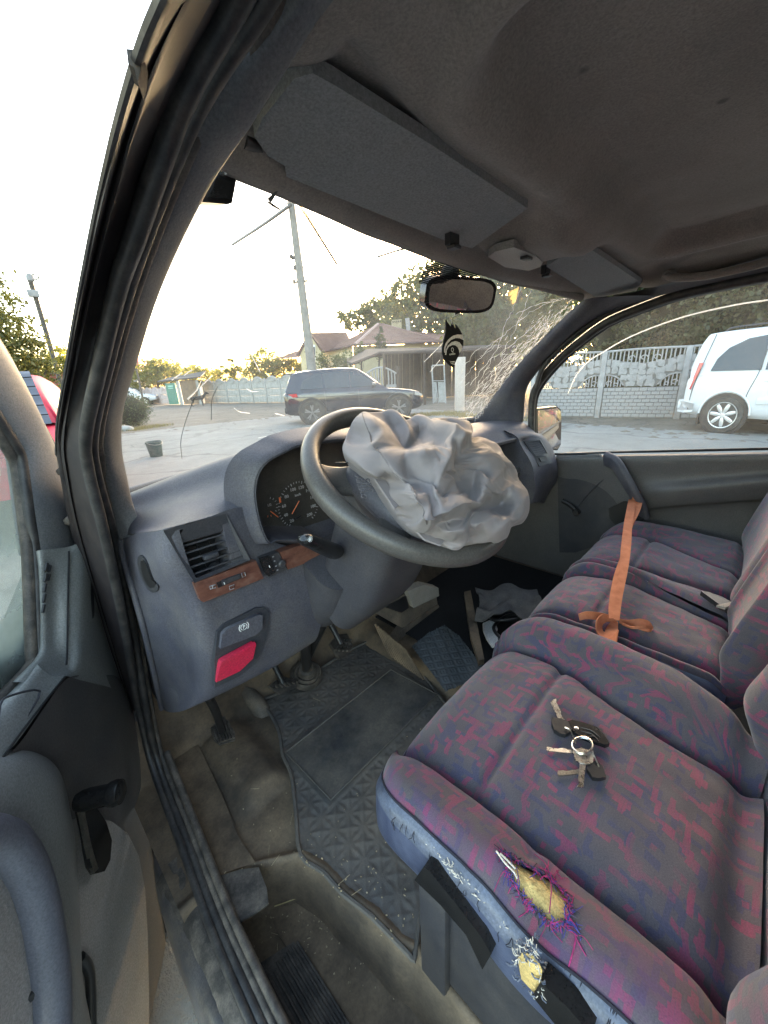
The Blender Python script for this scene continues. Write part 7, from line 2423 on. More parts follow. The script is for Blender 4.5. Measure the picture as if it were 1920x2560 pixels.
def car(root, lower, cabin, hwb, paint, glass, windows, wheels, wheel_r, rim_mat, arch_mat, face=1, spokes=5, rim_style=0):
    """local frame: x forward, y to the left, z up. lower: (x, zbottom, ztop, halfwidth); cabin: (x, zbase, zroof, halfwidth of roof)"""
    rows = []
    for x, zb, zt, hw in lower:
        h = zt-zb
        ring = [(-hw*.88, zb), (-hw*.97, zb+h*.12), (-hw, zb+h*.45), (-hw*.985, zt-h*.16), (-hw*.94, zt-.02), (-hw*.75, zt), (0, zt+.012), (hw*.75, zt), (hw*.94, zt-.02), (hw*.985, zt-h*.16), (hw, zb+h*.45), (hw*.97, zb+h*.12), (hw*.88, zb)]
        rows.append([(x, y, z) for y, z in ring])
    n = len(rows[0])
    R2 = [cr(r, 2) for r in rows]
    cols = [cr([r[j] for r in R2], 3) for j in range(len(R2[0]))]
    G = np.array(cols).transpose(1, 0, 2)
    me_o = grid_surface('body', G, paint, root, smooth=50)
    for e in (0, -1):
        f = G[e]
        raw('bumper_face', list(f), [tuple(range(len(f)))], paint, root, 0)
    rows = []
    for x, zb, zr, hr in cabin:
        b = hwb*0.93
        rows.append([(x, -b, zb-.03), (x, -(b+(hr-b)*.75), zb+(zr-zb)*.72), (x, -hr, zr-.05), (x, -hr*.8, zr-.008), (x, 0, zr+.015), (x, hr*.8, zr-.008), (x, hr, zr-.05), (x, (b+(hr-b)*.75), zb+(zr-zb)*.72), (x, b, zb-.03)])
    R2 = [cr(r, 2) for r in rows]
    cols = [cr([r[j] for r in R2], 3) for j in range(len(R2[0]))]
    G = np.array(cols).transpose(1, 0, 2)
    grid_surface('roof', G, paint, root, smooth=50)

    def yat(x, z):
        zb, zr, hr = interp(cabin, x, 1), interp(cabin, x, 2), interp(cabin, x, 3)
        b = hwb*0.93
        t = max(0, min(1, (z-zb)/max(0.05, zr-.05-zb)))
        return b+(hr-b)*t
    for s in (1, -1):
        for wp in windows:
            pts = []
            for a, c in zip(wp, wp[1:]+wp[:1]):
                for t in (0, .25, .5, .75): pts.append((a[0]+(c[0]-a[0])*t, a[1]+(c[1]-a[1])*t))
            slab('window', [(x, s*(yat(x, z)+0.012), z) for x, z in pts], (0, -s*0.012, 0), glass, root)
    for wx, wy in wheels:
        for s in (1, -1):
            lathe('wheel_arch', [(wheel_r*1.16, -0.02), (wheel_r*1.16, 0.004), (wheel_r*0.9, 0.006)], (wx, s*(hwb*1.0-0.0), wheel_r*1.02), (0, s, 0), arch_mat, root, n=28)
            w = empty('wheel', (0, 0, 0), root)
            c = (wx, s*(hwb+0.012), wheel_r)
            lathe('tyre', [(wheel_r*.72, -.12), (wheel_r*.97, -.11), (wheel_r, -.06), (wheel_r, -.02), (wheel_r*.95, .016), (wheel_r*.74, .020), (wheel_r*.70, .008)], c, (0, s, 0), TYRE, w, n=32)
            lathe('rim', [(wheel_r*.72, .004), (wheel_r*.70, .016), (wheel_r*.66, .012), (wheel_r*.64, -.02), (wheel_r*.2, -.03), (0.01, -.03)], c, (0, s, 0), rim_mat if rim_style else M['black'], w, n=32)
            for k in range(spokes):
                a = 2*math.pi*k/spokes+0.3
                d = Vector((math.cos(a), 0, math.sin(a))); cc = Vector(c)+Vector((0, s*0.002, 0))
                if rim_style:
                    sweep('spoke', [cc+d*wheel_r*.12, cc+d*wheel_r*.35, cc+d*wheel_r*.62], rrect(0.036, 0.012, 0.01, 2), rim_mat, w, steps=3, up=(0, 1, 0), scales=[.55, .75, .95, 1.0, 1.0, .9, .7])
                else:
                    for da in (-.16, .16):
                        d2 = Vector((math.cos(a+da), 0, math.sin(a+da)))
                        sweep('spoke', [cc+d*wheel_r*.14, cc+d2*wheel_r*.64], rrect(0.020, 0.012, 0.006, 2), rim_mat, w, steps=2, up=(0, 1, 0))
            lathe('hub_cap', [(wheel_r*.15, 0), (wheel_r*.13, .014), (.01, .016)], c, (0, s, 0), rim_mat, w, n=16)
    return yat


TYRE = m_simple('tyre_rubber', (0.03, 0.029, 0.028), 0.8, var=0.25, vscale=20, dust=(0.12, 0.11, 0.1), dust_amt=0.5)
CARGLASS = m_simple('tinted_glass', (0.02, 0.028, 0.035), 0.06, var=0.1, coat=0.6)
ALLOY = m_simple('alloy', (0.62, 0.63, 0.64), 0.35, metal=0.6, var=0.08)
ALLOY_D = m_simple('dark_alloy', (0.17, 0.17, 0.18), 0.35, metal=0.8, var=0.1)
NAVY = m_simple('navy_paint', (0.010, 0.014, 0.026), 0.14, var=0.1, vscale=3, dust=(0.07, 0.07, 0.07), dust_amt=0.15, dscale=5, coat=0.7)
WHITE = m_simple('white_paint', (0.60, 0.62, 0.65), 0.3, var=0.04, vscale=3, dust=(0.5, 0.49, 0.46), dust_amt=0.25, dscale=6, coat=0.4)
REDP = m_simple('red_paint', (0.42, 0.016, 0.04), 0.5, var=0.1, vscale=3, spec=0.25)
TAIL = m_simple('tail_lamp', (0.45, 0.02, 0.025), 0.15, var=0.2, vscale=20, coat=0.6)


def place_car(root, rear, front, wb, xr):
    """put the car so that its rear wheel stands at rear and it heads for front"""
    d = (front-rear); d.z = 0; d.normalize()
    root.rotation_euler = (0, 0, math.atan2(d.y, d.x))
    root.location = rear-d*xr
    root.location.z = 0


# dark blue SUV
suv = empty('suv', (0, 0, 0), label='dark navy SUV with black rims parked in front of the concrete fence', cat='car')
lower = [(-2.30, .50, .98, .70), (-2.24, .36, 1.02, .86), (-1.9, .30, 1.06, .93), (-1.4, .28, 1.08, .945), (-.6, .27, 1.07, .945), (.3, .27, 1.05, .945), (.85, .27, 1.03, .945), (1.3, .27, 1.00, .93), (1.8, .28, .94, .90), (2.15, .33, .86, .80), (2.33, .42, .74, .62)]
cabin = [(-2.22, 1.02, 1.12, .74), (-2.05, 1.05, 1.52, .66), (-1.85, 1.07, 1.64, .62), (-1.4, 1.08, 1.69, .62), (-.7, 1.07, 1.72, .62), (0., 1.06, 1.70, .61), (.25, 1.05, 1.62, .62), (.6, 1.04, 1.38, .70), (.95, 1.02, 1.12, .78), (1.1, 1.0, 1.03, .82)]
wnd = [[(-1.75, 1.12), (-1.62, 1.40), (-1.25, 1.55), (-1.05, 1.57), (-1.0, 1.12)], [(-.95, 1.12), (-1.0, 1.575), (-.18, 1.60), (-.15, 1.11)], [(-.10, 1.11), (-.13, 1.60), (.12, 1.57), (.42, 1.40), (.78, 1.12)]]
car(suv, lower, cabin, .945, NAVY, CARGLASS, wnd, [(-1.43, 0), (1.43, 0)], .38, ALLOY_D, M['black'], spokes=5)
for s in (1, -1):
    slab('tail_light', [(-2.20, s*.84, .98), (-1.86, s*.955, 1.0), (-1.84, s*.955, .90), (-2.22, s*.82, .86)], (0, s*.012, 0), TAIL, suv, bevel=.004)
    slab('headlight', [(2.00, s*.87, .86), (2.28, s*.70, .76), (2.28, s*.70, .69), (1.98, s*.88, .76)], (0, s*.014, 0), ALLOY, suv, bevel=.004)
    mirr = box('wing_mirror', (.62, s*1.02, 1.14), (.14, .20, .15), NAVY, suv, bevel=.04)
    tube('side_crease', [(-1.9, s*.945, .88), (-.8, s*.952, .86), (.4, s*.952, .85), (1.3, s*.94, .86)], .012, NAVY, suv, n=6)
    box('sill_trim', (-.0, s*.93, .34), (2.0, .06, .10), M['black'], suv, bevel=.02)
    for wx in (-1.43, 1.43):
        tube('arch_trim', [(wx+.44*math.cos(a), s*.955, .39+.44*math.sin(a)) for a in [math.pi*k/10 for k in range(11)]], .028, M['black'], suv, n=6, steps=2)
    for dx_ in (-.98, .10): tube('door_gap', [(dx_, s*.951, .36), (dx_+.02, s*.952, .7), (dx_+.0, s*.940, 1.02)], .005, M['black'], suv, n=4)
    for dx_ in (-1.15, -.1): box('door_handle', (dx_, s*.955, .93), (.2, .02, .03), NAVY, suv, bevel=.008)
slab('rear_window', [(-2.20, -.62, 1.12), (-2.20, .62, 1.12), (-2.06, .55, 1.48), (-2.06, -.55, 1.48)], (-.02, 0, .01), CARGLASS, suv)
box('rear_spoiler', (-2.02, 0, 1.60), (.30, 1.1, .04), NAVY, suv, bevel=.015)
box('rear_bumper', (-2.26, 0, .48), (.14, 1.5, .22), M['black'], suv, bevel=.05)
box('grille', (2.32, 0, .62), (.06, .9, .22), M['black'], suv, bevel=.03)
slab('number_plate', [(-2.335, -.26, .72), (-2.335, .26, .72), (-2.32, .26, .83), (-2.32, -.26, .83)], (-.01, 0, 0), M['white_print'], suv)
place_car(suv, G0(787, 1054), G0(1004, 1040), 2.86, -1.43)

# white passenger van
wv = empty('white_minivan', (0, 0, 0), label='white minivan with silver wheels parked by the ornamental fence', cat='van')
lower = [(-2.12, .42, .95, .78), (-2.05, .34, 1.05, .88), (-1.6, .30, 1.12, .915), (-.8, .29, 1.12, .92), (.2, .28, 1.10, .92), (.9, .28, 1.07, .92), (1.5, .28, 1.0, .90), (1.95, .32, .88, .84), (2.2, .42, .72, .62)]
cabin = [(-2.06, 1.04, 1.25, .86), (-2.02, 1.06, 1.52, .82), (-1.95, 1.08, 1.78, .74), (-1.80, 1.10, 1.84, .71), (-1.0, 1.11, 1.86, .69), (0., 1.10, 1.84, .68), (.5, 1.09, 1.74, .68), (.85, 1.08, 1.48, .74), (1.25, 1.05, 1.15, .82), (1.5, 1.02, 1.04, .86)]
wnd = [[(-1.72, 1.14), (-1.66, 1.36), (-1.52, 1.54), (-1.25, 1.68), (-.95, 1.72), (-.92, 1.14)], [(-.86, 1.14), (-.88, 1.72), (.05, 1.72), (.08, 1.13)], [(.14, 1.13), (.12, 1.71), (.42, 1.66), (.74, 1.42), (1.02, 1.13)]]
car(wv, lower, cabin, .92, WHITE, CARGLASS, wnd, [(-1.32, 0), (1.40, 0)], .345, ALLOY, M['black'], spokes=7, rim_style=1)
for s in (1, -1):
    slab('tail_light', [(-2.03, s*.86, .82), (-1.98, s*.905, .80), (-1.86, s*.868, 1.30), (-1.95, s*.82, 1.30)], (0, s*.014, 0), TAIL, wv, bevel=.005)
    box('side_moulding', (-.35, s*.925, .62), (1.0, .03, .13), WHITE, wv, bevel=.014)
    tube('door_gap', [(-1.0, s*.915, .34), (-1.02, s*.923, .70), (-.93, s*.90, 1.10), (-.92, s*.79, 1.5), (-.90, s*.72, 1.78)], .006, M['black'], wv, n=4)
    tube('tailgate_gap', [(-1.97, s*.895, .42), (-1.95, s*.905, .80), (-1.87, s*.85, 1.30), (-1.80, s*.72, 1.80)], .007, M['dash_dark'], wv, n=4)
    box('mud_flap', (-1.74, s*.86, .25), (.03, .16, .22), M['black'], wv, bevel=.01)
    tube('roof_rail', [(-1.7, s*.60, 1.85), (-1.5, s*.60, 1.90), (-.4, s*.60, 1.91), (.2, s*.60, 1.86)], .016, M['dash_dark'], wv, n=6)
    for wx in (-1.32,): tube('arch_lip', [(wx+.42*math.cos(a), s*.925, .36+.42*math.sin(a)) for a in [math.pi*k/10 for k in range(11)]], .018, WHITE, wv, n=6, steps=2)
    box('wing_mirror', (.95, s*1.0, 1.16), (.12, .2, .18), WHITE, wv, bevel=.04)
    box('door_handle', (-.72, s*.925, .96), (.18, .02, .03), WHITE, wv, bevel=.008)
    slab('headlight', [(1.85, s*.86, .86), (2.12, s*.70, .76), (2.12, s*.70, .64), (1.85, s*.87, .70)], (0, s*.012, 0), ALLOY, wv, bevel=.004)
slab('rear_bumper', [(-2.20, -.80, .40), (-2.02, -.93, .40), (-1.86, -.93, .42), (-1.86, -.93, .58), (-2.05, -.92, .62), (-2.22, -.78, .60), (-2.22, .78, .60), (-2.05, .92, .62), (-1.86, .93, .58), (-1.86, .93, .42), (-2.02, .93, .40), (-2.20, .80, .40)], (0, 0, -.04), WHITE, wv, bevel=.015)
box('rear_bumper_bar', (-2.16, 0, .50), (.14, 1.62, .20), WHITE, wv, bevel=.05)
slab('rear_window', [(-2.035, -.66, 1.14), (-2.035, .66, 1.14), (-1.90, .58, 1.66), (-1.90, -.58, 1.66)], (-.02, 0, .005), CARGLASS, wv)
wv.scale = (0.97, 1.04, 1.04)
_r = G0(1787, 1078); _dir = Vector((-0.27, -0.963, 0)).normalized()
_r = _r+_dir*0.40+Vector((0.75, 0.05, 0))
place_car(wv, _r, _r+_dir, 2.72, -1.32*0.97)

# red hatchback seen behind the driver door, rear window covered in dark film
rc2 = empty('red_hatchback', (0, 0, 0), label='red hatchback with dark film stretched over its windscreen behind the open door', cat='car')
lower = [(-1.95, .45, .92, .70), (-1.88, .32, .98, .80), (-1.4, .26, 1.0, .84), (-.4, .25, .98, .85), (.5, .25, .96, .85), (1.2, .26, .90, .83), (1.7, .32, .80, .76), (1.9, .42, .68, .58)]
cabin = [(-1.85, .95, 1.02, .74), (-1.55, .97, 1.30, .62), (-1.30, .98, 1.42, .56), (-.6, .98, 1.46, .56), (.1, .97, 1.42, .56), (.6, .96, 1.22, .64), (1.0, .94, .98, .74)]
wnd = [[(-1.35, 1.04), (-1.2, 1.30), (-.75, 1.36), (-.7, 1.03)], [(-.64, 1.03), (-.68, 1.36), (.1, 1.34), (.55, 1.08), (.6, 1.02)]]
car(rc2, lower, cabin, .85, REDP, CARGLASS, wnd, [(-1.22, 0), (1.25, 0)], .30, ALLOY, M['black'], spokes=6)
FILM = m_simple('dark_film', (0.075, 0.08, 0.10), 0.42, var=0.2, vscale=6)
rows = []
for i in range(24):
    f = i/23
    x = 1.06-f*0.96; z = 0.90+f*0.53
    hw = 0.70-0.16*f
    rows.append([(x+0.03+0.012*mnoise.noise((i*0.6, j*0.25, 2)), -hw+2*hw*j/18, z+0.045+0.012*mnoise.noise((i*0.9, j*0.14, 7))) for j in range(19)])
grid_surface('window_film', rows, FILM, rc2, smooth=60)
slab('roof_cloth', [(-.2, -.4, 1.475), (.14, -.4, 1.46), (.16, .45, 1.46), (-.2, .4, 1.475)], (0, 0, .03), m_simple('beige_cloth', (0.42, 0.38, 0.32), .9), rc2, bevel=.012)
for k in range(5):
    i = 3+k*4
    tube('film_fold', [tuple(Vector(rows[i][j])+Vector((.012, 0, .012+.004*math.sin(j+k)))) for j in (0, 4, 9, 14, 18)], .006, M['black'], rc2, n=5)
for s in (1, -1): slab('tail_light', [(-1.93, s*.62, .70), (-1.85, s*.80, .70), (-1.80, s*.78, .94), (-1.90, s*.62, .94)], (-.015, s*.01, 0), TAIL, rc2, bevel=.004)
box('rear_bumper', (-1.92, 0, .45), (.14, 1.5, .24), REDP, rc2, bevel=.05)
rc2.scale = (1.15, 1.12, 1.17)
_p = P(84, 940, z=1.655)
_h = Vector((-0.22, -0.975, 0)).normalized()
rc2.rotation_euler = (0, 0, math.atan2(_h.y, _h.x))
rc2.location = Vector((_p.x, _p.y, 0))-_h*0.12-Vector((-_h.y, _h.x, 0))*0.63

# ------------------------------------------------------------------ house with brown tiled roof
DH = 31.0
YEL = m_simple('cream_render', (0.50, 0.43, 0.27), 0.9, var=0.08, vscale=2, dust=(0.35, 0.29, 0.18), dust_amt=0.3, dscale=1.5)


def m_tiles():
    t = NT('roof_tiles'); c = t.coord('Object')
    n = t.noise(c, 1.4, 5, 0.65)
    a = t.mix(t.ramp(n, 0.3, 0.7), (0.15, 0.085, 0.07), (0.235, 0.145, 0.125))
    a = t.mix(t.math('MULTIPLY', t.ramp(t.noise(c, 14, 3, 0.6), 0.45, 0.7), 0.4), a, (0.12, 0.07, 0.06))
    t.bsdf(a, 0.75, spec=0.3)
    return t.m


TILES = m_tiles()
hb = G0(880, 1003)
hs = empty('house', on_ground(880, 960, DH), label='cream house with brown tiled hip roof behind the fence', cat='house')


def HQ(px, py, d=DH): return P(px, py, d=d)


def tiled(name, a, b, c, d, parent, n=16):
    """roof slope from eaves a-b to ridge d-c, stepped in courses"""
    a, b, c, d = map(Vector, (a, b, c, d))
    nn = (b-a).cross(d-a).normalized()
    if nn.dot(CAM-a) < 0: nn = -nn
    V, F = [], []
    for k in range(n):
        t0, t1 = k/n, (k+1)/n
        l0, r0 = a.lerp(d, t0), b.lerp(c, t0); l1, r1 = a.lerp(d, t1), b.lerp(c, t1)
        o_ = len(V); w = 0.05
        V += [l0+nn*w, r0+nn*w, r1+nn*0.005, l1+nn*0.005, l0, r0]
        F += [(o_, o_+1, o_+2, o_+3), (o_+4, o_+5, o_+1, o_)]
    return raw(name, V, F, TILES, parent, 0)


# main hip: apex ridge, eaves
ap0, ap1 = HQ(945, 811, DH+4), HQ(958, 812, DH+4)
eL, eC, eR = HQ(808, 880, DH-1), HQ(888, 862, DH-2.5), HQ(1112, 855, DH-1)
eB = HQ(1180, 838, DH+7)
tiled('roof', eL, eC, ap0, ap0, hs)
tiled('roof', eC, eR, ap1, ap0, hs)
tiled('roof', eR, eB, ap1+Vector((3, 3, 0)), ap1, hs)
tube('ridge_cap', [eC, ap0], 0.13, m_simple('ridge_tile', (0.33, 0.23, 0.2), 0.8), hs, n=8, steps=1)
tube('ridge_cap', [ap0, ap1, eR.lerp(ap1, .0)], 0.10, TILES, hs, n=8, steps=1)
# left wing with gable
g0_, g1_, gt = HQ(750, 885, DH-2), HQ(808, 880, DH-2), HQ(774, 832, DH-2)
tiled('roof', g1_, HQ(880, 862, DH+1), HQ(866, 830, DH+5), gt, hs)
tiled('roof', HQ(690, 898, DH+1), g0_+Vector((0, 0, -.2)), HQ(750, 876, DH+2), HQ(735, 880, DH+2), hs, 6)
tube('gable_board', [g1_, gt, HQ(744, 890, DH-2)], 0.12, m_simple('brown_board', (0.10, 0.05, 0.04), 0.6), hs, n=6, steps=1)
slab('wall', [g0_+Vector((0, 0, -3.4)), g1_+Vector((0, 0, -3.4)), g1_, gt, g0_], (0.4, 0.5, 0), YEL, hs)
slab('wall', [eL+Vector((.2, .5, -3.4)), eC+Vector((.2, .5, -3.6)), eC+Vector((.2, .5, -.05)), eL+Vector((.2, .5, -.05))], (0.2, 0.4, 0), YEL, hs)
slab('wall', [eC+Vector((.3, .4, -3.6)), eR+Vector((.3, .4, -3.4)), eR+Vector((.3, .4, -.05)), eC+Vector((.3, .4, -.05))], (0.2, 0.4, 0), YEL, hs)
wq = [HQ(780, 862, DH-2.1), HQ(788, 862, DH-2.1), HQ(789, 898, DH-2.1), HQ(782, 898, DH-2.1)]
f_ = slab('window', wq, (0.05, 0.06, 0), M['white_print'], hs)
slab('pane', [wq[0].lerp(wq[2], .15)+Vector((-.06, -.06, 0)), wq[1].lerp(wq[3], .15)+Vector((-.06, -.06, 0)), wq[2].lerp(wq[0], .1)+Vector((-.06, -.06, 0)), wq[3].lerp(wq[1], .1)+Vector((-.06, -.06, 0))], (.02, .02, 0), CARGLASS, f_)
wq = [HQ(1052, 868, DH-1.3), HQ(1105, 866, DH-1.3), HQ(1105, 882, DH-1.3), HQ(1052, 884, DH-1.3)]
slab('window', wq, (0.05, 0.06, 0), CARGLASS, hs)
tube('gutter', [eL, eC, eR], 0.07, m_simple('brown_gutter', (0.08, 0.045, 0.04), 0.5), hs, n=6, steps=1)
ch = [HQ(980, 800, DH+5), HQ(1004, 798, DH+5), HQ(1004, 822, DH+5), HQ(982, 822, DH+5)]
slab('chimney', ch, (.8, .8, 0), m_simple('chimney_brick', (0.33, 0.28, 0.18), 0.9), hs, bevel=.02)
for k in range(5): box('chimney_slot', ch[0].lerp(ch[1], (k+.5)/5)+Vector((-.02, -.02, -.15)), (.05, .05, .14), M['black'], hs)
tube('flue_pipe', [HQ(1021, 826, DH+4), HQ(1018, 795, DH+4)], .17, M['concrete_light'], hs, n=10, steps=1)

# carport / dark shed roof in front of the house
sh = empty('carport', on_ground(1000, 1000, 22), label='dark brown lean-to carport between the SUV and the pale pillar', cat='carport')
SHED = m_simple('weathered_wood', (0.055, 0.040, 0.031), 0.85, var=0.3, vscale=4)
ro = [P(880, 912, d=22), P(950, 884, d=22), P(1130, 880, d=21), P(1290, 868, d=21)]
slab('roof', [ro[0], ro[1], ro[2], ro[3], ro[3]+Vector((2.4, 3.4, .3)), ro[2]+Vector((2.4, 3.4, .4)), ro[1]+Vector((2.4, 3.4, .4)), ro[0]+Vector((2.4, 3.4, .3))], (0, 0, .10), SHED, sh)
tube('fascia_board', [p+Vector((0, 0, .02)) for p in ro], .07, m_simple('rusty_edge', (0.055, 0.038, 0.032), .8), sh, n=6, steps=1)
bw = [P(960, 985, d=24.5), P(1290, 985, d=24.5)]
bt = [P(960, 882, d=24.5), P(1290, 868, d=24.5)]
n_b = 34
for k in range(n_b):
    a = bw[0].lerp(bw[1], k/n_b); b = bw[0].lerp(bw[1], (k+.93)/n_b); c = bt[0].lerp(bt[1], (k+.93)/n_b); d = bt[0].lerp(bt[1], k/n_b)
    a.z = b.z = 0.02
    j = 0.02*math.sin(k*2.3)
    slab('board', [a+Vector((j, j, 0)), b+Vector((j, j, 0)), c+Vector((j, j, 0)), d+Vector((j, j, 0))], (.03, .04, 0), SHED, sh)
for px in (965, 1062, 1250):
    b = G0(px, 1012); t = P(px-2, 884, d=(b-CAM).length); t = Vector((b.x, b.y, t.z))
    tube('post', [b, t], .06, SHED, sh, n=8, steps=1)
# ornamental white gate between SUV and carport
wg = empty('ornamental_gate', on_ground(955, 1000, 21), label='white ornamental concrete gate panel with arched top behind the SUV bonnet', cat='gate')
gb0, gb1 = P(912, 960, d=20.5), P(992, 960, d=20.5)
for p in (gb0, gb1): p.z = 0
gu = gb1-gb0
WH = M['concrete_light']
tub = [gb0+gu*t+Vector((0, 0, 1.45+.33*math.sin(math.pi*t))) for t in np.linspace(0, 1, 11)]
tube('top_rail', tub, .05, WH, wg, n=6, steps=1)
for k in range(10):
    t = .06+.88*k/9
    tube('baluster', [gb0+gu*t+Vector((0, 0, .95)), gb0+gu*(t+.012*math.sin(k))+Vector((0, 0, 1.2)), gb0+gu*t+Vector((0, 0, 1.42+.33*math.sin(math.pi*t)))], .035, WH, wg, n=6, steps=2)
slab('lower_panel', [gb0+Vector((0, 0, .02)), gb1+Vector((0, 0, .02)), gb1+Vector((0, 0, .95)), gb0+Vector((0, 0, .95))], (.05, .06, 0), WH, wg, bevel=.02)
box('post', gb1+gu*.05+Vector((0, 0, .9)), (.16, .16, 1.8), SHED, wg, bevel=.02)
# white door frame and pale pillar
wd = empty('white_door_frame', on_ground(1095, 1005, 19), label='tall white metal frame leaning by the carport', cat='frame')
DF = lambda px, py: P(px, py, d=18.0)
for a, b, w in (((1084, 1008), (1080, 915), .035), ((1114, 1008), (1110, 913), .035), ((1080, 914), (1111, 912), .035), ((1082, 952), (1111, 952), .02), ((1096, 1008), (1090, 955), .02)):
    tube('bar', [DF(*a), DF(*b)], w, WH, wd, n=6, steps=1)
slab('mesh_panel', [DF(1098, 1006), DF(1113, 1006), DF(1110, 955), DF(1095, 955)], (.02, .03, 0), M['concrete'], wd)
slab('mesh_panel', [DF(1083, 1006), DF(1092, 1006), DF(1091, 955), DF(1082, 955)], (.02, .03, 0), M['concrete'], wd)
pl0 = G0(1149, 1006); pl0 = on_ground(1149, 1000, 15.5)
pr = (P(1160, 950, d=15.5)-P(1138, 950, d=15.5)).length
pil = box('gate_pillar', (pl0[0], pl0[1], .95), (pr, pr, 1.9), m_simple('pale_render', (0.46, 0.40, 0.36), .85, var=.08), None, rot=Euler((0, 0, R(-45))), bevel=.02)
tag(pil, 'pale rendered gate pillar right of the hanging air freshener', 'pillar')

# ------------------------------------------------------------------ poles and wires
POLE = m_simple('pole_concrete', (0.20, 0.19, 0.175), .9, var=.2, vscale=4)
ub = on_ground(782, 930, 21.0)
ut = P(729, 474, d=24.6); ut.x, ut.y = ub[0]*0.985+ut.x*0.015, ub[1]*0.985+ut.y*0.015
hp = None
u_ = empty('utility_pole', ub, label='concrete utility pole with lamp arm and wires rising behind the SUV', cat='utility pole')


def on_pole(t): return Vector(ub).lerp(ut, t)


# height at which the pole passes the top of the glass
def hz(px, py, base):
    r = sight(px, py); k = math.hypot(base[0]-CAM.x, base[1]-CAM.y)/math.hypot(r.x, r.y)
    return CAM.z+r.z*k


zt = hz(729, 470, ub)
ut = Vector((ub[0]-0.15, ub[1]+0.1, zt))
tube('shaft', [Vector(ub), Vector(ub).lerp(ut, .5), ut], .20, POLE, u_, n=8, steps=1, scales=[1.25, 1.0, .72])
UPT = lambda px, py: (lambda z: Vector((ub[0]+(P(px, py, d=21).x-P(755, py, d=21).x)*0, ub[1], z)))(hz(px, py, ub))


def near_pole(px, py):
    r = sight(px, py); k = math.hypot(ub[0]-CAM.x, ub[1]-CAM.y)/math.hypot(r.x, r.y)
    return CAM+r*k


tube('lamp_arm', [near_pole(750, 664), near_pole(742, 652), near_pole(734, 645)], .04, POLE, u_, n=6)
tube('lamp_head', [near_pole(735, 647), near_pole(728, 641), near_pole(724, 640)], .09, M['black'], u_, n=8)
for py, w in ((667, 12), (702, 18), (838, 8)):
    c = 748 if py < 690 else (753 if py < 800 else 772)
    tube('cross_bracket', [near_pole(c-w, py+4), near_pole(c+w*.9, py)], .05, M['rubber_dusty'], u_, n=6, steps=1)
    tube('insulator', [near_pole(c-w, py+8), near_pole(c-w, py-4)], .06, M['rubber_dusty'], u_, n=6, steps=1)
tube('cable_loop', [near_pole(727, 515), near_pole(714, 505), near_pole(713, 496), near_pole(724, 494), near_pole(732, 500)], .03, M['black'], u_, n=5)
wires = [[(727, 512, 21.5), (660, 560, 24), (580, 612, 29)], [(742, 500, 21.5), (770, 545, 24), (842, 660, 30)], [(945, 642, 32), (1000, 625, 30), (1060, 612, 28)]]
for k, w in enumerate(wires):
    o = tube('overhead_wire', [P(a, b, d=d) for a, b, d in w], .07, M['black'], None, n=5)
    tag(o, ['overhead wire running left from the utility pole top', 'overhead wire running down right from the utility pole top', 'short overhead wire left of the mirror'][k], 'wire')
# thin leaning lamp post at the far left
lb = on_ground(153, 975, 13.0)
lpz = P(78, 706, d=13.6)
lp_ = empty('lamp_post', lb, label='thin leaning lamp post with ring bracket above the red car', cat='lamp post')
top = P(76, 703, d=13.0)
tube('shaft', [Vector((lb[0], lb[1], 0)), P(112, 820, d=13.0), top], .05, M['rubber_dusty'], lp_, n=8)
tube('ring_bracket', [P(88+9*math.cos(a), 692+7*math.sin(a), d=13.0) for a in [2*math.pi*k/12 for k in range(12)]], .014, M['rubber_dusty'], lp_, n=5, closed=True)
lathe('lamp_bulb', [(.02, -.1), (.07, -.06), (.075, 0), (.05, .07), (.01, .09)], P(75, 694, d=13.0), (0, 0, 1), M['concrete_light'], lp_, n=12)
box('junction_box', P(83, 734, d=12.95), (.20, .12, .14), M['concrete_light'], lp_, bevel=.01)
# short lamp post with flat head by the clipped bush, small red roofed building behind it
lb2 = on_ground(356, 1003, 24)
l2 = empty('lamp_post', lb2, label='short dark lamp post with flat head left of the low fence', cat='lamp post')
tube('shaft', [Vector(lb2), P(349, 958, d=24), P(341, 922, d=24)], .05, M['rubber_dusty'], l2, n=6)
slab('lamp_head', [P(331, 923, d=24), P(343, 921, d=24), P(343, 924, d=24), P(331, 926, d=24)], (.1, .2, 0), M['black'], l2)
rb = empty('red_roof_hut', on_ground(325, 960, 45), label='small white building with red roof at the left edge of the windscreen', cat='building')
slab('wall', [P(300, 990, d=45), P(345, 985, d=45), P(342, 918, d=45), P(300, 918, d=45)], (2, 3, 0), M['concrete_light'], rb)
slab('roof', [P(296, 920, d=44.7), P(349, 917, d=44.7), P(344, 896, d=46), P(296, 896, d=46)], (2, 3, 0), m_simple('red_roof', (0.30, 0.05, 0.045), .7), rb)
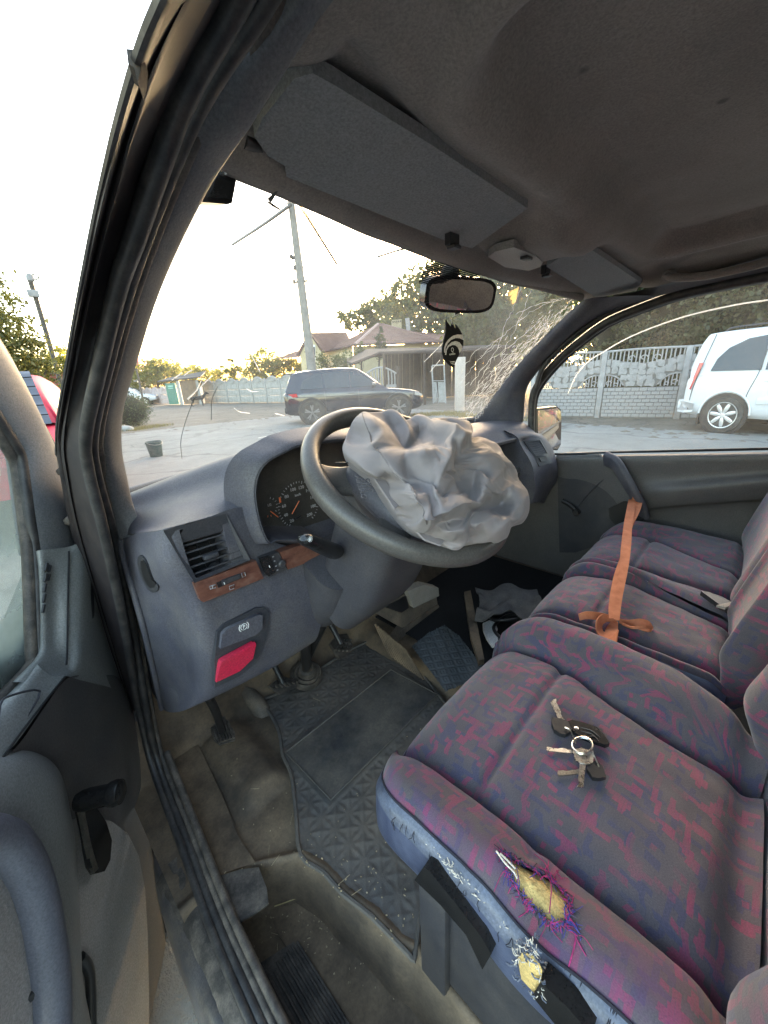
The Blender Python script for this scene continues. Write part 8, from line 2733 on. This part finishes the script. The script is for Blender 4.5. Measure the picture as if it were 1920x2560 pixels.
# brick building left, behind the red car
br = empty('brick_garage', on_ground(120, 960, 16), label='red brick garage with flat roof behind the red hatchback', cat='garage')
BRK = NT('brick_wall'); _b = BRK.n('ShaderNodeTexBrick'); _b.inputs['Scale'].default_value = 4
_b.inputs['Color1'].default_value = (0.26, 0.075, 0.045, 1); _b.inputs['Color2'].default_value = (0.20, 0.06, 0.04, 1); _b.inputs['Mortar'].default_value = (0.18, 0.14, 0.12, 1)
BRK.l(BRK.mapping(BRK.coord(), rot=(R(90), 0, 0)), _b.inputs['Vector']); BRK.bsdf(_b.outputs['Color'], .9)
w0, w1 = P(-60, 1000, d=16), P(158, 985, d=16)
slab('wall', [Vector((w0.x, w0.y, 0)), Vector((w1.x, w1.y, 0)), P(155, 932, d=16), P(-60, 940, d=16)], (.3, .5, 0), BRK.m, br)
slab('roof', [P(-60, 936, d=15.9), P(150, 931, d=15.9), P(146, 934.5, d=15.9), P(-60, 941, d=15.9)], (2, 4, 0), M['rubber_dusty'], br)
# parked far cars
for k, (px, py, lab, mt) in enumerate(((322, 986, 'distant white car parked beyond the clipped bush', WHITE), (346, 982, 'distant grey car parked beyond the clipped bush', ALLOY_D))):
    base = Vector(on_ground(px, py, 40+3*k))
    fc_ = empty('parked_car', (0, 0, 0), label=lab, cat='car', group='cars parked far beyond the bush')
    lower = [(-2.1, .4, .85, .7), (-1.6, .3, .95, .85), (0, .28, .95, .87), (1.3, .28, .9, .85), (2.1, .4, .7, .65)]
    cabin = [(-1.7, .9, 1.0, .7), (-1.2, .93, 1.42, .58), (.1, .93, 1.44, .58), (.9, .92, .98, .7)]
    car(fc_, lower, cabin, .87, mt, CARGLASS, [[(-1.3, 1.0), (-1.1, 1.34), (.1, 1.34), (.6, 1.0)]], [(-1.25, 0), (1.3, 0)], .31, ALLOY, M['black'])
    fc_.location = base; fc_.rotation_euler = (0, 0, R(-30))

# ------------------------------------------------------------------ ornamental fence on the right
of = empty('ornamental_fence', G0(1490, 1043), label='pale concrete fence with brick base and stone pattern on the right', cat='fence')
OA = G0(1492, 1044); OU = (G0(1690, 1047)-OA); OW = OU.length*1.0; OU = OU.normalized(); ON = Vector((OU.y, -OU.x, 0))
if ON.dot(CAM-OA) < 0: ON = -ON
OH = hz(1488, 879, OA)


def OF(u, n, z): return OA+OU*u+ON*n+Vector((0, 0, z))


CL = M['concrete_light']; MORT = m_simple('dark_mortar', (0.17, 0.168, 0.166), .9)
pw = OW
bm = bmesh.new(); bmesh.ops.create_cube(bm, size=1.0)
bmesh.ops.bevel(bm, geom=bm.edges[:], offset=.08, segments=1, profile=.5, affect='EDGES')
brick_me = bpy.data.meshes.new('brick'); bm.to_mesh(brick_me); bm.free(); brick_me.materials.append(CL)
rotz = math.atan2(OU.y, OU.x)
zb_ = OH*.46
of_l = of.location.copy()
for pi in range(-1, 3):
    u0 = pi*pw
    p_ = box('post', OF(u0, .0, OH*.5), (.13, .14, OH), CL, of, rot=Euler((0, 0, rotz)), bevel=.012)
    p2 = box('base_slab', OF(u0+pw/2, -.03, zb_/2), (pw-.14, .05, zb_), MORT, of, rot=Euler((0, 0, rotz)))
    if pi >= -2 and pi <= 1:
        nrow, ncol = 8, 9
        for r in range(nrow):
            bw_ = (pw-.16)/ncol
            for c in range(ncol+(r % 2)):
                u = u0+.08+bw_*(c+.5-(.5 if r % 2 else 0)); w = bw_*.93
                lo = max(u-w/2, u0+.08); hi = min(u+w/2, u0+pw-.08)
                if hi-lo < .03: continue
                o = bpy.data.objects.new('brick', brick_me); COL.objects.link(o); o.parent = of
                o.location = OF((lo+hi)/2, .0, .03+(r+.5)*(zb_-.04)/nrow)-of_l
                o.scale = (hi-lo, .05+.02*rnd.random(), (zb_-.04)/nrow*.88); o.rotation_euler = (0, 0, rotz)
    # stone field with two fan openings below and a baluster strip above
    zs0, zs1 = zb_+.02, OH*.80
    rr = random.Random(40+pi)
    topz = lambda f: zs1+OH*.10*(abs(2*f-1)**1.5)
    nst = 9
    for r in range(4):
        for c in range(nst):
            f0, f1 = (c+.04+rr.uniform(-.2, .2))/nst, (c+.90+rr.uniform(-.2, .2))/nst
            f0, f1 = max(.035, f0), min(.965, f1)
            fm = (f0+f1)/2
            za = zs0+(topz(fm)-zs0)*(r+.03)/4; zz2 = zs0+(topz(fm)-zs0)*(r+.95)/4
            if r < 2 and (fm < .30 or fm > .70):
                d_ = fm if fm < .5 else 1-fm
                if r == 0 or d_ < .22: continue
            pts = []
            for (f, z) in ((f0, za), (fm, za-.01), (f1, za), (f1+.008, (za+zz2)/2), (f1, zz2), (fm, zz2+.012), (f0, zz2), (f0-.008, (za+zz2)/2)):
                pts.append(OF(u0+pw*(f+rr.uniform(-.008, .008)), .025, z+rr.uniform(-.03, .03)))
            slab('stone', pts, -ON*.06, CL, of, bevel=.012, seg=1)
    sb_ = [OF(u0+pw*f, -.012, z) for f, z in ((.30, zs0), (.70, zs0), (.76, zs0+.30*OH*.5), (.97, zs0+.17*OH), (.97, topz(.97)), (.75, topz(.75)), (.5, topz(.5)), (.25, topz(.25)), (.03, topz(.03)), (.03, zs0+.17*OH), (.24, zs0+.30*OH*.5))]
    slab('mortar_panel', sb_, -ON*.025, MORT, of)
    for side in (0, 1):
        for k in range(6):
            f = .045+.042*k
            ztop = zs0+OH*.17-OH*.012*k*k*.35
            ff = f if side == 0 else 1-f
            tube('fan_bar', [OF(u0+pw*ff, 0, zs0), OF(u0+pw*(ff+.006*math.sin(k*2)), 0, (zs0+ztop)/2), OF(u0+pw*ff, 0, ztop)], .017, CL, of, n=5, steps=2)
        for (fc_, zc_, r_) in ((.10, .055, .05), (.19, .035, .035)):
            fcx = fc_ if side == 0 else 1-fc_
            tube('scroll', [OF(u0+pw*fcx+r_*1.3*math.cos(a), .01, zs0+OH*zc_+r_*math.sin(a)) for a in [R(40*q) for q in range(8)]], .014, CL, of, n=5, steps=2)
        tube('fan_arch', [OF(u0+pw*(f if side == 0 else 1-f), 0, z) for f, z in ((.03, zs0+.175*OH), (.12, zs0+.168*OH), (.22, zs0+.12*OH), (.29, zs0+.02*OH))], .022, CL, of, n=6)
    for k in range(19):
        f = .05+.90*k/18
        tube('baluster', [OF(u0+pw*f, 0, topz(f)-.01), OF(u0+pw*(f+.004*math.sin(k*3)), 0, topz(f)+(OH*.98-topz(f))*.5), OF(u0+pw*f, 0, OH*.985)], .018, CL, of, n=5, steps=2)
    for k in range(3):
        fcx = .35+.15*k
        tube('scroll', [OF(u0+pw*fcx+.07*math.cos(a), .01, OH*.88+.05*math.sin(a)) for a in [R(40*q) for q in range(8)]], .014, CL, of, n=5, steps=2)
    tube('top_rail', [OF(u0+pw*f, 0, OH*.985+.02*math.sin(f*math.pi)) for f in (.03, .25, .5, .75, .97)], .03, CL, of, n=6)

# ------------------------------------------------------------------ evergreen hedge behind it, trees
def hedge_pt(u, n, z):
    p = OF(u, n, z)
    return (p.x, p.y, p.z)


hg = empty('tall_hedge', hedge_pt(0, -1.6, 0), label='tall dark evergreen hedge growing behind the ornamental fence', cat='hedge')
hbl = []
g = random.Random(8)
for k in range(16):
    u = -0.6+k*.62
    for z in (1.4, 2.6, 3.9, 5.2):
        hbl.append((hedge_pt(u+g.uniform(-.2, .2), -1.7+g.uniform(-.25, .35), z+g.uniform(-.2, .2)), (.75, .75, .85)))
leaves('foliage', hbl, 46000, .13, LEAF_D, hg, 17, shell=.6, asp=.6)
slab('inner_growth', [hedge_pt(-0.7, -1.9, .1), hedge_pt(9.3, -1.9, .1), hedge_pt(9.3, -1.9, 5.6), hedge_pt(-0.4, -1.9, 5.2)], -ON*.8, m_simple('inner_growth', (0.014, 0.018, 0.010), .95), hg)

# tree line behind house, around the sun
tree('walnut_tree', on_ground(1075, 990, 40), [blob(1045, 770, 40, 3.2, 2.6), blob(1110, 730, 41, 3.4, 2.8), blob(1000, 800, 40, 2.2, 1.6), blob(1160, 800, 40, 3.0, 3.0), blob(1090, 840, 40, 3.6, 2.4)], 9000, .42, LEAF, 'broad green tree rising behind the house roof by the mirror', 21, trunk_r=.3, gap=(SUN_DIR, 1.15))
tree('garden_tree', on_ground(905, 990, 48), [blob(900, 800, 48, 2.6, 1.3), blob(950, 785, 48, 2.8, 1.7), blob(1000, 775, 49, 2.4, 1.8)], 4200, .42, LEAF, 'low tree line showing over the left slope of the house roof', 22, trunk_r=.25)
tree('lime_tree', on_ground(1260, 990, 27), [blob(1210, 790, 27, 2.2, 2.4), blob(1275, 830, 27, 2.2, 1.8), blob(1345, 800, 26, 2.4, 2.4), blob(1230, 705, 28, 2.2, 1.6), blob(1345, 700, 27, 1.9, 1.8), blob(1420, 760, 25, 2.2, 2.4), blob(1200, 860, 27, 2.0, 1.6), blob(1400, 860, 24, 2.0, 1.6)], 24000, .30, LEAF, 'tall tree with the low sun glinting through its crown', 23, trunk_r=.28, limbs=5, gap=(SUN_DIR, 1.15))
tree('fir_tree', on_ground(946, 985, 27), [blob(950, 858, 27, .36, .7), blob(950, 878, 27, .45, .5), blob(950, 832, 27, .2, .5)], 1500, .13, LEAF_D, 'slim conifer in front of the house wall, right of the yard shrub', 24, trunk_r=.08, cat='conifer')
tree('garden_shrub', on_ground(905, 985, 26), [blob(902, 888, 26, .40, .5), blob(903, 872, 26, .25, .4)], 900, .12, LEAF, 'bushy conifer left of the slim fir by the house wall', 25, trunk_r=.06, cat='shrub')
tree('garden_shrub', on_ground(840, 985, 25), [blob(825, 905, 25, 1.0, .7), blob(860, 905, 25, .9, .7), blob(795, 908, 25, .7, .6)], 1400, .16, LEAF, 'low shrubs between pole and house wall behind the fence', 26, trunk_r=.05, cat='shrub')
tree('garden_tree', on_ground(668, 990, 33), [blob(660, 905, 33, 1.3, 1.0), blob(690, 925, 33, 1.5, 1.0), blob(720, 920, 33, 1.4, .8), blob(650, 930, 33, 1.2, .9), blob(740, 915, 33, .9, .6)], 3600, .24, LEAF_Y, 'round yellow green tree behind the fence left of the utility pole', 27, trunk_r=.14)
tree('poplar_sapling', on_ground(555, 990, 36), [blob(553, 925, 36, .5, .8), blob(566, 938, 36, .8, .5), blob(540, 945, 36, .8, .5)], 800, .2, LEAF_Y, 'feathery yellow green sapling above the grey fence', 28, trunk_r=.06)
tree('poplar_sapling', on_ground(590, 990, 36), [blob(583, 920, 36, .35, 1.0), blob(598, 935, 36, .7, .6)], 800, .2, LEAF_Y, 'narrow tip tree right of the feathery sapling above the fence', 29, trunk_r=.06)
tree('orchard_tree', on_ground(400, 985, 42), [blob(385, 935, 42, 2.2, 1.1), blob(420, 930, 42, 1.8, 1.2), blob(360, 950, 42, 1.6, .8)], 3600, .26, LEAF_Y, 'yellow green tree above the low pinkish fence', 30, trunk_r=.16)
tree('orchard_tree', on_ground(490, 985, 46), [blob(460, 938, 46, 2.4, .9), blob(505, 940, 46, 2.2, .8)], 2600, .26, LEAF_Y, 'yellow tree behind the lean-to roof of the brown gate', 31, trunk_r=.16)
tree('autumn_tree', on_ground(325, 990, 50), [blob(322, 960, 50, 1.4, 1.0), blob(340, 965, 50, 1.0, .9)], 1200, .26, m_leaf('autumn_leaf', (0.16, 0.08, 0.03), (0.26, 0.15, 0.06), .4), 'orange tinted tree below the red roof', 32, trunk_r=.12)
tree('willow_tree', on_ground(10, 985, 11), [blob(-30, 775, 11, .55, .75), blob(-5, 840, 11, .65, .55), blob(22, 885, 11, .65, .42), blob(-60, 860, 11, .9, .9), blob(0, 925, 11, 1.0, .45), blob(85, 925, 11.5, .55, .28)], 8000, .085, LEAF, 'feathery green tree at the left edge above the red hatchback', 33, trunk_r=.12, limbs=10)
tree('far_tree', on_ground(140, 985, 30), [blob(150, 905, 30, .9, .9), blob(120, 920, 30, 1.4, .7), blob(165, 920, 30, 1.2, .6)], 1800, .2, LEAF_Y, 'yellow green tree behind the thin leaning lamp post', 34, trunk_r=.1)
# trees behind the van that the wing mirror shows
for k, (x, y) in enumerate(((-4, -13), (-8, -15), (-6, -21), (6, -22))):
    tree('street_tree', (x, y, 0), [((x, y, 3.4), (2.2, 2.2, 2.0)), ((x+1, y-1, 4.8), (1.6, 1.6, 1.4))], 1800, .34, LEAF, ['tree nearest behind the van reflected in the wing mirror', 'tree behind the van furthest to the left', 'tree further behind the van between the others', 'tree behind the van furthest to the right'][k], 60+k, trunk_r=.2)

# ------------------------------------------------------------------ the sun itself, low behind the tree
sd = CAM+SUN_DIR*900
bm = bmesh.new(); bmesh.ops.create_icosphere(bm, subdivisions=3, radius=17.0)
for v in bm.verts: v.co += sd
t = NT('sun_fire'); e_ = t.n('ShaderNodeEmission'); e_.inputs[0].default_value = (1.0, 0.55, 0.13, 1); e_.inputs[1].default_value = 0.13
t.l(e_.outputs[0], t.out.inputs[0])
o = bm_to('sun_disc', bm, t.m, None, 60); tag(o, kind='structure')
